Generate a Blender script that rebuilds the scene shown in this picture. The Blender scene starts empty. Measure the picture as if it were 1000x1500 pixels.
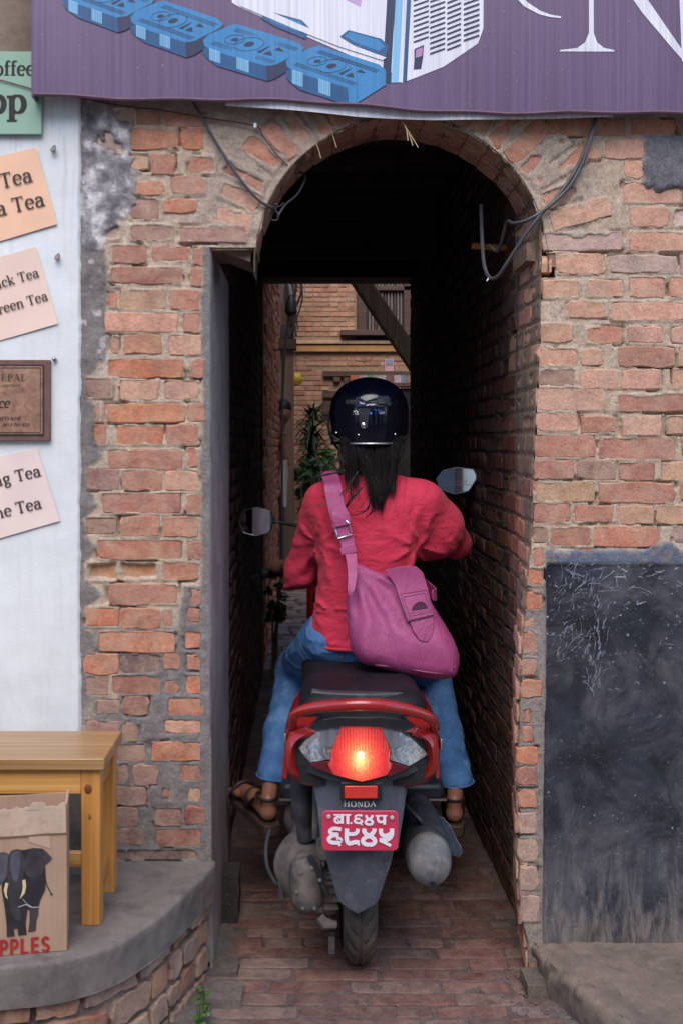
import bpy, bmesh, math, random
import numpy as np
from mathutils import Vector, Matrix

scene = bpy.context.scene
COL = scene.collection
R = math.radians

# ------------------------------------------------------------------ camera
CAMY, CAMZ = -2.65, 1.373
cd = bpy.data.cameras.new("camera")
cam = bpy.data.objects.new("camera", cd)
COL.objects.link(cam)
cam.location = (0.0, CAMY, CAMZ)
cam.rotation_euler = (R(90), 0, 0)
cd.sensor_fit = 'VERTICAL'
cd.sensor_height = 36.0
cd.lens = 36.0
cd.shift_x = 50 / 1500
cd.shift_y = -100 / 1500
cd.clip_start = 0.05
cd.clip_end = 400
scene.camera = cam

# ------------------------------------------------------------------ sky + sun (open shade under a pale sky)
SUN_EL, SUN_ROT = R(52), R(186)
w = bpy.data.worlds.new("World")
scene.world = w
w.use_nodes = True
wn = w.node_tree
sky = wn.nodes.new("ShaderNodeTexSky")
sky.sky_type = 'NISHITA'
sky.sun_disc = False
sky.sun_elevation = SUN_EL
sky.sun_rotation = SUN_ROT
sky.altitude = 1300
sky.air_density = 1.0
sky.dust_density = 2.5
bg = wn.nodes["Background"]
wn.links.new(sky.outputs[0], bg.inputs[0])
bg.inputs[1].default_value = 0.14
sd = bpy.data.lights.new("sun", 'SUN')
sd.energy = 1.2
sd.angle = R(50)
sd.color = (1.0, 0.93, 0.84)
sun = bpy.data.objects.new("sun", sd)
COL.objects.link(sun)
_d = Vector((math.sin(SUN_ROT) * math.cos(SUN_EL), math.cos(SUN_ROT) * math.cos(SUN_EL), math.sin(SUN_EL)))
sun.rotation_euler = _d.to_track_quat('Z', 'Y').to_euler()
sun.location = (-3, -6, 8)

scene.view_settings.view_transform = 'Standard'
scene.view_settings.look = 'None'
scene.view_settings.exposure = 1.15
scene.view_settings.gamma = 1.0
scene.view_settings.use_curve_mapping = False
scene.render.engine = 'CYCLES'
scene.cycles.use_denoising = True
scene.cycles.max_bounces = 8
scene.cycles.diffuse_bounces = 4

# ------------------------------------------------------------------ photo pixel -> place helpers
def WX(px, Z): return (px - 450.0) * Z / 1500.0
def WZ(py, Z): return CAMZ - (py - 650.0) * Z / 1500.0
def P(px, py, Z): return Vector((WX(px, Z), Z + CAMY, WZ(py, Z)))
S0 = 2.65 / 1500.0
def lin(r, g, b, k=1.0):
    f = lambda c: (c / 255 / 12.92) if c <= 10 else ((c / 255 + 0.055) / 1.055) ** 2.4
    return (f(r) * k, f(g) * k, f(b) * k)

# ------------------------------------------------------------------ noise
def _hash(ix, iy, iz, seed):
    n = (ix.astype(np.uint32) * np.uint32(374761393) + iy.astype(np.uint32) * np.uint32(668265263)
         + iz.astype(np.uint32) * np.uint32(2246822519) + np.uint32((seed * 3266489917) & 0xffffffff))
    n = (n ^ (n >> np.uint32(13))) * np.uint32(1274126177)
    n = (n ^ (n >> np.uint32(15))) * np.uint32(2654435761)
    return ((n ^ (n >> np.uint32(16))) & np.uint32(0xffff)).astype(np.float32) / 65535.0

def vnoise(x, y, z=0.0, seed=0):
    x = np.asarray(x, dtype=np.float32); y = np.asarray(y, dtype=np.float32)
    z = np.asarray(z, dtype=np.float32)
    x, y, z = np.broadcast_arrays(x, y, z)
    xi, yi, zi = np.floor(x), np.floor(y), np.floor(z)
    fx, fy, fz = x - xi, y - yi, z - zi
    xi, yi, zi = xi.astype(np.int64), yi.astype(np.int64), zi.astype(np.int64)
    fx = fx * fx * (3 - 2 * fx); fy = fy * fy * (3 - 2 * fy); fz = fz * fz * (3 - 2 * fz)
    def c(a, b, d): return _hash(xi + a, yi + b, zi + d, seed)
    r = 0
    for d, wz in ((0, 1 - fz), (1, fz)):
        for b, wy in ((0, 1 - fy), (1, fy)):
            r = r + wz * wy * (c(0, b, d) * (1 - fx) + c(1, b, d) * fx)
    return r * 2 - 1

def fbm(x, y, z=0.0, seed=0, oct=4, gain=0.5):
    a, s, t = 1.0, 0.0, 0.0
    x = np.asarray(x, dtype=np.float32); y = np.asarray(y, dtype=np.float32); z = np.asarray(z, dtype=np.float32)
    for k in range(oct):
        s = s + a * vnoise(x, y, z, seed + k * 17); t += a
        a *= gain; x = x * 2.03 + 3.1; y = y * 2.03 + 1.7; z = z * 2.03 + 0.9
    return s / t
def sstep(a, b, x):
    t = np.clip((x - a) / (b - a), 0, 1)
    return t * t * (3 - 2 * t)

# ------------------------------------------------------------------ object helpers
WLOC = {}
def thing(name, label, cat, loc=(0, 0, 0), group=None):
    o = bpy.data.objects.new(name, None)
    COL.objects.link(o)
    o.empty_display_size = 0.1
    o.location = loc
    WLOC[o.name] = Vector(loc)
    o['label'] = label; o['category'] = cat
    if group: o['group'] = group
    return o
def tag(o, label=None, cat=None, group=None, kind=None):
    if label: o['label'] = label
    if cat: o['category'] = cat
    if group: o['group'] = group
    if kind: o['kind'] = kind
    return o
def link(o, parent, wloc):
    COL.objects.link(o)
    if parent is not None:
        o.parent = parent
        o.location = Vector(wloc) - WLOC[parent.name]
    else:
        o.location = wloc
    WLOC[o.name] = Vector(wloc)
    return o
def mesh_from(name, verts, faces, mat=None, smooth=False, cols=None, sharp=None):
    me = bpy.data.meshes.new(name)
    verts = np.asarray(verts, dtype=np.float32).reshape(-1, 3)
    if isinstance(faces, np.ndarray):
        me.vertices.add(len(verts)); me.vertices.foreach_set('co', verts.ravel())
        k = faces.shape[1]
        me.loops.add(faces.size); me.loops.foreach_set('vertex_index', faces.ravel().astype(np.int32))
        me.polygons.add(len(faces)); me.polygons.foreach_set('loop_start', np.arange(0, faces.size, k, dtype=np.int32))
        me.update(calc_edges=True)
    else:
        me.from_pydata([tuple(map(float, v)) for v in verts], [], faces)
        me.update()
    if cols is not None:
        a = me.color_attributes.new("Col", 'FLOAT_COLOR', 'POINT')
        c = np.ones((len(verts), 4), dtype=np.float32); c[:, :3] = np.asarray(cols)[:, :3]
        a.data.foreach_set('color', c.ravel())
    if mat: me.materials.append(mat)
    if smooth:
        me.polygons.foreach_set('use_smooth', np.ones(len(me.polygons), dtype=bool))
        if sharp: me.set_sharp_from_angle(angle=R(sharp))
    return me
def mk(name, verts, faces, mat, parent=None, smooth=False, cols=None, sharp=None, origin=None):
    """verts in world coordinates; one linked mesh object"""
    v = np.asarray([tuple(q) for q in verts] if not isinstance(verts, np.ndarray) else verts, dtype=np.float32).reshape(-1, 3)
    if origin is None:
        origin = WLOC[parent.name] if parent is not None else Vector((0, 0, 0))
    me = mesh_from(name, v - np.array(tuple(origin), dtype=np.float32), faces, mat, smooth, cols, sharp)
    return link(bpy.data.objects.new(name, me), parent, origin)
def fix_normals(o):
    bm = bmesh.new(); bm.from_mesh(o.data)
    bmesh.ops.recalc_face_normals(bm, faces=bm.faces)
    bm.to_mesh(o.data); bm.free(); return o
def bevel(o, wd=0.003, seg=2, ang=40):
    m = o.modifiers.new("edge", 'BEVEL'); m.width = wd; m.segments = seg
    m.limit_method = 'ANGLE'; m.angle_limit = R(ang); m.harden_normals = False
    return o

class MB:
    """collects shapes in world space"""
    def __init__(s): s.v = []; s.f = []
    def add(s, v, f):
        n = len(s.v); s.v += [tuple(q) for q in v]; s.f += [tuple(i + n for i in q) for q in f]
    def box(s, c, h, rot=None):
        c = Vector(c); vs = []
        for z in (-1, 1):
            for x, y in ((-1, -1), (1, -1), (1, 1), (-1, 1)):
                p = Vector((x * h[0], y * h[1], z * h[2]))
                if rot is not None: p = rot @ p
                vs.append(c + p)
        s.add(vs, [(3, 2, 1, 0), (4, 5, 6, 7), (0, 1, 5, 4), (1, 2, 6, 5), (2, 3, 7, 6), (3, 0, 4, 7)])
    def bar(s, a, b, wx, wz, up=(0, 0, 1)):
        a, b = Vector(a), Vector(b); d = (b - a); L = d.length; d.normalize()
        x = d.cross(Vector(up));
        if x.length < 1e-4: x = d.cross(Vector((1, 0, 0)))
        x.normalize(); z = x.cross(d)
        M = Matrix((x, d, z)).transposed()
        s.box((a + b) / 2, (wx / 2, L / 2, wz / 2), M)
    def tube(s, pts, r, n=8, cap=True, flat=1.0, up=None):
        pts = [Vector(p) for p in pts]; m = len(pts)
        rr = r if isinstance(r, (list, tuple, np.ndarray)) else [r] * m
        rings = []; prev = Vector(up) if up is not None else None
        for i, p in enumerate(pts):
            t = (pts[min(i + 1, m - 1)] - pts[max(i - 1, 0)]).normalized()
            if prev is None:
                prev = Vector((0, 0, 1)) if abs(t.z) < 0.9 else Vector((1, 0, 0))
            b = t.cross(prev)
            if b.length < 1e-5: b = t.orthogonal()
            b.normalize(); nrm = b.cross(t).normalized(); prev = nrm
            rings.append([p + (b * math.cos(2 * math.pi * k / n) + nrm * flat * math.sin(2 * math.pi * k / n)) * rr[i] for k in range(n)])
        s.loft(rings, cap)
    def loft(s, rings, cap=True):
        n = len(rings[0]); v = [q for r in rings for q in r]; f = []
        for i in range(len(rings) - 1):
            for k in range(n):
                a = i * n + k; b = i * n + (k + 1) % n
                f.append((a, b, b + n, a + n))
        if cap:
            f.append(tuple(range(n - 1, -1, -1))); f.append(tuple((len(rings) - 1) * n + k for k in range(n)))
        s.add(v, f)
    def lathe(s, prof, c, axis='Z', n=24, sx=1.0, sy=1.0, cap=False):
        """prof: (radius, height) list; axis the turning axis"""
        c = Vector(c); rings = []
        for r, h in prof:
            ring = []
            for k in range(n):
                a = 2 * math.pi * k / n; u, v = r * math.cos(a) * sx, r * math.sin(a) * sy
                q = (u, v, h) if axis == 'Z' else ((u, h, v) if axis == 'Y' else (h, u, v))
                ring.append(c + Vector(q))
            rings.append(ring)
        s.loft(rings, cap)
    def build(s, name, mat, parent=None, smooth=True, sharp=40, bev=0, origin=None):
        o = mk(name, s.v, s.f, mat, parent, False, origin=origin)
        fix_normals(o)
        if smooth:
            o.data.polygons.foreach_set('use_smooth', np.ones(len(o.data.polygons), dtype=bool))
            o.data.set_sharp_from_angle(angle=R(sharp))
        if bev: bevel(o, bev)
        return o

def catmull(pts, n=8):
    pts = [Vector(p) for p in pts]
    q = [pts[0] * 2 - pts[1]] + pts + [pts[-1] * 2 - pts[-2]]
    out = []
    for i in range(1, len(q) - 2):
        for k in range(n):
            t = k / n
            a, b, c, d = q[i - 1], q[i], q[i + 1], q[i + 2]
            out.append(0.5 * ((2 * b) + (c - a) * t + (2 * a - 5 * b + 4 * c - d) * t * t + (3 * b - a - 3 * c + d) * t ** 3))
    out.append(pts[-1]); return out

def plate(name, poly, mapf, thick, mat, parent, du=None, bev=0.0, smooth=True, sharp=35, dv=None, seg=2):
    """solid sheet: poly in flat (u,v); mapf(u,v,front?) -> world point; du/dv: split so that it can bend"""
    bm = bmesh.new()
    vs = [bm.verts.new((u, v, 0)) for u, v in poly]
    bm.faces.new(vs)
    if not thick: bmesh.ops.triangulate(bm, faces=bm.faces[:])
    us = [p[0] for p in poly]; vv = [p[1] for p in poly]
    if du:
        u = min(us) + du
        while u < max(us) - du * 0.2:
            bmesh.ops.bisect_plane(bm, geom=bm.verts[:] + bm.edges[:] + bm.faces[:], plane_co=(u, 0, 0), plane_no=(1, 0, 0)); u += du
    if dv:
        v = min(vv) + dv
        while v < max(vv) - dv * 0.2:
            bmesh.ops.bisect_plane(bm, geom=bm.verts[:] + bm.edges[:] + bm.faces[:], plane_co=(0, v, 0), plane_no=(0, 1, 0)); v += dv
    if thick:
        r = bmesh.ops.extrude_face_region(bm, geom=bm.faces[:])
        for q in r['geom']:
            if isinstance(q, bmesh.types.BMVert): q.co.z = 1.0
    org = WLOC[parent.name] if parent is not None else Vector((0, 0, 0))
    for q in bm.verts:
        p = mapf(q.co.x, q.co.y)
        if q.co.z > 0.5: p = p + Vector((0, thick, 0))
        q.co = p - org
    bmesh.ops.recalc_face_normals(bm, faces=bm.faces)
    if not thick:
        for f in bm.faces:
            if f.normal.y > 0: f.normal_flip()
    me = bpy.data.meshes.new(name); bm.to_mesh(me); bm.free()
    me.materials.append(mat)
    if smooth:
        me.polygons.foreach_set('use_smooth', np.ones(len(me.polygons), dtype=bool)); me.set_sharp_from_angle(angle=R(sharp))
    o = link(bpy.data.objects.new(name, me), parent, org)
    if bev: bevel(o, bev, seg)
    return o

# ------------------------------------------------------------------ signed-distance modelling
class SDF:
    def __init__(s, lo, hi, h):
        s.lo = np.array(lo, float); s.h = h
        s.n = np.ceil((np.array(hi, float) - s.lo) / h).astype(int) + 1
        s.ax = [s.lo[i] + np.arange(s.n[i]) * h for i in range(3)]
        s.f = np.full(s.n, 0.5, dtype=np.float32)
    def region(s, lo, hi):
        sl = []
        for i in range(3):
            a = int(np.clip(math.floor((lo[i] - s.lo[i]) / s.h), 0, s.n[i] - 1)); b = int(np.clip(math.ceil((hi[i] - s.lo[i]) / s.h) + 1, a + 1, s.n[i]))
            sl.append(slice(a, b))
        X, Y, Z = np.meshgrid(*[s.ax[i][sl[i]] for i in range(3)], indexing='ij')
        return tuple(sl), X.astype(np.float32), Y.astype(np.float32), Z.astype(np.float32)
    def union(s, sl, d, k):
        a = s.f[sl]
        if k <= 0: s.f[sl] = np.minimum(a, d); return
        h = np.clip(0.5 + 0.5 * (a - d) / k, 0, 1)
        s.f[sl] = a * (1 - h) + d * h - k * h * (1 - h)
    def cap(s, a, b, ra, rb=None, k=0.02, m=0.04):
        rb = ra if rb is None else rb
        a, b = np.array(tuple(a), float), np.array(tuple(b), float); r = max(ra, rb) + k + m
        sl, X, Y, Z = s.region(np.minimum(a, b) - r, np.maximum(a, b) + r)
        d = b - a; L2 = max(float(d @ d), 1e-9)
        t = np.clip(((X - a[0]) * d[0] + (Y - a[1]) * d[1] + (Z - a[2]) * d[2]) / L2, 0, 1)
        q = np.sqrt((X - a[0] - t * d[0]) ** 2 + (Y - a[1] - t * d[1]) ** 2 + (Z - a[2] - t * d[2]) ** 2) - (ra + (rb - ra) * t)
        s.union(sl, q, k)
    def ell(s, c, r, k=0.02, m=0.04, rot=None):
        c = np.array(tuple(c), float); r = np.array(r, float); R_ = max(r) + k + m if rot is not None else r + k + m
        sl, X, Y, Z = s.region(c - R_, c + R_)
        X, Y, Z = X - c[0], Y - c[1], Z - c[2]
        if rot is not None:
            M = np.array(rot.transposed()); X, Y, Z = (M[i][0] * X + M[i][1] * Y + M[i][2] * Z for i in range(3))
        k0 = np.sqrt((X / r[0]) ** 2 + (Y / r[1]) ** 2 + (Z / r[2]) ** 2)
        k1 = np.sqrt((X / r[0] ** 2) ** 2 + (Y / r[1] ** 2) ** 2 + (Z / r[2] ** 2) ** 2) + 1e-6
        s.union(sl, k0 * (k0 - 1) / k1, k)
    def box(s, c, hb, r=0.01, k=0.0, m=0.04, rot=None, sub=False):
        c = np.array(tuple(c), float); hb = np.array(hb, float); R_ = np.full(3, np.linalg.norm(hb)) + k + m if rot is not None else hb + k + m
        sl, X, Y, Z = s.region(c - R_, c + R_)
        X, Y, Z = X - c[0], Y - c[1], Z - c[2]
        if rot is not None:
            M = np.array(rot.transposed()); X, Y, Z = (M[i][0] * X + M[i][1] * Y + M[i][2] * Z for i in range(3))
        qx, qy, qz = np.abs(X) - hb[0] + r, np.abs(Y) - hb[1] + r, np.abs(Z) - hb[2] + r
        d = np.sqrt(np.maximum(qx, 0) ** 2 + np.maximum(qy, 0) ** 2 + np.maximum(qz, 0) ** 2) + np.minimum(np.maximum(qx, np.maximum(qy, qz)), 0) - r
        if sub: s.f[sl] = np.maximum(s.f[sl], -d)
        else: s.union(sl, d, k)
    def all(s):
        return np.meshgrid(*[a.astype(np.float32) for a in s.ax], indexing='ij')
    def mesh(s):
        f = s.f; ins = f < 0; n = s.n
        c = np.zeros(n - 1, dtype=np.int8); pos = np.zeros(tuple(n - 1) + (3,), dtype=np.float32); cnt = np.zeros(n - 1, dtype=np.float32)
        off = [(i, j, k) for i in (0, 1) for j in (0, 1) for k in (0, 1)]
        def V(o): return f[o[0]:n[0] - 1 + o[0], o[1]:n[1] - 1 + o[1], o[2]:n[2] - 1 + o[2]]
        for a in off:
            for ax in range(3):
                if a[ax] == 1: continue
                b = list(a); b[ax] = 1; b = tuple(b)
                fa, fb = V(a), V(b)
                m = (fa < 0) != (fb < 0)
                t = np.where(m, fa / np.where(m, fa - fb, 1), 0)
                for q in range(3):
                    pos[..., q] += np.where(m, a[q] + (t if q == ax else 0), 0)
                cnt += m
        act = cnt > 0
        idx = np.full(n - 1, -1, dtype=np.int64); idx[act] = np.arange(act.sum())
        ii = np.argwhere(act)
        v = (ii + pos[act] / cnt[act][:, None]) * s.h + s.lo
        faces = []
        for ax in range(3):
            o1, o2 = [(1, 2), (2, 0), (0, 1)][ax]
            sl_a = [slice(None)] * 3; sl_b = [slice(None)] * 3
            sl_a[ax] = slice(0, n[ax] - 1); sl_b[ax] = slice(1, n[ax])
            A, B = ins[tuple(sl_a)], ins[tuple(sl_b)]
            m = A != B
            e = np.argwhere(m)
            e = e[(e[:, o1] > 0) & (e[:, o2] > 0) & (e[:, o1] < n[o1] - 1) & (e[:, o2] < n[o2] - 1)]
            def cell(d1, d2):
                q = e.copy(); q[:, o1] += d1; q[:, o2] += d2
                return idx[q[:, 0], q[:, 1], q[:, 2]]
            q = np.stack([cell(-1, -1), cell(0, -1), cell(0, 0), cell(-1, 0)], axis=1)
            fl = ~A[e[:, 0], e[:, 1], e[:, 2]]
            q[fl] = q[fl][:, ::-1]
            faces.append(q)
        q = np.concatenate(faces)
        return v, q[(q >= 0).all(axis=1)]
    def build(s, name, mat, parent=None, smooth_it=0, origin=None):
        v, q = s.mesh()
        o = mk(name, v, q.astype(np.int32), mat, parent, True, origin=origin)
        if smooth_it:
            m = o.modifiers.new("relax", 'SMOOTH'); m.iterations = smooth_it; m.factor = 0.5
        return o
# ------------------------------------------------------------------ materials
class NT:
    def __init__(s, name):
        s.m = bpy.data.materials.new(name); s.m.use_nodes = True
        s.t = s.m.node_tree; s.b = s.t.nodes["Principled BSDF"]
        s._pos = None
    def node(s, t, **kw):
        n = s.t.nodes.new(t)
        for k, v in kw.items(): setattr(n, k, v)
        return n
    def put(s, sock, v):
        if isinstance(v, bpy.types.NodeSocket): s.t.links.new(v, sock)
        else:
            if sock.type == 'RGBA' and not isinstance(v, (int, float)) and len(v) == 3: v = (*v, 1)
            sock.default_value = v
    def pos(s):
        if s._pos is None: s._pos = s.node("ShaderNodeNewGeometry").outputs['Position']
        return s._pos
    def obj(s): return s.node("ShaderNodeTexCoord").outputs['Object']
    def mapping(s, vec, scale=(1, 1, 1), rot=(0, 0, 0), loc=(0, 0, 0)):
        n = s.node("ShaderNodeMapping"); s.put(n.inputs[0], vec)
        n.inputs['Scale'].default_value = scale; n.inputs['Rotation'].default_value = rot; n.inputs['Location'].default_value = loc
        return n.outputs[0]
    def noise(s, scale, detail=4, rough=0.55, vec=None, dist=0.0, color=False):
        n = s.node("ShaderNodeTexNoise"); s.put(n.inputs['Vector'], vec if vec is not None else s.pos())
        n.inputs['Scale'].default_value = scale; n.inputs['Detail'].default_value = detail
        n.inputs['Roughness'].default_value = rough; n.inputs['Distortion'].default_value = dist
        return n.outputs['Color' if color else 'Fac']
    def voronoi(s, scale, vec=None, feature='F1', out='Distance', rnd=1.0):
        n = s.node("ShaderNodeTexVoronoi", feature=feature); s.put(n.inputs['Vector'], vec if vec is not None else s.pos())
        n.inputs['Scale'].default_value = scale; n.inputs['Randomness'].default_value = rnd
        return n.outputs[out]
    def ramp(s, fac, stops, interp='LINEAR'):
        n = s.node("ShaderNodeValToRGB"); n.color_ramp.interpolation = interp
        e = n.color_ramp.elements
        while len(e) > 1: e.remove(e[-1])
        for i, (p, c) in enumerate(stops):
            if i: e.new(p)
            e[i].position = p
            e[i].color = (c, c, c, 1) if isinstance(c, (int, float)) else (*c[:3], 1)
        s.put(n.inputs[0], fac); return n.outputs[0]
    def rng(s, fac, a, b, c=0.0, d=1.0):
        n = s.node("ShaderNodeMapRange"); s.put(n.inputs[0], fac)
        for i, v in enumerate((a, b, c, d)): n.inputs[i + 1].default_value = v
        return n.outputs[0]
    def mix(s, fac, a, b, mode='MIX'):
        n = s.node("ShaderNodeMix", data_type='RGBA', blend_type=mode)
        s.put(n.inputs['Factor'], fac); s.put(n.inputs[6], a); s.put(n.inputs[7], b)
        return n.outputs[2]
    def math(s, op, a, b=0.0):
        n = s.node("ShaderNodeMath", operation=op); s.put(n.inputs[0], a); s.put(n.inputs[1], b); return n.outputs[0]
    def bump(s, h, strength=0.4, dist=0.002, prev=None):
        n = s.node("ShaderNodeBump"); n.inputs['Strength'].default_value = strength; n.inputs['Distance'].default_value = dist
        s.put(n.inputs['Height'], h)
        if prev is not None: s.put(n.inputs['Normal'], prev)
        return n.outputs[0]
    def set(s, **kw):
        names = dict(col='Base Color', rough='Roughness', metal='Metallic', normal='Normal', coat='Coat Weight', coatr='Coat Roughness',
                     spec='Specular IOR Level', trans='Transmission Weight', emit='Emission Color', es='Emission Strength', sheen='Sheen Weight',
                     sheenr='Sheen Roughness', alpha='Alpha', ior='IOR', sss='Subsurface Weight', aniso='Anisotropic')
        for k, v in kw.items(): s.put(s.b.inputs[names[k]], v)
        return s.m

def simple(name, col, var=0.25, scale=12, rough=0.6, bump=0.25, bscale=60, bdist=0.0015, metal=0.0, coat=0.0, dirt=None, dscale=6, dlo=0.5, dhi=0.7, dmax=0.8,
           rvar=0.12, spec=0.5, vecscale=None, sheen=0.0, coord=None):
    n = NT(name)
    vec = n.pos() if coord is None else n.obj()
    if vecscale: vec = n.mapping(vec, vecscale)
    a = n.noise(scale, 5, 0.6, vec)
    c = n.mix(n.rng(a, 0.3, 0.7), tuple(x * (1 - var) for x in col), tuple(min(1, x * (1 + var)) for x in col))
    r = n.rng(n.noise(scale * 2.3, 4, 0.6, vec), 0.3, 0.7, max(0, rough - rvar), min(1, rough + rvar))
    if dirt is not None:
        f = n.rng(n.noise(dscale, 6, 0.65, n.pos()), dlo, dhi, 0, dmax)
        c = n.mix(f, c, dirt)
        r = n.math('MAXIMUM', r, n.math('MULTIPLY', f, 0.85))
    n.set(col=c, rough=r, metal=metal, coat=coat, spec=spec)
    if sheen: n.set(sheen=sheen)
    if bump:
        n.set(normal=n.bump(n.noise(bscale, 5, 0.6, vec), bump, bdist))
    return n.m

K = 1 / 0.86
def brickmat(name, use_attr):
    n = NT(name)
    if use_attr:
        base = n.node("ShaderNodeAttribute", attribute_name="Col").outputs['Color']; fk = 0.35
    else:
        oi = n.node("ShaderNodeObjectInfo"); base = oi.outputs['Color']; fk = oi.outputs['Alpha']
    p = n.pos()
    mott = n.math('MULTIPLY', n.rng(n.noise(24, 9, 0.76), 0.27, 0.73, 0.52, 1.42), n.rng(n.noise(130, 4, 0.7), 0.3, 0.7, 0.78, 1.2))
    cc = n.node("ShaderNodeVectorMath", operation='SCALE'); n.put(cc.inputs[0], base); n.put(cc.inputs['Scale'], mott)
    c = cc.outputs[0]
    # burnt, dark cores and orange chips
    c = n.mix(n.math('MULTIPLY', n.rng(n.noise(9, 5, 0.6, dist=0.4), 0.50, 0.74, 0, 0.62), fk), c, lin(112, 84, 80, K))
    c = n.mix(n.math('MULTIPLY', n.rng(n.noise(34, 5, 0.7), 0.6, 0.74, 0, 0.35), fk), c, lin(200, 126, 92, K))
    # dry mortar film smeared over the faces
    film = n.rng(n.noise(15, 8, 0.74, dist=0.6), 0.40, 0.70, 0.06, 0.66)
    c = n.mix(n.math('MULTIPLY', film, fk), c, lin(186, 160, 138, K))
    spk = n.rng(n.voronoi(330), 0.0, 0.22, 0.55, 0)
    c = n.mix(n.math('MULTIPLY', spk, n.rng(n.noise(40, 3), 0.5, 0.6)), c, lin(70, 52, 46, K))
    c = n.mix(n.math('MULTIPLY', n.rng(n.noise(210, 3, 0.6), 0.66, 0.76, 0, 0.5), fk), c, lin(212, 190, 172, K))
    b1 = n.bump(n.noise(45, 8, 0.72), 0.7, 0.007)
    b2 = n.bump(n.noise(230, 4, 0.65), 0.6, 0.0018, b1)
    n.set(col=c, rough=0.95, spec=0.15, normal=b2)
    return n.m
BRICK = brickmat("brick_clay", False)
BRICKA = brickmat("brick_clay_run", True)

def mortarmat(name="mortar_mix"):
    n = NT(name)
    base = n.node("ShaderNodeAttribute", attribute_name="Col").outputs['Color']
    sc = n.node("ShaderNodeVectorMath", operation='SCALE'); n.put(sc.inputs[0], base)
    n.put(sc.inputs['Scale'], n.math('MULTIPLY', n.rng(n.noise(28, 9, 0.78), 0.27, 0.73, 0.54, 1.36), n.rng(n.noise(150, 4, 0.7), 0.3, 0.7, 0.76, 1.22)))
    c = sc.outputs[0]
    c = n.mix(n.rng(n.noise(260, 3, 0.6), 0.62, 0.74, 0, 0.45), c, lin(205, 196, 184))
    c = n.mix(n.rng(n.noise(170, 3, 0.6, n.mapping(n.pos(), loc=(3, 1, 2))), 0.63, 0.74, 0, 0.5), c, lin(62, 54, 50))
    b1 = n.bump(n.noise(60, 8, 0.74), 0.75, 0.006)
    b2 = n.bump(n.noise(420, 4, 0.65), 0.6, 0.0012, b1)
    n.set(col=c, rough=0.95, spec=0.2, normal=b2)
    return n.m
MORTAR = mortarmat()

def concretemat(name, col, dark, scale=5):
    n = NT(name)
    c = n.mix(n.rng(n.noise(scale, 8, 0.68, dist=0.5), 0.3, 0.7), dark, col)
    c = n.mix(n.rng(n.noise(scale * 7, 5, 0.65), 0.5, 0.75, 0, 0.4), c, tuple(x * 1.35 for x in col))
    c = n.mix(n.rng(n.noise(scale * 3.1, 6, 0.7, n.mapping(n.pos(), loc=(7, 3, 1))), 0.55, 0.72, 0, 0.6), c, tuple(x * 0.55 for x in dark))
    c = n.mix(n.rng(n.noise(330, 2, 0.6), 0.66, 0.76, 0, 0.45), c, lin(190, 184, 176))
    b = n.bump(n.noise(28, 7, 0.68), 0.45, 0.004)
    b = n.bump(n.noise(300, 4, 0.6), 0.4, 0.001, b)
    n.set(col=c, rough=0.88, spec=0.3, normal=b)
    return n.m
CONC = concretemat("worn_concrete", lin(128, 120, 115), lin(88, 81, 79))
STEPM = concretemat("dusty_step_concrete", lin(134, 118, 106), lin(96, 84, 77), 6)
JAMB = concretemat("cement_render", lin(172, 166, 166), lin(128, 123, 124), 5)

def whitewall():
    n = NT("white_limewash")
    p = n.pos()
    c = n.mix(n.rng(n.noise(3.2, 6, 0.6), 0.35, 0.7), lin(228, 231, 233), lin(210, 212, 214))
    st = n.rng(n.noise(1.0, 6, 0.7, n.mapping(p, (55, 10, 3.5))), 0.50, 0.72, 0, 0.6)
    z = n.node("ShaderNodeSeparateXYZ"); n.put(z.inputs[0], p)
    st = n.math('MULTIPLY', st, n.rng(z.outputs[2], 1.75, 2.2, 0.25, 1.0))
    c = n.mix(st, c, lin(176, 168, 160))
    c = n.mix(n.rng(n.noise(75, 4, 0.6), 0.68, 0.76, 0, 0.4), c, lin(165, 160, 158))
    c = n.mix(n.rng(n.noise(5, 5, 0.6, n.mapping(p, loc=(2, 4, 8))), 0.64, 0.74, 0, 0.35), c, lin(190, 182, 160))
    b = n.bump(n.noise(26, 6, 0.6), 0.35, 0.004)
    b = n.bump(n.noise(230, 4, 0.6), 0.4, 0.0012, b)
    n.set(col=c, rough=0.9, spec=0.2, normal=b)
    return n.m
WHITE = whitewall()

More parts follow.
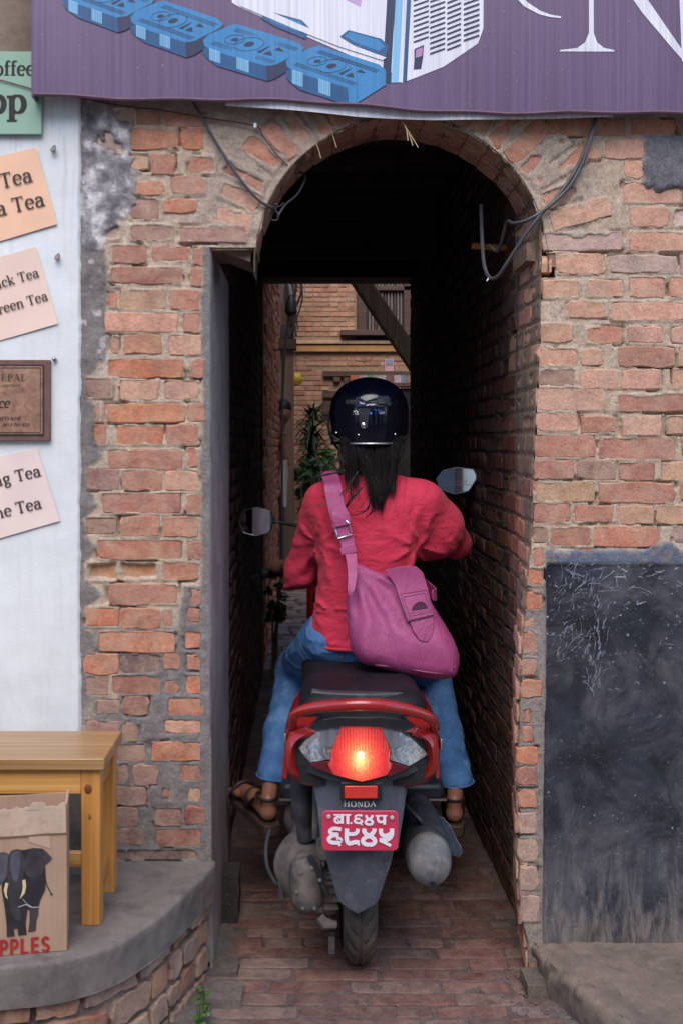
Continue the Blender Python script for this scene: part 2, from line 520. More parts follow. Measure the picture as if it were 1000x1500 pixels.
def blackboard():
    n = NT("black_painted_render")
    p = n.pos()
    base = n.mix(n.rng(n.noise(5.5, 7, 0.65, dist=0.5), 0.38, 0.66), lin(20, 21, 26), lin(50, 54, 66))
    # pale scuffs, thicker towards the top and the foot of the panel
    z = n.node("ShaderNodeSeparateXYZ"); n.put(z.inputs[0], p)
    foot = n.rng(z.outputs[2], 0.06, 0.38, 1.0, 0.0)
    top = n.rng(z.outputs[2], 0.72, 1.02, 0.0, 1.0)
    haze = n.rng(n.noise(4.3, 8, 0.7, n.mapping(p, loc=(1.3, 0, 4.1)), dist=0.9), 0.44, 0.62, 0, 0.66)
    base = n.mix(haze, base, lin(92, 90, 97))
    fs = n.rng(n.noise(1.0, 7, 0.68, n.mapping(p, (34, 10, 7)), dist=0.6), 0.44, 0.62, 0, 0.85)
    base = n.mix(n.math('MULTIPLY', fs, foot), base, lin(140, 132, 128))
    base = n.mix(n.math('MULTIPLY', n.rng(n.noise(12, 7, 0.7), 0.35, 0.6), n.rng(z.outputs[2], 0.07, 0.17, 0.75, 0)), base, lin(112, 100, 92))
    m1 = n.mapping(p, (30, 5, 62), (0, R(38), 0))
    scr = n.rng(n.noise(1.0, 7, 0.78, m1, dist=1.4), 0.60, 0.64, 0, 0.95)
    scr2 = n.rng(n.noise(7, 4, 0.6, n.mapping(p, loc=(4, 0, 0.4))), 0.42, 0.54)
    base = n.mix(n.math('MULTIPLY', n.math('MULTIPLY', scr, scr2), n.math('ADD', top, 0.22)), base, lin(186, 190, 202))
    sp = n.rng(n.noise(62, 5, 0.7), 0.66, 0.71, 0, 0.8)
    base = n.mix(n.math('MULTIPLY', sp, n.rng(n.noise(6, 3), 0.45, 0.6)), base, lin(150, 146, 150))
    base = n.mix(n.rng(n.noise(240, 3), 0.68, 0.75, 0, 0.4), base, lin(120, 112, 110))
    b = n.bump(n.noise(24, 7, 0.7), 0.4, 0.004)
    b = n.bump(n.noise(240, 4, 0.6), 0.35, 0.0012, b)
    n.set(col=base, rough=n.rng(n.noise(9, 5), 0.3, 0.7, 0.5, 0.85), spec=0.4, normal=b)
    return n.m
BLACKB = blackboard()

def woodmat(name, light, dark, axis='X', rough=0.42, coat=0.25, ring=60, knots=True):
    n = NT(name)
    p = n.pos()
    sc = {'X': (1.2, ring, ring), 'Z': (ring, ring, 1.2), 'Y': (ring, 1.2, ring)}[axis]
    g = n.noise(1.0, 6, 0.6, n.mapping(p, sc), dist=1.3)
    g2 = n.noise(1.0, 4, 0.6, n.mapping(p, tuple(q * (5 if q > 2 else 2) for q in sc)))
    c = n.mix(n.rng(g, 0.32, 0.68), light, dark)
    c = n.mix(n.rng(g2, 0.5, 0.75, 0, 0.5), c, tuple(q * 0.6 for q in dark))
    if knots:
        kv = n.voronoi(5.3, n.mapping(p, {'X': (0.6, 1.6, 1.6), 'Z': (1.6, 1.6, 0.6), 'Y': (1.6, 0.6, 1.6)}[axis]))
        c = n.mix(n.rng(kv, 0.02, 0.09, 0.8, 0), c, tuple(q * 0.28 for q in dark))
    c = n.mix(n.rng(n.noise(7, 6, 0.65), 0.58, 0.8, 0, 0.35), c, tuple(q * 0.55 for q in dark))
    n.set(col=c, rough=n.rng(g2, 0.3, 0.7, rough - 0.1, rough + 0.14), coat=coat, coatr=0.25, normal=n.bump(g2, 0.25, 0.0008))
    return n.m
PINE_X = woodmat("varnished_pine", lin(212, 164, 96, K), lin(180, 124, 62, K))
PINE_Z = woodmat("varnished_pine_upright", lin(204, 150, 80, K), lin(170, 112, 50, K), 'Z')
PINE_Y = woodmat("varnished_pine_side", lin(200, 144, 70, K), lin(170, 108, 44, K), 'Y')
PINE_T = woodmat("varnished_pine_worn_top", lin(172, 136, 92, K), lin(138, 100, 58, K), 'X', 0.4, 0.4)
OLDWOOD = woodmat("old_dark_timber", lin(92, 74, 62), lin(58, 45, 38), 'X', 0.7, 0.0, 40)
OLDWOOD_Z = woodmat("old_timber_post", lin(150, 122, 104), lin(116, 88, 72), 'Z', 0.75, 0.0, 40, False)
OLDWOOD_D = woodmat("old_timber_strut", lin(150, 122, 98), lin(106, 82, 64), 'Z', 0.75, 0.0, 30, False)
DARKWOOD = woodmat("dark_stained_timber", lin(96, 70, 60), lin(66, 46, 40), 'X', 0.7, 0.0, 40, False)

def cardboard():
    n = NT("corrugated_cardboard"); p = n.pos()
    c = n.mix(n.rng(n.noise(6, 6, 0.6), 0.3, 0.7), lin(176, 146, 124, K), lin(156, 126, 106, K))
    wv = n.noise(1.0, 2, 0.5, n.mapping(p, (260, 260, 1.5)))
    c = n.mix(n.rng(wv, 0.4, 0.7, 0, 0.22), c, lin(136, 108, 90, K))
    c = n.mix(n.rng(n.noise(30, 5, 0.7), 0.62, 0.76, 0, 0.4), c, lin(200, 176, 156, K))
    n.set(col=c, rough=0.8, spec=0.25, normal=n.bump(n.noise(14, 5, 0.6), 0.3, 0.004, n.bump(wv, 0.3, 0.0006)))
    return n.m
CARD = cardboard()

def cloth(name, a, b, wave=900, scale=7, rough=0.85, fold=0.6, sheen=0.06):
    n = NT(name); p = n.pos()
    c = n.mix(n.rng(n.noise(scale, 5, 0.6), 0.32, 0.68), a, b)
    wv = n.noise(wave, 2, 0.5)
    c = n.mix(n.rng(wv, 0.4, 0.6, 0, 0.25), c, tuple(q * 0.75 for q in a))
    bb = n.bump(n.noise(1.0, 5, 0.55, n.mapping(p, (16, 16, 30)), dist=0.8), fold, 0.012)
    bb = n.bump(wv, 0.3, 0.0006, bb)
    n.set(col=c, rough=rough, spec=0.2, sheen=sheen, normal=bb)
    return n.m
SHIRT = cloth("red_jersey", lin(194, 56, 82, K), lin(178, 44, 68, K))
def denim():
    n = NT("blue_denim"); p = n.pos()
    c = n.mix(n.rng(n.noise(8, 6, 0.62), 0.35, 0.68), lin(54, 92, 142, K), lin(88, 132, 184, K))
    wv = n.noise(1.0, 3, 0.6, n.mapping(p, (900, 900, 240)))
    c = n.mix(n.rng(wv, 0.42, 0.62, 0, 0.35), c, lin(36, 66, 112, K))
    c = n.mix(n.rng(n.noise(14, 6, 0.68, n.mapping(p, (1.3, 1, 1))), 0.5, 0.76, 0, 0.6), c, lin(128, 164, 204, K))
    b = n.bump(n.noise(1.0, 5, 0.55, n.mapping(p, (20, 20, 42)), dist=1.0), 0.35, 0.012)
    n.set(col=c, rough=0.9, spec=0.2, normal=n.bump(wv, 0.3, 0.0006, b))
    return n.m
DENIM = denim()
def leather():
    n = NT("magenta_leather"); p = n.pos()
    c = n.mix(n.rng(n.noise(6, 5, 0.6), 0.3, 0.7), lin(164, 74, 122), lin(144, 60, 104))
    c = n.mix(n.rng(n.noise(18, 6, 0.68, dist=0.6), 0.54, 0.76, 0, 0.5), c, lin(182, 98, 146))
    c = n.mix(n.rng(n.noise(30, 6, 0.7, n.mapping(p, loc=(3, 1, 5))), 0.6, 0.76, 0, 0.4), c, lin(118, 40, 84, K))
    b = n.bump(n.noise(1.0, 6, 0.6, n.mapping(p, (24, 24, 9)), dist=1.3), 0.5, 0.01)
    b = n.bump(n.voronoi(380), 0.45, 0.0009, b)
    n.set(col=c, rough=n.rng(n.noise(20, 5), 0.3, 0.7, 0.42, 0.65), spec=0.4, normal=b)
    return n.m
LEATHER = leather()
STITCH = simple("pale_pink_thread", lin(178, 104, 148), 0.1, 40, 0.8, 0)
SKIN = simple("brown_skin", lin(142, 96, 78), 0.18, 25, 0.5, 0.2, 160, 0.0008)
SKIN.node_tree.nodes["Principled BSDF"].inputs['Subsurface Weight'].default_value = 0.08
def hairm():
    n = NT("black_hair")
    n.set(col=n.mix(n.rng(n.noise(60, 3), 0.35, 0.7), (0.006, 0.005, 0.006), (0.016, 0.012, 0.012)), rough=0.42, spec=0.3)
    return n.m
HAIR = hairm()
def helm():
    n = NT("midnight_blue_lacquer")
    fl = n.voronoi(900, out='Color')
    sp = n.node("ShaderNodeSeparateColor"); n.put(sp.inputs[0], fl)
    c = n.mix(n.rng(sp.outputs[0], 0.8, 1.0, 0, 0.5), (0.0012, 0.0016, 0.006), (0.004, 0.008, 0.05))
    n.set(col=c, rough=0.16, metal=0.0, spec=0.25, coat=0.55, coatr=0.03, normal=n.bump(n.noise(9, 3), 0.04, 0.004))
    return n.m
HELM = helm()
PAINT = simple("red_scooter_paint", lin(150, 26, 24), 0.14, 5, 0.3, 0.04, 30, 0.001, coat=0.8, dirt=lin(120, 92, 82), dscale=13, dlo=0.56, dhi=0.8, dmax=0.32)
PLASTIC = simple("dusty_black_plastic", lin(52, 54, 60), 0.25, 9, 0.55, 0.2, 160, 0.0008, dirt=lin(128, 124, 126), dscale=17, dlo=0.5, dhi=0.78, dmax=0.5)
FLAPM = simple("grey_black_mudguard_plastic", lin(78, 83, 94), 0.2, 7, 0.55, 0.2, 180, 0.0008, dirt=lin(132, 130, 132), dscale=26, dlo=0.52, dhi=0.76, dmax=0.55)
BLACKP = simple("black_plastic", lin(26, 26, 29), 0.25, 9, 0.5, 0.15, 120, 0.0008, dirt=lin(70, 66, 64), dscale=12, dmax=0.25)
VINYL = simple("black_seat_vinyl", lin(27, 22, 27), 0.2, 8, 0.58, 0.5, 420, 0.0007, dirt=lin(62, 50, 56), dscale=10, dlo=0.5, dhi=0.8, dmax=0.4, spec=0.22)
ENGINE = simple("dusty_engine_casting", lin(70, 70, 74), 0.35, 14, 0.75, 0.6, 90, 0.002, metal=0.1, dirt=lin(136, 124, 114), dscale=16, dlo=0.36, dhi=0.66, dmax=0.85, spec=0.3)
MUFF = simple("dusty_muffler_steel", lin(92, 94, 101), 0.3, 16, 0.72, 0.4, 150, 0.001, metal=0.0, dirt=lin(142, 136, 130), dscale=22, dlo=0.40, dhi=0.68, dmax=0.75, spec=0.3)
SHIELD = simple("blue_grey_heat_shield", lin(110, 124, 150), 0.35, 60, 0.5, 0.4, 120, 0.0015, metal=0.5)
STEEL = simple("worn_steel", lin(170, 170, 172), 0.15, 30, 0.32, 0.1, 120, 0.0005, metal=0.9)
CHROME = simple("chrome", (0.75, 0.75, 0.77), 0.05, 30, 0.12, 0, metal=1.0)
RUBBER = simple("tyre_rubber", lin(58, 55, 54), 0.25, 20, 0.8, 0.35, 150, 0.001, dirt=lin(112, 100, 90), dscale=12, dlo=0.42, dhi=0.7, dmax=0.6)
MIRROR = NT("mirror_glass").set(col=(0.9, 0.9, 0.9), metal=1.0, rough=0.02)
CABLE = simple("black_cable_sheath", lin(70, 68, 72), 0.2, 30, 0.5, 0.1, 90, 0.0005)
CABLE_R = simple("maroon_wire", lin(92, 40, 48), 0.2, 30, 0.5, 0)
STRAWM = simple("dry_straw", lin(196, 172, 132), 0.2, 40, 0.8, 0)
INK = simple("black_print", lin(34, 30, 30), 0.2, 90, 0.7, 0)
INKB = simple("brown_black_print", lin(66, 50, 46), 0.15, 90, 0.7, 0)
PAPER = simple("peach_paper", lin(238, 190, 158), 0.06, 9, 0.55, 0.3, 16, 0.0015, spec=0.5, coat=0.15)
PAPER2 = simple("pale_peach_paper", lin(236, 206, 190), 0.05, 9, 0.5, 0.3, 15, 0.0015, coat=0.2)
PAPER3 = simple("pale_pink_paper", lin(234, 212, 204), 0.05, 9, 0.5, 0.3, 15, 0.0015, coat=0.2)
TEAL = simple("sage_green_board", lin(140, 172, 152), 0.06, 7, 0.55, 0.15, 30, 0.001, dirt=lin(112, 126, 112), dscale=20, dlo=0.58, dhi=0.8, dmax=0.4)
def bronze():
    n = NT("brown_stone_plaque")
    c = n.mix(n.rng(n.noise(38, 7, 0.68, dist=0.8), 0.3, 0.7), lin(104, 70, 58, K), lin(166, 128, 104, K))
    c = n.mix(n.rng(n.noise(90, 5, 0.7), 0.56, 0.74, 0, 0.5), c, lin(78, 52, 54, K))
    n.set(col=c, rough=0.55, normal=n.bump(n.noise(90, 5), 0.25, 0.001)); return n.m
BRONZE = bronze()
BRONZE2 = simple("brown_plaque_rim", lin(112, 78, 72), 0.25, 40, 0.55, 0.25, 90, 0.001)
RED_INK = simple("red_print", lin(168, 40, 40), 0.2, 60, 0.7, 0)
ELEPH = simple("grey_black_print", lin(62, 56, 60), 0.45, 34, 0.75, 0.1, 60, 0.001)
ELEPH2 = simple("dark_print", lin(44, 38, 42), 0.4, 40, 0.75, 0)
ELEPH3 = simple("blue_grey_print", lin(84, 82, 94), 0.35, 40, 0.75, 0)
IVORY = simple("ivory_print", lin(216, 196, 150), 0.1, 60, 0.7, 0)
TAPE = NT("clear_packing_tape").set(col=lin(190, 164, 142), rough=0.25, coat=0.3)

def bannerm(name, col, bump=0.3):
    n = NT(name); p = n.pos()
    st = n.noise(1.0, 3, 0.6, n.mapping(p, (95, 1, 1.2)))
    c = n.mix(n.rng(st, 0.36, 0.68), tuple(q * 0.86 for q in col), tuple(min(1, q * 1.2) for q in col))
    # milky rub marks on the vinyl
    c = n.mix(n.rng(n.noise(5, 6, 0.65, n.mapping(p, (1, 1, 0.5))), 0.52, 0.8, 0, 0.3), c, tuple(min(1, q * 1.5 + 0.03) for q in col))
    c = n.mix(n.rng(n.noise(130, 3), 0.69, 0.76, 0, 0.5), c, lin(190, 180, 190))
    n.set(col=c, rough=0.48, spec=0.5, normal=n.bump(n.noise(1.0, 3, 0.5, n.mapping(p, (60, 1, 2))), bump, 0.002))
    return n.m
BAN = bannerm("purple_vinyl", lin(98, 76, 108))
BAN_WHITE = bannerm("white_vinyl", lin(216, 214, 224), 0.1)
BAN_BLUE = bannerm("blue_print", lin(48, 124, 176), 0.1)
BAN_BLUE_D = bannerm("deep_blue_print", lin(28, 82, 128), 0.1)
BAN_BLUE_L = bannerm("pale_blue_print", lin(122, 178, 214), 0.1)
BAN_NAVY = bannerm("navy_print", lin(34, 42, 76), 0.1)
BAN_GREY = bannerm("grey_violet_print", lin(70, 66, 88), 0.1)
PLATE_RED = simple("red_number_plate_paint", lin(196, 52, 84), 0.06, 30, 0.4, 0.05, 60, 0.0006, coat=0.2, dirt=lin(170, 110, 120), dscale=30, dlo=0.6, dhi=0.8, dmax=0.4)
PLATE_W = simple("white_number_plate_paint", lin(232, 224, 232), 0.04, 60, 0.45, 0)
REFL = simple("red_reflector", lin(206, 52, 44), 0.15, 200, 0.2, 0.5, 700, 0.001, coat=0.6)

def taillens():
    n = NT("lit_red_lens")
    g = n.node("ShaderNodeTexGradient", gradient_type='SPHERICAL')
    n.put(g.inputs[0], n.mapping(n.obj(), (9.6, 2.5, 8.0), loc=(0, 0, 0.08)))
    fac = g.outputs['Fac']
    sx = n.node("ShaderNodeSeparateXYZ"); n.put(sx.inputs[0], n.obj())
    up = n.rng(sx.outputs[2], 0.004, 0.012)
    r1 = n.math('SINE', n.math('MULTIPLY', sx.outputs[0], 900.0))
    r2 = n.math('MULTIPLY', n.math('SINE', n.math('MULTIPLY', n.math('ADD', n.math('ABSOLUTE', sx.outputs[0]), sx.outputs[2]), 1500.0)), 0.55)
    pris = n.math('ADD', n.math('MULTIPLY', r1, up), n.math('MULTIPLY', r2, n.math('SUBTRACT', 1.0, up)))
    nz = n.noise(1.0, 3, 0.6, n.mapping(n.obj(), (200, 1, 120)))
    f2 = n.math('ADD', n.math('ADD', fac, n.math('MULTIPLY', pris, 0.07)), n.math('MULTIPLY', n.math('SUBTRACT', nz, 0.5), 0.30))
    col = n.ramp(f2, [(0.0, (0.22, 0.004, 0.01)), (0.25, (0.55, 0.012, 0.014)), (0.55, (1.0, 0.05, 0.03)), (0.76, (1.0, 0.2, 0.06)), (0.92, (1.0, 0.62, 0.22))])
    st = n.ramp(f2, [(0.0, 0.08), (0.3, 0.2), (0.6, 0.36), (0.85, 0.55), (1.0, 0.8)])
    n.set(col=(0.25, 0.01, 0.015), rough=0.12, coat=0.6, emit=col, es=n.math('MULTIPLY', st, 1.05), normal=n.bump(pris, 0.5, 0.002))
    return n.m
LENS = taillens()
LENS_D = NT("dark_red_lens").set(col=(0.10, 0.004, 0.012), rough=0.12, coat=0.8)
BULB = NT("bulb_glow").set(col=(1, 0.8, 0.4), emit=(1.0, 0.62, 0.2), es=1.1)
def reflector():
    n = NT("clear_indicator_lens")
    v = n.noise(1.0, 3, 0.6, n.mapping(n.pos(), (34, 10, 24)), dist=2.0)
    c = n.ramp(v, [(0.0, (0.05, 0.05, 0.055)), (0.40, (0.09, 0.09, 0.1)), (0.48, (0.16, 0.16, 0.18)), (0.54, (0.28, 0.28, 0.31)), (0.575, (0.20, 0.09, 0.03)), (0.64, (0.10, 0.095, 0.095)), (0.85, (0.3, 0.29, 0.28))])  # grey and amber stops paint in the glints of the lamp bowl
    n.set(col=c, rough=0.16, metal=0.3, coat=1.0, coatr=0.02, normal=n.bump(v, 0.25, 0.003))
    return n.m
CLEAR = reflector()
CLEAR_S = NT("smoke_clear_lens").set(col=(0.18, 0.18, 0.2), rough=0.08, metal=0.3, coat=1.0)
def leafm(name, a, b):
    n = NT(name)
    n.set(col=n.mix(n.rng(n.noise(11, 3), 0.3, 0.7), a, b), rough=0.5, spec=0.4)
    return n.m
LEAF_D = leafm("dark_blade_leaf", (0.012, 0.032, 0.014), (0.035, 0.075, 0.028))
LEAF = leafm("shrub_leaf", (0.025, 0.06, 0.016), (0.06, 0.13, 0.035))
WEED = leafm("weed_leaf", (0.03, 0.09, 0.015), (0.07, 0.17, 0.03))
YELLOW = simple("yellow_plastic", lin(214, 176, 40), 0.1, 10, 0.5, 0.1, 50)
def peaty(name, col, d):
    return simple(name, col, 0.3, 6, 0.95, 0.6, 40, 0.006, dirt=d, dscale=4)
DIRT = peaty("street_dirt", lin(120, 106, 96), lin(92, 80, 74))
PLASTER = peaty("aged_plaster", lin(128, 112, 98), lin(96, 78, 64))
# ------------------------------------------------------------------ bricks
def brick_geo(bw, bh, depth, rng, n=14, rough=1.0, bev=0.0022):
    """one brick, centred, its worn face towards -Y at y=0"""
    hw, hh = bw / 2, bh / 2
    rc = min(hw, hh) * rng.uniform(0.12, 0.32)
    per = []
    nx = max(3, int(round(n * bw / (2 * (bw + bh))))); nz = max(2, n // 2 - nx)
    def edge(a, b, k):
        for i in range(k): per.append((a[0] + (b[0] - a[0]) * i / k, a[1] + (b[1] - a[1]) * i / k))
    edge((-hw, -hh), (hw, -hh), nx); edge((hw, -hh), (hw, hh), nz); edge((hw, hh), (-hw, hh), nx); edge((-hw, hh), (-hw, -hh), nz)
    out = []
    for (x, z) in per:
        dx, dz = hw - abs(x), hh - abs(z)
        if dx < rc and dz < rc:
            q = max(0.0, (rc - dx) + (rc - dz) - rc) * 0.55
            x -= math.copysign(q * rng.uniform(0.6, 1.2), x); z -= math.copysign(q * rng.uniform(0.4, 1.0), z)
        out.append((x + rng.uniform(-1, 1) * 0.0022 * rough, z + rng.uniform(-1, 1) * 0.0020 * rough))
    m = len(out); v = []; f = []
    for (x, z) in out: v.append((x, depth, z))
    for (x, z) in out: v.append((x, bev * rng.uniform(0.7, 1.6), z))
    for (x, z) in out:
        k = rng.uniform(0.0018, 0.0045)
        v.append((x - math.copysign(min(k, abs(x)), x), rng.uniform(-0.0006, 0.0006), z - math.copysign(min(k * 0.8, abs(z)), z)))
    for i in range(m):
        j = (i + 1) % m
        f.append((i, j, m + j, m + i)); f.append((m + i, m + j, 2 * m + j, 2 * m + i))
    f.append(tuple(range(2 * m, 3 * m)))
    return v, f
def brick_mesh(bw, bh, depth=0.05, seed=0, n=14, rough=1.0, mat=None):
    v, f = brick_geo(bw, bh, depth, random.Random(seed), n, rough)
    me = mesh_from("brick", v, f, mat or BRICK)
    bm = bmesh.new(); bm.from_mesh(me); bmesh.ops.recalc_face_normals(bm, faces=bm.faces)
    # an open back shell: make sure that the face looks to -Y
    for q in bm.faces:
        if len(q.verts) > 6 and q.normal.y > 0:
            bmesh.ops.reverse_faces(bm, faces=bm.faces[:]); break
    bm.to_mesh(me); bm.free()
    me.polygons.foreach_set('use_smooth', np.ones(len(me.polygons), dtype=bool)); me.set_sharp_from_angle(angle=R(24))
    return me
VAR = {}
def variants(key, bw, bh, depth=0.05, count=7, n=12, rough=1.0, mat=None):
    if key not in VAR: VAR[key] = [brick_mesh(bw, bh, depth, hash(key) % 1000 + i if False else 31 * i + len(key) * 7, n, rough, mat) for i in range(count)]
    return VAR[key]
def put_brick(parent, me, loc, rot=None, color=(0.4, 0.2, 0.15), scale=(1, 1, 1), name="brick", film=1.0):
    o = bpy.data.objects.new(name, me)
    COL.objects.link(o); o.parent = parent
    o.location = Vector(loc) - WLOC[parent.name]
    if rot is not None: o.rotation_euler = rot.to_euler()
    o.scale = scale; o.color = (*color[:3], film)
    return o
class Batch:
    """many bricks past the limit, joined into one run with a colour each"""
    def __init__(s): s.v = []; s.f = []; s.c = []; s.n = 0
    def add(s, me, loc, rot=None, color=(0.4, 0.2, 0.15), scale=(1, 1, 1)):
        M = rot if rot is not None else Matrix.Identity(3)
        co = np.empty(len(me.vertices) * 3, dtype=np.float32); me.vertices.foreach_get('co', co)
        co = (co.reshape(-1, 3) * np.array(scale, dtype=np.float32)) @ np.array(M, dtype=np.float32).T + np.array(tuple(loc), dtype=np.float32)
        s.v.append(co); s.f += [tuple(i + s.n for i in p.vertices) for p in me.polygons]
        s.c.append(np.tile(np.array(color[:3], dtype=np.float32), (len(co), 1))); s.n += len(co)
    def build(s, name, parent, kind="stuff"):
        o = mk(name, np.concatenate(s.v), s.f, BRICKA, parent, True, np.concatenate(s.c), 60)
        if kind: o['kind'] = kind
        return o
PAL = {'k': (186, 106, 76), 'o': (178, 112, 88), 'r': (162, 106, 92), 'b': (196, 150, 130), 'p': (128, 102, 100), 'm': (128, 74, 66), 'y': (186, 150, 118),
       'Y': (188, 132, 78), 'd': (82, 74, 78), 'w': (196, 188, 188), 'g': (166, 150, 146)}
def bcol(c, rng, v=0.10):
    q = lin(*[0.72 * a + 0.28 * b for a, b in zip(PAL[c], (178, 122, 102))], K); k = 1 + rng.uniform(-v, v)
    return tuple(min(0.95, x * k * (1 + rng.uniform(-0.05, 0.05))) for x in q)

# ------------------------------------------------------------------ the front wall (face on y = 0)
LEFT = """133 161 151 182 k;159 157 198 187 w;199 161 236 184 r;240 166 302 187 o
128 188 188 219 w;189 188 262 219 o;264 187 300 219 k
161 224 186 240 w;186 228 218 249 y;222 225 257 256 r;276 226 318 256 r
198 266 240 287 o;250 258 302 286 r;132 262 190 292 d
191 290 233 322 p;238 291 290 312 o;168 300 188 321 w
140 328 177 352 w;190 329 255 353 p;261 330 363 356 p
164 358 218 386 r;222 360 278 383 r;282 363 300 389 r
163 392 268 416 m;279 393 297 420 r
174 424 244 454 y;160 428 173 452 o;248 424 294 455 r
153 458 262 487 b;267 457 295 488 r
163 491 174 519 r;181 489 237 519 o;247 491 296 521 b
157 526 270 554 k;279 525 301 554 r
125 554 165 583 p;176 557 233 586 b;240 557 292 586 b
139 596 148 620 r;155 591 273 620 k;275 591 301 619 r
137 621 157 652 o;170 623 240 652 k;242 622 292 652 r
158 658 269 688 r;273 654 291 686 r
125 686 176 719 p;179 690 238 719 r;240 690 292 720 b
149 722 266 753 r;272 724 297 754 r
126 758 172 783 p;176 756 234 786 r;238 757 292 787 r
143 791 268 820 o;273 792 298 821 r
126 822 172 852 Y;175 822 231 850 Y;237 823 293 851 o
157 855 262 887 r;280 864 296 888 r
124 890 175 918 k;176 891 236 921 o;238 892 252 918 r;273 891 294 912 r
143 925 257 956 o;270 925 302 950 k
123 957 174 988 k;176 957 238 988 d;238 956 264 981 o;273 960 295 983 o
164 989 238 1018 m;238 998 263 1016 r;273 989 302 1018 k;124 990 160 1020 p
141 1025 177 1047 p;179 1019 219 1049 m;246 1022 300 1048 k
126 1056 176 1086 p;176 1058 204 1087 p;240 1054 301 1074 b
124 1090 168 1117 p;170 1090 214 1117 p;221 1087 300 1115 k
124 1120 168 1150 r;170 1118 190 1148 p;193 1120 232 1151 p;264 1122 299 1144 m
124 1152 167 1181 p;169 1151 217 1181 p;238 1154 248 1170 m;275 1154 296 1175 y
124 1184 166 1212 p;168 1182 203 1212 p;226 1184 266 1212 p;270 1180 302 1208 m
124 1216 166 1240 p;168 1214 212 1238 p;228 1214 301 1240 m
168 1244 184 1262 d;186 1244 290 1260 d;294 1244 304 1256 m"""
RIGHT = """800 174 916 199 o;921 174 989 199 k;993 174 1060 200 o
886 203 943 233 b;855 214 879 234 b;950 203 1010 233 b;1014 203 1070 233 b
912 236 943 262 b;948 236 1040 262 b;1045 236 1090 262 b
910 267 998 299 b;1002 267 1060 299 b
921 303 979 333 b;983 303 1030 333 w;1035 303 1090 333 b
793 339 912 367 g;920 339 1020 369 b;1026 339 1080 369 b
815 371 888 402 b;891 374 991 400 g;995 372 1050 402 g
793 410 848 437 b;858 410 912 435 b;921 405 975 436 b;979 405 1032 437 b;1036 406 1090 437 b
826 441 888 466 b;894 441 1010 470 b;1016 441 1080 470 b
791 474 840 502 b;856 478 912 504 o;917 478 971 503 b;982 478 1035 504 b;1040 478 1095 504 b
787 509 846 537 b;848 511 882 535 b;903 508 989 538 r;994 508 1080 537 b
787 540 842 566 p;850 541 907 570 b;910 541 968 571 b;984 540 1036 570 b;1040 540 1090 570 b
784 568 888 602 b;903 576 1010 604 r;1016 574 1080 603 b
784 604 846 632 b;850 610 902 635 r;911 609 969 638 b;976 608 1030 637 b;1036 608 1090 637 r
782 637 871 671 r;875 640 990 674 r;998 640 1085 672 r
781 673 840 702 r;844 674 902 703 p;905 677 959 705 r;967 676 1025 705 y;1030 676 1090 705 r
784 705 870 736 y;875 707 989 738 r;994 706 1080 736 r
780 736 836 767 r;840 740 899 766 o;901 740 958 769 y;960 740 1018 768 y;1022 740 1085 768 o
780 771 803 796 p;804 770 866 800 r;868 771 963 801 o;985 771 1030 796 g;1035 771 1090 798 r
843 801 870 810 o;780 802 796 830 r
772 832 796 858 k;770 866 796 894 k;764 924 786 958 r;762 964 786 990 r;762 996 794 1022 o;766 1038 778 1060 o;764 1064 780 1088 r
756 1094 788 1120 k;756 1124 786 1152 m;758 1156 786 1184 o;758 1190 786 1222 g;757 1228 787 1262 g;759 1270 788 1305 g;760 1312 790 1352 g"""
def parse(t): return [tuple(list(map(float, b.split()[:4])) + [b.split()[4]]) for b in t.replace("\n", ";").split(";") if b.strip()]
rects = parse(LEFT) + parse(RIGHT)
AX, AY, AR = 588.0, 385.0, 213.0
wall = thing("brick_wall", "weathered red brick wall with an arched doorway and grey mortar, over the parked scooter", "wall", (0.1, 0.02, 0))

JR = np.array([(100, 801), (372, 801), (405, 792), (500, 790), (560, 786), (620, 784), (700, 780), (770, 779), (850, 771), (970, 762), (1100, 757), (1200, 759), (1300, 758), (1345, 762), (1385, 772)], float)
def jr(py): return np.interp(py, JR[:, 0], JR[:, 1])
def jl(py): return 309 + 2 * sstep(900, 1260, py)
H = 2.75
gx = np.arange(112, 1180, H, dtype=np.float32); gy = np.arange(112, 1412, H, dtype=np.float32)
PX, PY = np.meshgrid(gx, gy, indexing='ij')
wx_, wz_ = (PX - 450) * S0, CAMZ - (PY - 650) * S0
# distance to the nearest brick outline (px, negative inside)
dist = np.full(PX.shape, 60.0, dtype=np.float32)
for (x0, y0, x1, y1, c) in rects:
    ia, ib = np.searchsorted(gx, (x0 - 40, x1 + 40)); ja, jb = np.searchsorted(gy, (y0 - 40, y1 + 40))
    if ia >= ib or ja >= jb: continue
    qx, qy = PX[ia:ib, ja:jb], PY[ia:ib, ja:jb]
    ax_, ay_ = np.abs(qx - (x0 + x1) / 2) - (x1 - x0) / 2, np.abs(qy - (y0 + y1) / 2) - (y1 - y0) / 2
    d = np.sqrt(np.maximum(ax_, 0) ** 2 + np.maximum(ay_, 0) ** 2) + np.minimum(np.maximum(ax_, ay_), 0)
    dist[ia:ib, ja:jb] = np.minimum(dist[ia:ib, ja:jb], d)
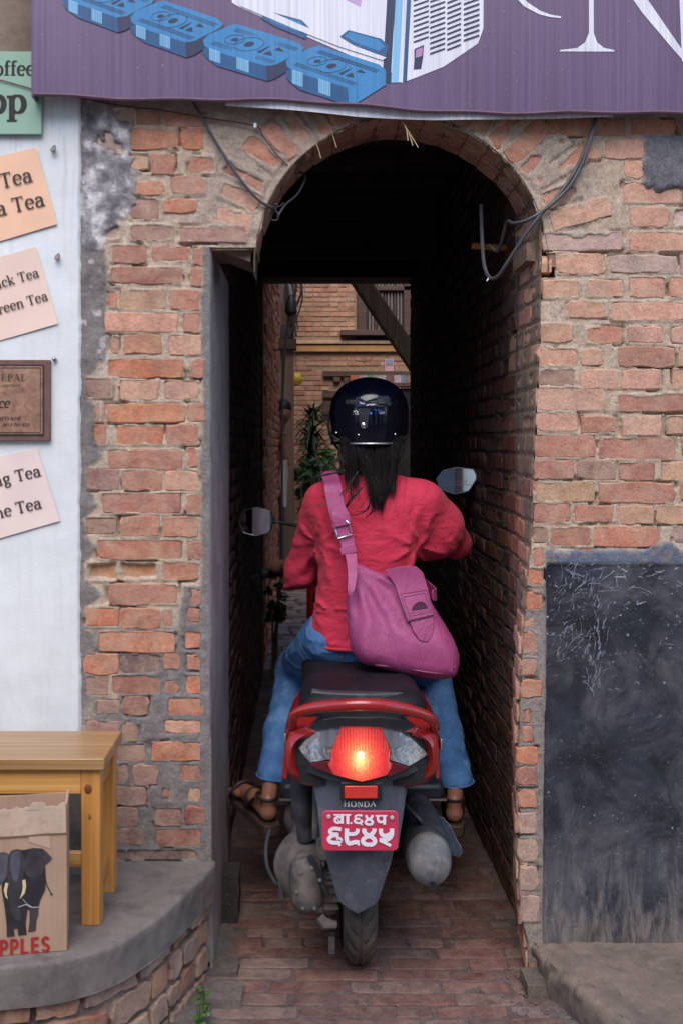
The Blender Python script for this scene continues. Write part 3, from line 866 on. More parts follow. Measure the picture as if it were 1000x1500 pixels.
# radial bricks of the arch ring
vrng = random.Random(5)
vous = []
for i in range(21):
    a = R(15 + i * (150 / 20)) + vrng.uniform(-0.02, 0.02)
    if math.sin(a) * 260 > 240 and False: continue
    rin, rout = AR + vrng.uniform(3, 14), AR + vrng.uniform(70, 112)
    wd = vrng.uniform(26, 31)
    vous.append((a, rin, rout, wd))
    ca, sa = math.cos(a), -math.sin(a)
    rx_, ry_ = PX - AX, PY - AY
    u = rx_ * ca + ry_ * sa; v = -rx_ * sa + ry_ * ca
    ax_, ay_ = np.abs(u - (rin + rout) / 2) - (rout - rin) / 2, np.abs(v) - wd / 2
    d = np.sqrt(np.maximum(ax_, 0) ** 2 + np.maximum(ay_, 0) ** 2) + np.minimum(np.maximum(ax_, ay_), 0)
    dist = np.minimum(dist, np.where(PY < 352, d, 60))
ra = np.sqrt((PX - AX) ** 2 + (PY - AY) ** 2)
n1 = fbm(wx_ * 14, wz_ * 14, 0.3, 3, 4); n2 = fbm(wx_ * 45, wz_ * 45, 0.7, 9, 4); n3 = fbm(wx_ * 130, wz_ * 130, 0.2, 21, 3)
n4 = fbm(wx_ * 5, wz_ * 5, 2.3, 33, 3)
BL = np.array([(112, 150), (150, 150), (190, 132), (222, 140), (262, 160), (300, 160), (326, 142), (355, 150), (392, 158), (430, 157), (458, 155), (490, 157), (525, 154), (556, 124), (586, 130), (605, 142),
               (640, 138), (670, 152), (688, 124), (716, 130), (740, 146), (760, 124), (785, 130), (805, 142), (824, 122), (850, 124), (870, 152), (892, 122), (918, 128), (940, 140), (958, 120), (1400, 118)], float)
bl = np.interp(PY, BL[:, 0], BL[:, 1]) + 7 * n2 + 4 * n1
br = np.where(PY < 860, 295.5 + 6 * n2, np.interp(PY, [860, 900, 1000, 1100, 1240, 1280], [268, 262, 258, 262, 268, 250]) + 10 * n1)
cem = sstep(3, -4, PX - bl) + sstep(-4, 3, PX - br) * (PX < 316) * (PY > 362)
# grey cement: the low part of the left pier, the foot of the right jamb, the patch near the banner, the edge above the black panel
cem = np.maximum(cem, sstep(880, 960, PY) * (PX < 310) * sstep(-0.5, 0.25, n1 + 0.5 * (PX > 170)))
cem = np.maximum(cem, sstep(1185, 1240, PY + 20 * n1) * (PX < 320))
patch = sstep(6, -6, np.maximum(np.abs(PX - 985) - 42, np.abs(PY - 238) - 40) + 9 * n1 + 7 * n2)
low = sstep(-6, 4, PY - (806 - 12 * sstep(940, 960, PX) * sstep(1000, 980, PX)) + 7 * n1) * (PX > 797)
archz = sstep(AR + 125, AR + 70, ra) * (PY < 352)
jamb_g = sstep(800, 900, PY) * (PX > 700) * (PX < 797)
cem_c = np.clip(np.maximum.reduce([cem, patch, low, jamb_g * 0.8]), 0, 1)
# surface: y depth in metres (negative = towards the street)
base = 0.0022 + 0.0024 * n1 + 0.0016 * n2 + 0.0007 * n3
smear = (1.5 + 11 * n1 + 7 * n2) * 0.5                       # px of mortar drawn over the brick faces
smear = np.maximum(smear, 0.2 + 0.8 * n2) + 12 * archz * (0.30 + 1.0 * n1 + 0.6 * n4 + 0.3 * n2) + 4 * (PX > 800) * (PY < 640) * (0.1 + 0.5 * n4 + 0.5 * n1)
inside = sstep(0, -5, dist + smear)
yq = np.where(dist < 0, -0.0018 + 0.0012 * n2, base)
yq = yq * (1 - inside) + 0.02 * inside
deepj = sstep(0.10, 0.30, fbm(wx_ * 16, wz_ * 22, 4.0, 77, 3)) * sstep(3.0, 1.2, dist) * (dist > 0.0) * (1 - 0.92 * archz)
yq = yq + 0.014 * deepj
yc = -0.0006 + 0.0035 * n1 + 0.0016 * n2 + 0.0008 * n3
yc_in = sstep(1.0, -6, dist + 9 * n1 + 4 * n2 - 3)          # bricks of the listed rows still show through
cemlay = cem * (1 - yc_in * (PX < 292))
yq = yq * (1 - cemlay) + yc * cemlay
flk = sstep(0, 10, PX - 118) * sstep(6, -6, PX - np.interp(PY, [150, 185, 215, 240, 300, 335, 362], [160, 192, 190, 200, 200, 172, 150]) + 22 * n1 + 9 * n2) * (PY < 366)
strip = sstep(2, -3, PX - bl + 6)
yq = np.where(strip > 0.3, yq * (1 - strip) + (yc - 0.001) * strip, yq)
flk = flk * sstep(-0.22, -0.02, n1 + 0.5 * n2 + 0.25)
yq = yq * (1 - flk) + (-0.0045 + 0.006 * n1 + 0.004 * n2 + 0.0016 * n3) * flk
yq = yq * (1 - patch) + (-0.009 + 0.003 * n2 + 0.0012 * n3 + 0.002 * n1) * patch
yq = yq * (1 - low) + (-0.003 + 0.003 * n1) * low
flat = (PX > 802) * (PY > 826)
yq = np.where(flat, 0.004, yq)
tan_ = np.array(lin(180, 160, 142, K)); grey = np.array(lin(124, 117, 114, K)); pale = np.array(lin(180, 156, 138, K)); dgrey = np.array(lin(104, 102, 108, K)); whitew = np.array(lin(206, 200, 202, K))
cc = tan_[None, None, :] * np.ones(PX.shape + (3,))
k = sstep(-0.1, 0.5, n4)[..., None]
cc = cc * (1 - 0.55 * k * (PX > 700)[..., None]) + pale * 0.55 * k * (PX > 700)[..., None]
ag = (archz * sstep(-0.25, 0.4, n4 + 0.6 * n1))[..., None]
cc = cc * (1 - 0.75 * ag) + np.array(lin(150, 136, 126, K)) * 0.75 * ag
cm = cem_c[..., None]
cc = cc * (1 - cm) + grey * cm
pm_ = patch[..., None]
cc = cc * (1 - pm_) + dgrey * pm_
wl = (sstep(0.12, 0.34, n1 + 0.6 * n2) * (PX < 200) * sstep(345, 300, PY) + 0.8 * sstep(0.25, 0.4, n2 + 0.4 * n1) * (PX < 175) * (PY < 560))[..., None]
cc = cc * (1 - 0.8 * np.clip(wl, 0, 1)) + whitew * 0.8 * np.clip(wl, 0, 1)
sm = (sstep(0.0, 0.35, -n1 + 0.4 * n2) * (PX < 170) * (PY < 660))[..., None]
cc = cc * (1 - 0.45 * sm) + np.array(lin(92, 88, 90, K)) * 0.45 * sm
q_ = fbm(wx_ * 34, wz_ * 34, 9.0, 90, 5)[..., None] + 0.25 * fbm(wx_ * 8, wz_ * 8, 2.0, 91, 2)[..., None]
w1, w2 = sstep(0.10, 0.40, q_), 0.6 * sstep(0.0, -0.3, q_)
fc = np.array(lin(142, 136, 138, K)) * (1 - w1) * (1 - w2) + whitew * 0.9 * w1 + np.array(lin(88, 84, 90, K)) * w2
fc = fc * (1 + 0.25 * n2[..., None])
cc = cc * (1 - flk[..., None]) + fc * flk[..., None]
lowb = (low * sstep(0.0, 0.3, n2 + 0.4))[..., None]
cc = cc * (1 - lowb) + np.array(lin(98, 104, 120, K)) * lowb
cc = np.clip(cc, 0, 0.9)
# opening
def opening(px, py, e=0.0):
    circ = (np.sqrt((px - AX) ** 2 + (py - AY) ** 2) < AR - e) & (py < 371)
    circ &= ~((px < 375 + e))
    low_ = (py >= 365) & (px > jl(py) + e) & (px < jr(py) - e)
    low_ &= ~((py < 372) & (px > 700))
    notch = (py > 371) & (py < 404) & (px > 700) & (px < 813 - e)
    return circ | low_ | notch
op = opening(PX, PY)
# pull vertices next to the opening onto a ragged line
near = (~op) & (ra < AR + H * 1.2) & (PY < 371) & (PX > 376)
s = (AR + 3.2 * n2 + 3.5 * n1) / np.maximum(ra, 1)
PX2 = np.where(near, AX + (PX - AX) * s, PX); PY2 = np.where(near, AY + (PY - AY) * s, PY)
V = np.stack([(PX2 - 450) * S0, yq, CAMZ - (PY2 - 650) * S0], axis=-1).reshape(-1, 3)
nx_, ny_ = PX.shape
I = np.arange(nx_ * ny_).reshape(nx_, ny_)
F = np.stack([I[:-1, :-1], I[:-1, 1:], I[1:, 1:], I[1:, :-1]], axis=-1).reshape(-1, 4)
opf = op.ravel()
keep = ~opf[F].any(axis=1)
keep &= ~((PX.ravel()[F] > 806).all(axis=1) & (PY.ravel()[F] > 832).all(axis=1))       # the black panel stands here
F = F[keep]
mk("mortar", V, F.astype(np.int32), MORTAR, wall, True, cc.reshape(-1, 3))
brng = random.Random(11)
nb = 0
for (x0, y0, x1, y1, c) in rects:
    bw, bh = (x1 - x0) * S0, (y1 - y0) * S0
    me = brick_mesh(bw * 1.0, bh * 1.0, 0.04, nb * 3 + 1, 16 if bw > 0.1 else 12, 1.25)
    dy = brng.uniform(-0.0022, 0.001) + (0.016 if c == 'Y' else 0) + (0.004 if c in 'dw' else 0)
    rot = Matrix.Rotation(brng.uniform(-0.012, 0.012), 3, 'Z') @ Matrix.Rotation(brng.uniform(-0.03, 0.03), 3, 'X') @ Matrix.Rotation(brng.uniform(-0.014, 0.014), 3, 'Y')
    put_brick(wall, me, ((x0 + x1) / 2 * S0 - 450 * S0, dy, CAMZ - ((y0 + y1) / 2 - 650) * S0), rot, bcol(c, brng))
    nb += 1
for (a, rin, rout, wd) in vous:
    px, py = AX + (rin + rout) / 2 * math.cos(a), AY - (rin + rout) / 2 * math.sin(a)
    if py > 350 or (px - 450) * S0 > 0.78: continue
    me = brick_mesh((rout - rin) * S0, wd * S0, 0.04, 500 + nb, 14, 1.5)
    rot = Matrix.Rotation(-a, 3, 'Y') @ Matrix.Rotation(brng.uniform(-0.03, 0.03), 3, 'X')
    put_brick(wall, me, ((px - 450) * S0, brng.uniform(-0.003, 0.0035), CAMZ - (py - 650) * S0), rot, bcol(brng.choice('oobbrk'), brng))
    nb += 1
# soffit of the arch: two headers deep, faces to the centre
hv = variants("soffit", 0.100, 0.062, 0.03, 6, 12, 1.6)
cx, cz, rr = (AX - 450) * S0, CAMZ - (AY - 650) * S0, AR * S0
for i in range(20):
    a = R(3 + i * 9.15)
    for j in range(2):
        if a > R(172): continue
        # local -Y (face) -> towards the centre; local X -> along +Y (into the wall); local Z -> tangent
        n_ = Vector((-math.cos(a), 0, -math.sin(a))); xx = Vector((0, 1, 0)); zz = xx.cross(-n_)
        M = Matrix((xx, -n_, zz)).transposed()
        rad = rr + brng.uniform(0.0, 0.006)
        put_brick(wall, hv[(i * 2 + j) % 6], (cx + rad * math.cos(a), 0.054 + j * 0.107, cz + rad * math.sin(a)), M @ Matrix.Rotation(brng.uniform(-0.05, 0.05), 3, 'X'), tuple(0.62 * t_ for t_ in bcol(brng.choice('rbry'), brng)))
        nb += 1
# mortar bed behind the soffit, the left springing block, the wall's thickness
u_ = np.linspace(-0.06, math.pi + 0.06, 90); t_ = np.linspace(-0.002, 0.22, 24)
U, T = np.meshgrid(u_, t_, indexing='ij')
rn = rr + 0.007 + 0.005 * fbm(U * 6, T * 20, 0.5, 4) + 0.0015 * fbm(U * 30, T * 80, 0.5, 5)
rn = np.where(T < 0.006, rr + 0.0015, rn)
Vv = np.stack([cx + rn * np.cos(U), T, cz + rn * np.sin(U)], -1).reshape(-1, 3)
I = np.arange(U.size).reshape(U.shape)
Fq = np.stack([I[:-1, :-1], I[1:, :-1], I[1:, 1:], I[:-1, 1:]], -1).reshape(-1, 4)
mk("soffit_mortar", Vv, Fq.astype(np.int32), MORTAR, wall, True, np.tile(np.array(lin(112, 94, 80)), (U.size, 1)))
def rough_block(name, lo, hi, mat, parent, step=0.012, amp=0.004, seed=1, col=None, freq=16):
    """a box with an uneven skin"""
    bm = bmesh.new(); bmesh.ops.create_cube(bm, size=1.0)
    lo, hi = Vector(lo), Vector(hi); sz = hi - lo
    for q in bm.verts: q.co = Vector((lo[i] + (q.co[i] + 0.5) * sz[i] for i in range(3)))
    for ax in range(3):
        k = int(min(60, max(1, round(sz[ax] / step)))); no = [0, 0, 0]; no[ax] = 1
        for i in range(1, k):
            co = [0, 0, 0]; co[ax] = lo[ax] + sz[ax] * i / k
            bmesh.ops.bisect_plane(bm, geom=bm.verts[:] + bm.edges[:] + bm.faces[:], plane_co=co, plane_no=no)
    bm.normal_update()
    co = np.array([tuple(q.co) for q in bm.verts]); no = np.array([tuple(q.normal) for q in bm.verts])
    d = fbm(co[:, 0] * freq, co[:, 1] * freq, co[:, 2] * freq, seed) * amp + fbm(co[:, 0] * freq * 4, co[:, 1] * freq * 4, co[:, 2] * freq * 4, seed + 5) * amp * 0.4
    ed = np.array([len(q.link_faces) for q in bm.verts])
    for q, dd, nn in zip(bm.verts, d, no): q.co += Vector(nn) * float(dd)
    org = WLOC[parent.name] if parent is not None else Vector((0, 0, 0))
    for q in bm.verts: q.co -= org
    me = bpy.data.meshes.new(name); bm.to_mesh(me); bm.free(); me.materials.append(mat)
    me.polygons.foreach_set('use_smooth', np.ones(len(me.polygons), dtype=bool)); me.set_sharp_from_angle(angle=R(50))
    if col is not None:
        a = me.color_attributes.new("Col", 'FLOAT_COLOR', 'POINT'); c = np.ones((len(me.vertices), 4), dtype=np.float32); c[:, :3] = col; a.data.foreach_set('color', c.ravel())
    return link(bpy.data.objects.new(name, me), parent, org)
XL, XR = (309 - 450) * S0, (790 - 450) * S0
o = rough_block("springing_block", ((302 - 450) * S0 - 0.03, 0.008, 1.8765), ((375 - 450) * S0, 0.216, 1.96), MORTAR, wall, 0.012, 0.004, 3, lin(132, 114, 100, K))
o = rough_block("corbel_brick", ((776 - 450) * S0, 0.05, 1.855), ((818 - 450) * S0, 0.22, 1.905), MORTAR, wall, 0.012, 0.006, 8, lin(140, 116, 100, K))
m_ = MB()
m_.box((0.25, 0.118, 3.35), (1.6, 0.098, 1.08))                      # wall above the arch, up behind the banner
m_.build("wall_core", PLASTER, wall, False)
# spandrel fill between the arch bed and the wall core
poly = [(-0.28, 2.27), (0.80, 2.27), (0.80, 1.86)] + [(cx + (rr + 0.016) * math.cos(a), cz + (rr + 0.016) * math.sin(a)) for a in np.linspace(0.02, math.pi - 0.02, 40)] + [(-0.28, 1.9)]
plate("wall_core", poly, lambda u, v: Vector((u, 0.03, v)), 0.186, PLASTER, wall, smooth=False)

# ------------------------------------------------------------------ black painted panel right of the doorway
xa, za, zb = (797 - 450) * S0, WZ(1395, 2.65), WZ(822, 2.65)
gxx = np.arange(xa, 1.35, 0.006); gzz = np.arange(za - 0.03, zb + 0.004, 0.006)
GX, GZ = np.meshgrid(gxx, gzz, indexing='ij')
yy = -0.0042 + 0.0018 * fbm(GX * 9, GZ * 9, 0.1, 12) + 0.0009 * fbm(GX * 50, GZ * 50, 0.1, 13)
lip = np.maximum(sstep(xa + 0.012, xa + 0.002, GX), sstep(zb - 0.006, zb, GZ))
yy = yy - 0.004 * np.maximum(sstep(xa + 0.016, xa + 0.006, GX) * sstep(xa, xa + 0.006, GX), sstep(zb - 0.012, zb - 0.005, GZ))
yy = np.where((GX < xa + 0.003) | (GZ > zb - 0.0035), 0.012, yy)
GX2 = GX + 0.003 * fbm(GZ * 25, GZ * 0, 0.3, 15) * (GX < xa + 0.02)
GX2 = GX2 - 0.008 * sstep(1.0, 0.1, GZ) * sstep(xa + 0.1, xa, GX)
I = np.arange(GX.size).reshape(GX.shape)
Fq = np.stack([I[:-1, :-1], I[1:, :-1], I[1:, 1:], I[:-1, 1:]], -1).reshape(-1, 4)
mk("black_panel", np.stack([GX2, yy, GZ], -1).reshape(-1, 3), Fq.astype(np.int32), BLACKB, wall, True)['label'] = "black painted render panel with pale scratches and worn foot"

# ------------------------------------------------------------------ white limewashed wall on the left
ww = thing("white_wall", "white limewashed wall with tilted paper menus and a brown plaque", "wall", (-1.0, 0.0, 0.2))
xe = (120 - 450) * S0
gxx = np.concatenate([np.arange(-1.75, xe - 0.03, 0.012), np.arange(xe - 0.03, xe + 0.001, 0.003)]); gzz = np.arange(0.485, 2.31, 0.008)
GX, GZ = np.meshgrid(gxx, gzz, indexing='ij')
yy = -0.011 + 0.0028 * fbm(GX * 5, GZ * 5, 0.1, 22) + 0.001 * fbm(GX * 28, GZ * 28, 0.1, 23)
yy = yy + 0.012 * sstep(xe - 0.008, xe, GX)
ed = sstep(xe - 0.03, xe, GX)
GX2 = GX + ed * (0.003 * fbm(GZ * 60, GZ * 0, 0.5, 24) + 0.004 * fbm(GZ * 9, GZ * 0, 0.5, 25))
I = np.arange(GX.size).reshape(GX.shape)
Fq = np.stack([I[:-1, :-1], I[1:, :-1], I[1:, 1:], I[:-1, 1:]], -1).reshape(-1, 4)
mk("plaster_face", np.stack([GX2, yy, GZ], -1).reshape(-1, 3), Fq.astype(np.int32), WHITE, ww, True)
rough_block("bare_render", (-1.75, -0.002, 0.25), ((119 - 450) * S0, 0.03, 0.50), CONC, ww, 0.02, 0.004, 44)
o = rough_block("timber_lintel", (-1.75, -0.016, WZ(78, 2.63)), (WX(70, 2.63), 0.03, 2.9), PLASTER, ww, 0.03, 0.004, 41)
m_ = MB(); m_.box((-1.17, 0.13, 1.6), (0.58, 0.11, 1.6)); m_.build("wall_core", PLASTER, ww, False)

# ------------------------------------------------------------------ the passage behind the arch
YF = 3.37
pr = thing("passage_wall", "dark brick side wall running back inside the passage, right of the rider", "wall", (0.62, 1.6, 0))
pl = thing("passage_wall", "dark passage wall with grey cement jamb, left of the rider", "wall", (-0.28, 1.6, 0))
def xr(y, z):
    """right wall: its front corner wanders, further in it is straight"""
    py = 650 + (CAMZ - z) / S0
    f = np.interp(py, JR[:, 0], JR[:, 1]) - 450
    f = np.where(py < 405, 792 - 450, f) * S0
    k_ = sstep(0.02, 0.34, y)
    return f * (1 - k_) + 0.6007 * k_
ys = np.concatenate([np.arange(0.0, 0.9, 0.006), np.arange(0.9, YF + 0.01, 0.03)]); zs = np.concatenate([np.arange(-0.02, 1.86, 0.006), np.arange(1.86, 2.56, 0.02)])
GY, GZ = np.meshgrid(ys, zs, indexing='ij')
nA = fbm(GY * 14, GZ * 14, 0.3, 51); nB = fbm(GY * 45, GZ * 45, 0.3, 52)
dirt_d = np.full(GY.shape, 0.03, dtype=np.float32)
prng = random.Random(21)
rb_list = []
pitch = 0.0583; row = 0; z = 0.01
while z < 2.5:
    y = prng.uniform(0.0, 0.03) if row % 2 else prng.uniform(0.01, 0.05)
    y = 0.004
    first = True
    while y < YF - 0.03:
        L = prng.choice((0.09, 0.19)) if not first else (0.09 if row % 2 else 0.19)
        first = False
        L = min(L, YF - 0.02 - y)
        if L < 0.04: break
        rb_list.append((y, y + L, z, z + pitch - 0.011 + prng.uniform(-0.002, 0.002)))
        y += L + prng.uniform(0.008, 0.014)
    z += pitch; row += 1
near_b = [b for b in rb_list if b[0] < 0.72]
for (y0, y1, z0, z1) in rb_list:
    ia, ib = np.searchsorted(ys, (y0 - 0.02, y1 + 0.02)); ja, jb = np.searchsorted(zs, (z0 - 0.02, z1 + 0.02))
    if ia >= ib or ja >= jb: continue
    a_, b_ = np.abs(GY[ia:ib, ja:jb] - (y0 + y1) / 2) - (y1 - y0) / 2, np.abs(GZ[ia:ib, ja:jb] - (z0 + z1) / 2) - (z1 - z0) / 2
    d = np.sqrt(np.maximum(a_, 0) ** 2 + np.maximum(b_, 0) ** 2) + np.minimum(np.maximum(a_, b_), 0)
    dirt_d[ia:ib, ja:jb] = np.minimum(dirt_d[ia:ib, ja:jb], d)
smr = 0.004 + np.maximum(0, 0.004 + 0.022 * nA + 0.012 * nB) + 0.026 * sstep(0.8, 1.2, GZ) * sstep(0.27, 0.2, GY) * (0.7 + nA) + 0.02 * sstep(0.5, 0.1, GZ) * sstep(0.3, 0.0, GY)
seam = np.exp(-((GY - 0.265 + 0.02 * nA) / 0.02) ** 2)
ins = sstep(0, -0.007, dirt_d + smr + 0.03 * seam)
off = np.where(dirt_d < 0, -0.0016 + 0.001 * nB, 0.0018 + 0.002 * nA)
off = off * (1 - ins) + 0.02 * ins - 0.004 * seam
off = off + 0.016 * sstep(0.4, 0.56, fbm(GY * 9, GZ * 34, 4.0, 57, 3)) * (GY > 0.28)
XX = xr(GY, GZ) + off + 0.006 * fbm(GY * 3, GZ * 3, 0.4, 53)
cgr = np.array(lin(138, 116, 100, K)); cdk = np.array(lin(98, 92, 92, K))
kk = np.clip(seam * 1.2 + sstep(0.1, 0.5, nA) * 0.6, 0, 1)[..., None]
I = np.arange(GY.size).reshape(GY.shape)
Fq = np.stack([I[:-1, :-1], I[:-1, 1:], I[1:, 1:], I[1:, :-1]], -1).reshape(-1, 4)
soot_shade = (1 - 0.76 * sstep(0.24, 0.5, GY + 0.06 * nA + 0.04 * sstep(1.0, 0.4, GZ)))[..., None]  # soot plus the passage's growing shade, put into the mortar colour by depth
mk("mortar", np.stack([XX, GY, GZ], -1).reshape(-1, 3), Fq.astype(np.int32), MORTAR, pr, True, (soot_shade * (cgr * (1 - kk) + cdk * kk)).reshape(-1, 3))
RX = Matrix(((0, 1, 0), (-1, 0, 0), (0, 0, 1)))      # local -Y face -> -X ; local X -> -Y
vs_, vh_ = variants("pass_s", 0.19, 0.0475, 0.03, 7, 12, 1.3), variants("pass_h", 0.09, 0.0475, 0.03, 7, 10, 1.3)
bt = Batch(); cnt = 0
for b in sorted(rb_list, key=lambda q: q[0]):
    y0, y1, z0, z1 = b; L = y1 - y0
    me = (vs_ if L > 0.14 else vh_)[prng.randrange(7)]
    sc = (L / (0.19 if L > 0.14 else 0.09), 1, (z1 - z0) / 0.0475)
    ym, zm = (y0 + y1) / 2, (z0 + z1) / 2
    loc = (float(xr(np.array(ym), np.array(zm))) + prng.uniform(-0.004, 0.002), ym, zm)
    slope = float(xr(np.array(y1), np.array(zm)) - xr(np.array(y0), np.array(zm))) / L
    rot = Matrix.Rotation(-math.atan(slope), 3, 'Z') @ RX
    c = bcol(prng.choice(('rropmbrp' if z0 < 1.3 else 'rrbypr') if y0 < 0.22 else 'mpdrmp'), prng, 0.15)
    if y0 < 0.2: c = tuple(t_ * 1.2 for t_ in c)  # brightens the first stretch: doorway light put into the brick colour
    c = tuple(t_ * (1 - 0.70 * float(sstep(0.2, 0.45, ym))) for t_ in c)  # brick colour darkens inwards: soot with the passage's shade mixed in
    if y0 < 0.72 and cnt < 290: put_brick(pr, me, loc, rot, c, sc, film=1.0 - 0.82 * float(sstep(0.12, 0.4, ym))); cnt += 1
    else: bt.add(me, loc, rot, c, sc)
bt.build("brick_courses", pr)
m_ = MB(); m_.box((0.93, YF / 2 + 0.02, 1.6), (0.30, YF / 2 - 0.03, 1.62)); m_.build("wall_core", PLASTER, pr, False)
# left: cement-rendered reveal, then rough brick
ys = np.arange(0.0, 0.62, 0.007); zs = np.arange(0.0, 1.885, 0.007)
GY, GZ = np.meshgrid(ys, zs, indexing='ij')
XX = XL + 0.003 * fbm(GY * 4, GZ * 4, 0.3, 61) + 0.0012 * fbm(GY * 30, GZ * 30, 0.3, 62) - 0.006 * sstep(0.012, 0.0, GY) + 0.006 * sstep(0.4, 0.0, GZ)
I = np.arange(GY.size).reshape(GY.shape)
Fq = np.stack([I[:-1, :-1], I[1:, :-1], I[1:, 1:], I[:-1, 1:]], -1).reshape(-1, 4)
mk("cement_jamb", np.stack([XX, GY, GZ], -1).reshape(-1, 3), Fq.astype(np.int32), JAMB, pl, True)
RXl = Matrix(((0, -1, 0), (1, 0, 0), (0, 0, 1)))
bt = Batch(); z = 0.01; row = 0
while z < 2.5:
    y = 0.60 + (0.0 if row % 2 else -0.05); 
    while y < YF - 0.05:
        L = prng.choice((0.09, 0.19)); L = min(L, YF - 0.01 - y)
        me = (vs_ if L > 0.14 else vh_)[prng.randrange(7)]
        if y > 0.58: bt.add(me, (-0.2625 + prng.uniform(-0.004, 0.003), y + L / 2, z + 0.024), RXl, tuple(0.16 * t_ for t_ in bcol(prng.choice('mpdmp'), prng, 0.15)), (L / (0.19 if L > 0.14 else 0.09), 1, 1))  # near-black brick colour: soot and the unlit passage's shade together
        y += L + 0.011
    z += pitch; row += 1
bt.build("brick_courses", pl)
m_ = MB(); m_.box((-0.42, YF / 2 + 0.16, 1.6), (0.150, YF / 2 - 0.165, 1.62)); m_.build("wall_core", simple("soot_shade_plaster", lin(34, 29, 27), 0.3, 6, 0.95, 0.5), pl, False)  # core colour carries the same soot and painted shade
m_ = MB(); m_.box((-0.256, 0.606, 0.94), (0.0065, 0.008, 0.94)); m_.build("jamb_edge", OLDWOOD, pl, False)
o = rough_block("end_stone", (-0.31, YF - 0.10, 0.0), (-0.256, YF + 0.02, 2.4), CONC, pl, 0.03, 0.006, 66)
# ceiling, plank header, far lintel
pc = thing("passage_ceiling", "dark plank ceiling of the passage above the rider", "ceiling", (0.17, 1.8, 2.52))
m_ = MB(); m_.box((0.17, YF / 2 + 0.12, 2.60), (0.50, YF / 2 - 0.13, 0.07)); m_.build("deck", OLDWOOD, pc, False)
jr_ = random.Random(3)
for i in range(9):
    m_ = MB(); m_.box((0.17, 0.42 + i * 0.34, 2.500), (0.46, 0.035, 0.03)); m_.build("joist", OLDWOOD, pc, True, 40, 0.004)
hp = thing("plank_header", "dark plank panel hanging high inside the passage", "panel", (0.17, 2.1, 2.25))
z = 2.228
for i in range(3):
    m_ = MB(); m_.box((0.17, 2.10 + jr_.uniform(-0.006, 0.006), z + 0.043), (0.44, 0.016, 0.0415)); m_.build("plank", OLDWOOD, hp, True, 40, 0.004); z += 0.0866
lt = thing("lintel_beam", "heavy dark timber lintel over the far end of the passage", "beam", (0.17, YF - 0.1, 2.32))
for dy in (-0.16, -0.03):
    m_ = MB(); m_.box((0.17, YF + dy, 2.316 + 0.055), (0.50, 0.06, 0.055)); m_.build("timber", OLDWOOD, lt, True, 40, 0.006)
m_ = MB(); m_.box((0.17, YF - 0.09, 2.50), (0.55, 0.12, 0.075)); m_.build("infill", PLASTER, lt, False)
# the house over the passage
hs = thing("upper_house", "upper storey of the house above the banner", "house", (0.2, 1.7, 2.7))
m_ = MB(); m_.box((0.2, YF / 2 + 0.12, 4.30), (1.95, YF / 2 - 0.13, 1.58)); m_.build("wall", PLASTER, hs, False)
# ------------------------------------------------------------------ ground
def grid_obj(name, xs, ys, zf, mat, parent=None, cols=None):
    GX, GY = np.meshgrid(np.asarray(xs, np.float32), np.asarray(ys, np.float32), indexing='ij')
    Z = zf(GX, GY)
    I = np.arange(GX.size).reshape(GX.shape)
    Fq = np.stack([I[:-1, :-1], I[1:, :-1], I[1:, 1:], I[:-1, 1:]], -1).reshape(-1, 4)
    c = None if cols is None else cols(GX, GY).reshape(-1, 3)
    return mk(name, np.stack([GX, GY, Z], -1).reshape(-1, 3), Fq.astype(np.int32), mat, parent, True, c)
g = grid_obj("street_ground", np.linspace(-60, 60, 61), np.linspace(-60, 90, 76), lambda x, y: -0.05 + 0 * x, DIRT)
g['kind'] = 'structure'
pav = bpy.data.objects.new("brick_paving", None); COL.objects.link(pav); pav.location = (0.17, 0.3, 0); WLOC[pav.name] = Vector(pav.location)
pav['kind'] = 'structure'
def pz(x, y):
    return 0.006 * fbm(x * 3, y * 3, 0.2, 71) - 0.05 * sstep(-0.9, -2.5, y)
def pcol(GX, GY):
    n = fbm(GX * 8, GY * 8, 0.3, 75)[..., None]; m = fbm(GX * 30, GY * 30, 0.3, 76)[..., None]
    a, b = np.array(lin(118, 101, 98)), np.array(lin(94, 77, 75))
    k = np.clip(0.5 + 0.8 * n + 0.4 * m, 0, 1)
    side = np.clip(sstep(-0.17, -0.24, GX) + 0.8 * sstep(0.56, 0.62, GX), 0, 1)[..., None] * (GY < 0.5)[..., None]
    c = a * k + b * (1 - k)
    return c * (1 - side) + np.array(lin(112, 107, 104)) * side
def pbed(x, y):
    n = fbm(x * 14, y * 14, 0.3, 72); m = fbm(x * 50, y * 50, 0.3, 73)
    side = np.clip(sstep(-0.17, -0.25, x) + sstep(0.55, 0.62, x), 0, 1)
    return pz(x, y) - 0.0022 + 0.0042 * n + 0.002 * m + side * (0.005 + 0.004 * n + 0.004 * m)
grid_obj("dirt_joints", np.arange(-0.75, 1.15, 0.0075), np.concatenate([np.arange(-1.1, 1.2, 0.0075), np.arange(1.2, 3.5, 0.03)]), pbed, MORTAR, pav, pcol)
DOWN = Matrix(((1, 0, 0), (0, 0, 1), (0, -1, 0)))      # local -Y face -> +Z
frng = random.Random(77)
fv = variants("floor_s", 0.205, 0.050, 0.03, 8, 14, 1.7); fh = variants("floor_h", 0.10, 0.050, 0.03, 6, 12, 1.7)
y = -0.98; cnt = 0; fb = Batch(); row = 0
PALF = [(140, 98, 92), (134, 92, 90), (140, 112, 108), (116, 86, 86), (132, 112, 110), (116, 78, 76), (126, 106, 106)]
floorbricks = []
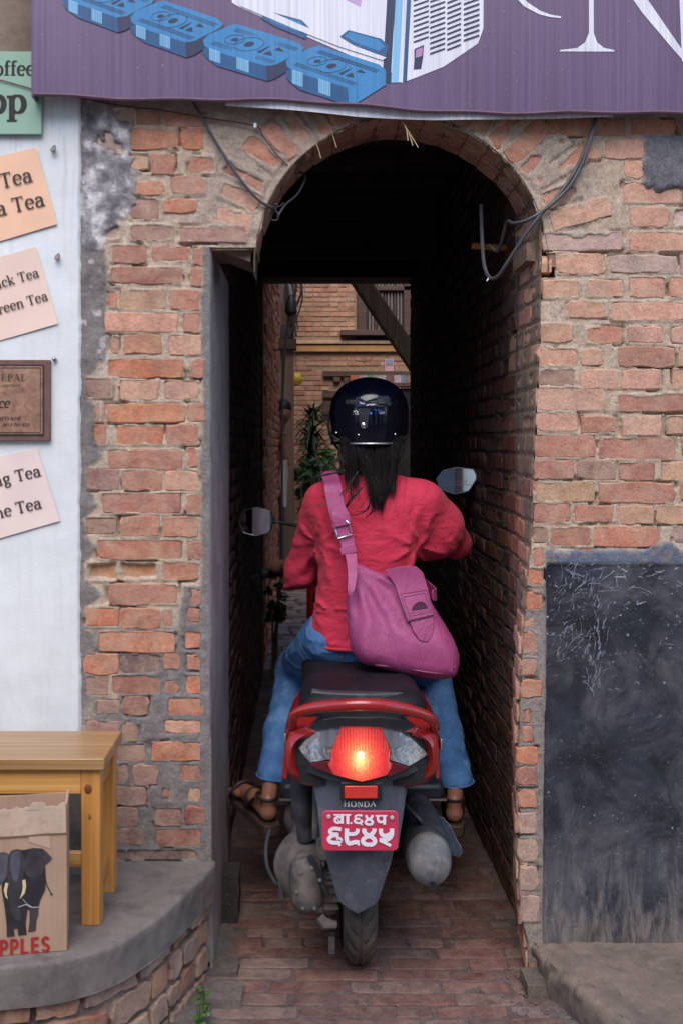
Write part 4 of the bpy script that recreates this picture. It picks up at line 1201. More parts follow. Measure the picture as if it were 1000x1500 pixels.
while y < 3.4:
    x = -0.62 + frng.uniform(0, 0.2) if y < -0.08 else -0.30 + frng.uniform(0, 0.14)
    dy = frng.uniform(-0.003, 0.003); lim = 1.0 if y < -0.08 else 0.62
    while x < lim:
        L = 0.205 * frng.uniform(0.82, 1.1) if frng.random() < 0.72 else 0.10 * frng.uniform(0.85, 1.15)
        floorbricks.append((x + L / 2, y + dy + frng.uniform(-0.003, 0.003), L)); x += L + frng.uniform(0.004, 0.012)
    y += 0.0575; row += 1
def seen_size(b): return b[2] / (b[1] + 2.65) * (1.0 if -0.36 < b[0] < 0.68 and b[1] > -0.45 else 0.3)
for i, b in enumerate(sorted(floorbricks, key=lambda q: -seen_size(q))):
    me = (fv if b[2] > 0.14 else fh)[frng.randrange(6)]
    sc = (b[2] / (0.205 if b[2] > 0.14 else 0.10), 1, frng.uniform(0.92, 1.08))
    z = float(pz(np.array(b[0]), np.array(b[1]))) + frng.uniform(-0.0015, 0.0025)
    rot = Matrix.Rotation(frng.uniform(-0.02, 0.02), 3, 'Z') @ Matrix.Rotation(frng.uniform(-0.02, 0.02), 3, 'X') @ Matrix.Rotation(frng.uniform(-0.012, 0.012), 3, 'Y') @ DOWN
    q = lin(*frng.choice(PALF), 0.74 * frng.uniform(0.8, 1.12))
    if cnt < 295: put_brick(pav, me, (b[0], b[1], z), rot, q, sc, film=0.42); cnt += 1
    else: fb.add(me, (b[0], b[1], z), rot, q, sc)
fb.build("brick_courses", pav)
# loose worn kerb stones by the left jamb
def stone(parent, c, h, seed, col, name="stone", amp=0.006):
    return rough_block(name, (c[0] - h[0], c[1] - h[1], c[2] - h[2]), (c[0] + h[0], c[1] + h[1], c[2] + h[2]), MORTAR, parent, 0.014, amp, seed, lin(*col, K), 12)
stone(pav, (-0.205, -0.12, 0.0), (0.045, 0.045, 0.024), 81, (108, 99, 93), amp=0.009)
stone(pav, (-0.222, 0.03, -0.006), (0.04, 0.05, 0.022), 82, (98, 90, 86), amp=0.009)
stone(pav, (-0.226, 0.33, 0.05), (0.03, 0.05, 0.085), 83, (64, 60, 60))

# ------------------------------------------------------------------ curved concrete platform (left) and low step (right)
def slab(name, curve, back, top, th, mat, parent, seed, over=0.0, lip=0.008, amp=0.002):
    c = catmull([(x, y, 0) for x, y in curve], 14); n = len(c)
    x0, x1 = back
    rows = []
    tl = [0, 0.012, 0.03, 0.06, 0.1, 0.16, 0.23, 0.31, 0.4, 0.5, 0.6, 0.7, 0.8, 0.9, 1.0]
    for i, p in enumerate(c):
        t0 = c[min(i + 1, n - 1)] - c[max(i - 1, 0)]
        nrm = Vector((t0.y, -t0.x, 0)).normalized()
        bx = Vector((min(max(p.x, x0), x1), 0.004, 0))
        r = []
        pe = p + nrm * 0.0
        for dz in np.linspace(-th, -lip, 7): r.append((pe.x, pe.y, top + dz))
        r.append((pe.x - nrm.x * lip * 0.3, pe.y - nrm.y * lip * 0.3, top - lip * 0.3))
        inn = p - nrm * lip
        for t in tl:
            q = inn.lerp(bx, t); r.append((q.x, q.y, top))
        rows.append(r)
    A = np.array(rows, dtype=np.float32); m = A.shape[1]
    f1 = fbm(A[..., 0] * 9, A[..., 1] * 9, A[..., 2] * 9, seed); f2 = fbm(A[..., 0] * 40, A[..., 1] * 40, A[..., 2] * 40, seed + 1)
    d = amp * (1.6 * f1 + 0.8 * f2)
    A[:, 8:, 2] += d[:, 8:]
    for i, p in enumerate(c):
        t0 = c[min(i + 1, n - 1)] - c[max(i - 1, 0)]; nrm = Vector((t0.y, -t0.x, 0)).normalized()
        A[i, :9, 0] += nrm.x * d[i, :9] * 2.2; A[i, :9, 1] += nrm.y * d[i, :9] * 2.2
    I = np.arange(n * m).reshape(n, m)
    Fq = np.stack([I[:-1, :-1], I[1:, :-1], I[1:, 1:], I[:-1, 1:]], -1).reshape(-1, 4)
    o = mk(name, A.reshape(-1, 3), Fq.astype(np.int32), mat, parent, True, sharp=70)
    fix_normals(o)
    # the underside
    u = [(p.x, p.y, top - th) for p in c]; b = [(min(max(p.x, x0), x1), 0.004, top - th) for p in c]
    mk(name + "_underside", u + b, [(i, i + 1, n + i + 1, n + i) for i in range(n - 1)], mat, parent)
    return c
plat = thing("raised_platform", "curved concrete platform on rough brick carrying the wooden bench and the fruit box", "platform", (-0.7, -0.2, 0))
PC = [(-1.75, -0.62), (-1.3, -0.60), (-0.95, -0.585), (-0.69, -0.545), (-0.53, -0.515), (-0.43, -0.455), (-0.36, -0.36), (-0.31, -0.245), (-0.268, -0.12), (-0.24, -0.03), (-0.236, 0.004)]
TOP = 0.292
pc_ = slab("slab", PC, (-1.75, -0.24), TOP, 0.088, CONC, plat, 91)
# masonry below
ins = []
for i, p in enumerate(pc_):
    t0 = pc_[min(i + 1, len(pc_) - 1)] - pc_[max(i - 1, 0)]; nrm = Vector((t0.y, -t0.x, 0)).normalized()
    ins.append((p - nrm * 0.022, nrm))
rows = []
zl = np.linspace(-0.06, 0.207, 46)
for (p, nrm) in ins:
    r = []
    for zz in zl:
        d = 0.006 * float(fbm(p.x * 20, p.y * 20, zz * 20, 95)) + 0.003 * float(fbm(p.x * 70, p.y * 70, zz * 70, 96)) - 0.004
        r.append((p.x + nrm.x * d, p.y + nrm.y * d, zz))
    rows.append(r)
A = np.array(rows, dtype=np.float32); I = np.arange(A.shape[0] * A.shape[1]).reshape(A.shape[:2])
Fq = np.stack([I[:-1, :-1], I[1:, :-1], I[1:, 1:], I[:-1, 1:]], -1).reshape(-1, 4)
kk = np.clip(0.5 + fbm(A[..., 0] * 14, A[..., 1] * 14, A[..., 2] * 14, 97), 0, 1)[..., None]
mk("mortar", A.reshape(-1, 3), Fq.astype(np.int32), MORTAR, plat, True, (kk * np.array(lin(132, 116, 106, K)) + (1 - kk) * np.array(lin(84, 70, 66, K))).reshape(-1, 3))
cum = [0.0]
for i in range(1, len(ins)): cum.append(cum[-1] + (ins[i][0] - ins[i - 1][0]).length)
def along(s):
    i = int(np.clip(np.searchsorted(cum, s) - 1, 0, len(ins) - 2)); t = (s - cum[i]) / max(cum[i + 1] - cum[i], 1e-6)
    return ins[i][0].lerp(ins[i + 1][0], t), ins[i][1].lerp(ins[i + 1][1], t).normalized()
mrng = random.Random(8)
z = 0.203; k = 0
for hh in (0.040, 0.062, 0.056, 0.06):
    s = 0.3 + mrng.uniform(0, 0.1)
    while s < cum[-1] - 0.02:
        L = mrng.uniform(0.055, 0.15)
        if s > cum[-1] - 0.33: L = mrng.uniform(0.05, 0.085)
        L = min(L, cum[-1] - 0.005 - s)
        if L < 0.03: break
        p, nrm = along(s + L / 2)
        h2 = hh * mrng.uniform(0.8, 1.0)
        me = brick_mesh(L, h2, 0.04, 900 + k, 16, 2.4)
        tx = Vector((-nrm.y, nrm.x, 0)); M = Matrix((tx, -nrm, Vector((0, 0, 1)))).transposed()
        put_brick(plat, me, (p.x + nrm.x * mrng.uniform(0.001, 0.010), p.y + nrm.y * mrng.uniform(0.001, 0.010), z - hh / 2), M @ Matrix.Rotation(mrng.uniform(-0.09, 0.09), 3, 'Y') @ Matrix.Rotation(mrng.uniform(-0.05, 0.05), 3, 'X'),
                  lin(*mrng.choice([(150, 120, 108), (138, 112, 106), (156, 108, 88), (124, 104, 102), (160, 134, 120), (134, 84, 70)]), K * 0.95))
        s += L + mrng.uniform(0.006, 0.014); k += 1
    z -= hh + 0.007
step = thing("stone_step", "low worn concrete step at the foot of the black panel", "step", (0.9, -0.2, 0))
SC = [(0.585, 0.004), (0.584, -0.04), (0.606, -0.12), (0.645, -0.225), (0.69, -0.33), (0.77, -0.46), (0.9, -0.6), (1.1, -0.72), (1.45, -0.85)]
slab("slab", [(x, y) for x, y in SC], (0.585, 1.45), 0.080, 0.10, STEPM, step, 191, lip=0.014, amp=0.0085)
for c, h, sd_, cl in (((0.69, -0.42, 0.0), (0.035, 0.03, 0.03), 85, (126, 112, 102)), ((0.575, -0.07, 0.0), (0.03, 0.045, 0.03), 86, (104, 92, 86))):
    stone(pav, c, h, sd_, cl)

gr = MB(); grg = random.Random(44)
for i in range(420):
    x, y = grg.choice([(grg.gauss(0.56, 0.05), grg.uniform(-0.5, 0.6)), (grg.gauss(-0.2, 0.04), grg.uniform(-0.35, 0.4)), (grg.uniform(-0.2, 0.6), grg.uniform(-0.6, 0.8))])
    if y > -0.02: x = min(x, 0.58)
    r = grg.uniform(0.0012, 0.005) * (1.4 if x > 0.5 else 1); z = float(pz(np.array(x), np.array(y))) + 0.002
    gr.add([Vector((x, y, z)) + Vector(q) * r * grg.uniform(0.7, 1.2) for q in ((1, 0, 0), (-0.6, 0.8, 0), (-0.5, -0.8, 0), (0.1, 0.1, 0.9))], [(0, 1, 3), (1, 2, 3), (2, 0, 3)])
gr.build("grit", simple("brick_grit", lin(112, 92, 82), 0.3, 90, 0.95, 0), pav, False)['kind'] = 'stuff'

# ------------------------------------------------------------------ courtyard beyond the passage
cp = bpy.data.objects.new("courtyard_paving", None); COL.objects.link(cp); cp.location = (0.5, 6.5, 0); WLOC[cp.name] = Vector(cp.location); cp['kind'] = 'structure'
def czn(x, y): return 0.008 * fbm(x * 3, y * 3, 0.2, 171)
grid_obj("dirt_joints", np.linspace(-1.5, 4.5, 150), np.linspace(3.3, 10.4, 180), lambda x, y: czn(x, y) - 0.004 + 0.012 * fbm(x * 9, y * 9, 0.4, 172), MORTAR, cp,
         lambda x, y: np.ones(x.shape + (3,)) * np.array(lin(110, 96, 88, K)))
crng = random.Random(4); y = 3.4; cnt = 0; cb = Batch()
cs = variants("court", 0.30, 0.13, 0.03, 8, 14, 3.0)
while y < 10.3:
    x = -0.3 + crng.uniform(-0.25, 0)
    hh = crng.uniform(0.10, 0.17)
    while x < (1.2 if y > 8 else 0.8):
        L = crng.uniform(0.2, 0.42)
        loc = (x + L / 2, y + hh / 2, crng.uniform(-0.002, 0.012)); sc = (L / 0.31, 1, hh / 0.145)
        rot = Matrix.Rotation(crng.uniform(-0.04, 0.04), 3, 'Z') @ Matrix.Rotation(crng.uniform(-0.03, 0.03), 3, 'X') @ DOWN
        c = lin(*crng.choice([(138, 126, 120), (150, 134, 124), (122, 112, 110), (132, 110, 100)]), K)
        if cnt < 290: put_brick(cp, cs[crng.randrange(8)], loc, rot, c, sc, "paving_stone"); cnt += 1
        else: cb.add(cs[crng.randrange(8)], loc, rot, c, sc)
        x += L + 0.012
    y += hh + 0.012
if cb.n: cb.build("stone_courses", cp)

# left courtyard wall of orange brick, seen edge on
lw = thing("courtyard_wall", "rough orange brick wall end beyond the passage on the left", "wall", (-0.3, 5.0, 0))
LR = Matrix(((0, -1, 0), (1, 0, 0), (0, 0, 1)))
lb = Batch(); z = 0.01; row = 0; lrng = random.Random(9)
while z < 3.6:
    y = 3.40 + lrng.uniform(0, 0.05)
    while y < 6.5:
        L = lrng.choice((0.09, 0.19))
        lb.add((vs_ if L > 0.14 else vh_)[lrng.randrange(7)], (-0.258 + lrng.uniform(-0.012, 0.012), y + L / 2, z + 0.028), LR, bcol(lrng.choice('kYkyok'), lrng, 0.15), (1, 1, 1.08))
        y += L + 0.013
    x = -0.30
    while x > -1.2:
        lb.add(vh_[lrng.randrange(7)], (x - 0.05, 6.55, z + 0.028), Matrix.Rotation(math.pi, 3, 'Z'), bcol(lrng.choice('ko'), lrng)); x -= 0.1
    z += 0.064; row += 1
lb.build("brick_courses", lw)
o = rough_block("wall_core", (-1.4, 3.45, 0), (-0.268, 6.53, 3.7), MORTAR, lw, 0.2, 0.004, 7, lin(150, 128, 108, K))
lh = thing("side_house", "plastered side house behind the wooden post", "house", (-1.2, 9.0, 0))
o = rough_block("wall", (-3.5, 7.25, 0), (-0.30, 10.3, 4.0), PLASTER, lh, 0.4, 0.01, 17)
post = thing("wooden_post", "weathered wooden door post with moulded edge left of the plant", "post", (-0.19, 6.95, 0))
m_ = MB(); m_.box((-0.175, 6.97, 1.45), (0.052, 0.05, 1.45)); m_.build("shaft", OLDWOOD_Z, post, True, 40, 0.008)
m_ = MB(); m_.box((-0.24, 6.99, 1.35), (0.012, 0.045, 1.35)); m_.build("moulding", OLDWOOD_Z, post, True, 40, 0.004)
m_ = MB(); m_.box((-0.136, 6.99, 1.40), (0.010, 0.045, 1.40)); m_.build("moulding", OLDWOOD_Z, post, True, 40, 0.004)
m_ = MB(); m_.box((-0.185, 6.95, 2.30), (0.085, 0.08, 0.05)); m_.box((-0.185, 6.95, 2.42), (0.06, 0.07, 0.07)); m_.build("capital", OLDWOOD, post, True, 40, 0.01)
# cables and a lamp high on the wall end
cl = thing("wall_lamp", "small grey lamp with dark shade and cable high on the courtyard wall", "lamp", (-0.22, 6.0, 2.55))
m_ = MB(); m_.tube(catmull([(-0.26, 6.2, 2.78), (-0.20, 6.2, 2.80), (-0.155, 6.2, 2.74), (-0.14, 6.2, 2.66)], 6), 0.016, 8); m_.build("arm", simple("pale_grey_metal", lin(170, 168, 160), 0.1), cl)
m_ = MB(); m_.lathe([(0.02, 0.05), (0.045, 0.0), (0.055, -0.09), (0.03, -0.12)], (-0.14, 6.2, 2.60), 'Z', 14, cap=True); m_.build("shade", BLACKP, cl)
m_ = MB(); m_.tube(catmull([(-0.15, 6.2, 2.50), (-0.19, 6.22, 2.2), (-0.215, 6.24, 1.7), (-0.22, 6.25, 1.0), (-0.22, 6.25, 0.2)], 6), 0.012, 6); m_.build("cable", CABLE, cl)
cbn = thing("cable_bundle", "tangled bundle of overhead cables on the post top", "cable", (-0.14, 6.9, 2.7))
trng = random.Random(14)
for i in range(9):
    a = Vector((-0.16 + trng.uniform(-0.05, 0.05), 6.8 + trng.uniform(-0.05, 0.1), 3.2)); b = Vector((-0.13 + trng.uniform(-0.05, 0.05), 6.85, 2.45 + trng.uniform(-0.1, 0.1)))
    mid = a.lerp(b, 0.5) + Vector((trng.uniform(-0.08, 0.14), trng.uniform(-0.05, 0.05), trng.uniform(-0.1, 0.1)))
    m_ = MB(); m_.tube(catmull([a, a.lerp(mid, 0.5) + Vector((trng.uniform(-0.05, 0.05), 0, 0)), mid, b], 7), trng.uniform(0.006, 0.016), 6)
    m_.build("cable", CABLE if i % 3 else OLDWOOD, cbn)
m_ = MB(); m_.tube([(-0.14 + 0.05 * math.cos(t), 6.83, 2.82 + 0.06 * math.sin(t)) for t in np.linspace(0, 6.0, 24)], 0.006, 6); m_.build("cable_loop", CABLE, cbn)

# far brick house across the courtyard
fhs = thing("courtyard_house", "old brick house across the courtyard with carved window and timber lintels", "house", (0.5, 10.35, 0))
YB = 10.35; SB = 13.0
def BX(px): return WX(px, SB)
def BZ(py): return WZ(py, SB)
hrng = random.Random(31); hb_ = []
vs2 = variants("far_s", 0.20, 0.050, 0.03, 6, 10, 1.2); vh2 = variants("far_h", 0.095, 0.050, 0.03, 6, 10, 1.2)
holes = [(BX(523), 9.9, BZ(491), 4.2), (BX(505), 9.9, 0.0, BZ(545)), (BX(473), BX(503), BZ(608), BZ(587)), (BX(473), BX(503), BZ(584), BZ(572)), (BX(471), 9.9, BZ(553), BZ(543)), (-9, 9, BZ(517), BZ(498))]
z = 0.3; row = 0
while z < 3.75:
    x = -0.45 - (0.1 if row % 2 else 0)
    while x < 1.5:
        L = hrng.choice((0.20, 0.20, 0.095))
        if not any(x + L > a and x < b and z + 0.05 > c and z < d for a, b, c, d in holes):
            hb_.append((x + L / 2, z + 0.025, L))
        x += L + 0.011
    z += 0.0625; row += 1
fbt = Batch(); cnt = 0
hb_.sort(key=lambda q: 0 if (-0.2 < q[0] < 1.32 and q[1] > 1.0) else 1)
for (x, z, L) in hb_:
    loc = (x, YB - 0.004 + hrng.uniform(-0.006, 0.004), z); me = (vs2 if L > 0.14 else vh2)[hrng.randrange(6)]
    c = lin(*hrng.choice([(190, 132, 102), (178, 118, 90), (198, 146, 116), (160, 102, 80), (186, 126, 92)]), 0.9 * hrng.uniform(0.8, 1.1))
    if cnt < 295: put_brick(fhs, me, loc, None, c); cnt += 1
    else: fbt.add(me, loc, None, c)
if fbt.n: fbt.build("brick_courses", fhs)
o = rough_block("mortar", (-1.6, YB + 0.004, 0.0), (4.6, YB + 0.3, 4.6), MORTAR, fhs, 0.25, 0.003, 27, lin(170, 140, 116, 0.9))
m_ = MB(); m_.box((0.9, YB - 0.03, BZ(502)), (2.4, 0.05, 0.022)); m_.build("cornice", simple("pale_cornice", lin(180, 150, 124, K), 0.2, 9, 0.9, 0.5), fhs, True, 40, 0.006)
m_ = MB(); m_.box((0.9, YB - 0.02, BZ(511)), (2.4, 0.035, 0.04)); m_.build("cornice", simple("ochre_cornice", lin(176, 128, 82, K), 0.2, 9, 0.9, 0.5), fhs, True, 40, 0.006)
def beam(px0, px1, py0, py1, d=0.05, name="timber", mat=None):
    m_ = MB(); m_.box(((BX(px0) + BX(px1)) / 2, YB - d / 2, (BZ(py0) + BZ(py1)) / 2), ((BX(px1) - BX(px0)) / 2, d / 2 + 0.02, (BZ(py0) - BZ(py1)) / 2)); return m_.build(name, mat or DARKWOOD, fhs, True, 40, 0.006)
beam(473, 640, 544, 552); beam(473, 502, 573, 583); beam(472, 500, 588, 608); beam(488, 498, 553, 560); beam(503, 511, 553, 700, 0.04, "door_post")
beam(498, 640, 485, 493, 0.14, "sill")
m_ = MB(); m_.box(((BX(511) + 1.6) / 2, YB - 0.02, BZ(566) / 2), ((1.6 - BX(511)) / 2, 0.015, BZ(566) / 2)); m_.build("dark_doorway", simple("dark_interior", lin(26, 22, 22), 0.3, 3, 0.9, 0), fhs, False)
drng = random.Random(2)
x = 512
for cl_ in [(176, 90, 80), (150, 150, 140), (96, 120, 92), (140, 132, 128), (156, 152, 150), (118, 84, 80), (170, 150, 160), (108, 120, 132), (150, 110, 90)]:
    wd_ = drng.uniform(7, 13)
    m_ = MB(); m_.box((BX(x + wd_ / 2), YB - 0.06, BZ(560)), (wd_ * 0.0042, 0.012, 0.085)); m_.build("hanging_cloth", simple("cloth_%d" % cl_[0], lin(*cl_), 0.2, 12, 0.9, 0.2), fhs, True, 40, 0.005); x += wd_
beam(511, 640, 561, 567, 0.07, "shop_beam")
# carved window: frame, shutters of upright bars
wf = MB()
for (a, b, c, d) in ((523, 536, 405, 486), (590, 604, 405, 486), (523, 640, 420, 427)):
    wf.box(((BX(a) + BX(b)) / 2, YB - 0.04, (BZ(c) + BZ(d)) / 2), ((BX(b) - BX(a)) / 2, 0.05, (BZ(c) - BZ(d)) / 2))
win = wf.build("window", DARKWOOD, fhs, True, 40, 0.006); WLOC[win.name] = WLOC[fhs.name]
m_ = MB(); m_.box((BX(580), YB + 0.0, BZ(440)), (0.5, 0.012, 0.55)); m_.build("shutter", simple("window_dark", lin(70, 56, 54), 0.2), win, False)
for i in range(14):
    m_ = MB(); px = 536 + i * 4.6
    m_.box((BX(px), YB - 0.03, BZ(445)), (0.011, 0.014, 0.36)); m_.build("bar", simple("grey_bar%d" % i, lin(112, 100, 96), 0.2) if i % 3 else DARKWOOD, win, True, 40, 0.003)
wp = thing("house_plaque", "small pale blue and pink plaque on the far brick house above its shop lintel", "plaque", (BX(569.5), YB - 0.02, BZ(535)))
m_ = MB(); m_.box((BX(569.5), YB - 0.022, BZ(535)), (0.058, 0.008, 0.078)); m_.build("plate", simple("pink_enamel", lin(196, 150, 150), 0.2, 60), wp, True, 40, 0.004)
m_ = MB(); m_.box((BX(569.5), YB - 0.033, BZ(531)), (0.044, 0.003, 0.034)); m_.build("picture", simple("blue_enamel", lin(120, 136, 160), 0.5, 60), wp, False)
st = thing("roof_strut", "thick sloping timber strut crossing the far end of the passage", "timber strut", (0.6, 4.4, 2.5))
Zs = 7.0
a, b = P(500, 370, Zs), P(622, 553, Zs)
m_ = MB(); m_.bar(a, b, 0.12, 0.105, (0, 1, 0)); m_.build("timber", OLDWOOD_D, st, True, 40, 0.012)
rh = thing("added_shade_house", "plain brick house closing the courtyard on the right", "house", (3.5, 7, 0))  # unseen house, added to cut the sky light in the courtyard
rough_block("wall", (2.6, 3.5, 0), (6, 11.5, 5.0), PLASTER, rh, 0.5, 0.01, 37)

# plants against the far house
def blade(b, tip, wd, droop, rng, segs=5):
    b, tip = Vector(b), Vector(tip); d = tip - b; L = d.length; side = d.cross(Vector((0, 0, 1)))
    if side.length < 1e-4: side = Vector((1, 0, 0))
    side.normalize(); v = []; f = []
    for i in range(segs + 1):
        t = i / segs; p = b + d * t + Vector((0, 0, -droop * t * t * L)); wv = wd * (1 - t) ** 0.7 * (0.5 + min(1, t * 3) * 0.5)
        v += [p - side * wv, p + side * wv]
    for i in range(segs): f.append((2 * i, 2 * i + 1, 2 * i + 3, 2 * i + 2))
    return v, f
pt = thing("spiky_plant", "tall dark spiky plant against the far house wall", "plant", (0.08, 9.3, 0))
lrng = random.Random(6); m_ = MB()
for i in range(760):
    zc = lrng.uniform(0.75, 1.78); a = lrng.uniform(0, 2 * math.pi); L = lrng.uniform(0.2, 0.42) * (1.0 if zc < 1.6 else 0.75); e = lrng.uniform(-0.2, 1.0)
    q = Vector((0.06 + 0.03 * math.cos(a), 9.3 + 0.03 * math.sin(a), zc))
    m_.add(*blade(q, q + Vector((math.cos(a) * math.cos(e), math.sin(a) * math.cos(e), math.sin(e))) * L, lrng.uniform(0.010, 0.019), lrng.uniform(0.1, 0.8), lrng))
m_.build("leaves", LEAF_D, pt, False)
m_ = MB(); m_.tube(catmull([(0.05, 9.3, 0), (0.07, 9.3, 0.7), (0.06, 9.3, 1.7)], 5), [0.03] * 5 + [0.025] * 5 + [0.015], 7); m_.build("stem", OLDWOOD_Z, pt)
def shrub(name, label, c, r, n, seed, size=0.06, mat=None):
    t = thing(name, label, "plant", (c[0], c[1], 0)); rg = random.Random(seed); m_ = MB()
    cl = [(Vector((rg.gauss(0, 0.5) * r[0], rg.gauss(0, 0.4) * r[1], rg.uniform(-0.9, 0.9) * r[2])), rg.uniform(0.3, 0.6)) for _ in range(14)]
    for i in range(n):
        k, s = rg.choice(cl); d = Vector((rg.gauss(0, 1), rg.gauss(0, 1), rg.gauss(0, 0.8))).normalized() * (rg.random() ** 0.4) * s * min(r)
        p = Vector(c) + k + d; n_ = Vector((rg.gauss(0, 1), rg.gauss(0, 1) - 0.5, rg.gauss(0.6, 0.8))).normalized(); u = n_.orthogonal().normalized(); u = (Matrix.Rotation(rg.uniform(0, 6.3), 3, n_) @ u); v_ = n_.cross(u); sz = size * rg.uniform(0.5, 1.2)
        m_.add([p - u * sz, p + v_ * sz * 0.42 + n_ * sz * 0.1, p + u * sz, p - v_ * sz * 0.42 + n_ * sz * 0.1], [(0, 1, 2, 3)])
    m_.build("leaves", mat or LEAF, t, False)
    m_ = MB()
    for j in range(5): m_.tube([(c[0] + rg.uniform(-0.03, 0.03), c[1], 0), Vector(c) + cl[j][0] * 0.8], [0.012, 0.004], 5)
    m_.build("stem", OLDWOOD_Z, t)
    return t
shrub("shrub", "low bright green leafy bush beside the spiky plant", (0.24, 9.0, 0.95), (0.28, 0.2, 0.34), 900, 3, 0.05)
shrub("shrub", "grey-green low bush at the wooden post foot", (0.0, 8.6, 0.80), (0.16, 0.2, 0.42), 600, 5, 0.05, LEAF_D)
shrub("weed_clump", "bright green weeds at the far foot of the passage wall", (-0.19, 3.42, 0.42), (0.06, 0.06, 0.12), 260, 8, 0.03, WEED)
yb = thing("yellow_ball", "small yellow ball hanging by the wooden post", "ball", (-0.11, 7.3, 1.98))
m_ = MB(); m_.lathe([(0.004, 0.065), (0.035, 0.055), (0.06, 0.02), (0.062, -0.015), (0.04, -0.055), (0.004, -0.068)], (-0.105, 7.3, 2.0), 'Z', 18, cap=True); m_.build("ball", YELLOW, yb)
m_ = MB(); m_.tube([(-0.105, 7.3, 2.06), (-0.11, 7.26, 2.5)], 0.003, 5); m_.build("string", CABLE, yb)

# ------------------------------------------------------------------ houses over the street, seen only in the scooter's mirrors
oh = thing("street_house", "pale plastered house across the street, seen only in the scooter's right mirror", "house", (0, -8.0, 0))
o = rough_block("wall", (-9, -9.2, -0.05), (9, -7.6, 5.6), simple("cream_plaster", lin(236, 230, 216), 0.12, 3, 0.9, 0.3, 30, 0.004, dirt=lin(150, 136, 120), dscale=2, dlo=0.5, dhi=0.7, dmax=0.5), oh, 0.6, 0.01, 47)
wdm = simple("shop_window_dark", lin(60, 62, 70), 0.2, 4, 0.3, 0)
for i, x in enumerate((-6.4, -3.9, -1.4, 1.1, 3.6, 6.1)):
    m_ = MB(); m_.box((x, -7.58, 3.9), (0.5, 0.05, 0.65)); f_ = m_.build("window", DARKWOOD, oh, False); WLOC[f_.name] = WLOC[oh.name]
    m_ = MB(); m_.box((x, -7.56, 3.9), (0.42, 0.05, 0.57)); m_.build("pane", wdm, f_, False)
    m_ = MB(); m_.box((x + 0.3, -7.57, 1.2), (0.55, 0.05, 1.2)); m_.build("door", DARKWOOD if i % 2 else wdm, oh, False)
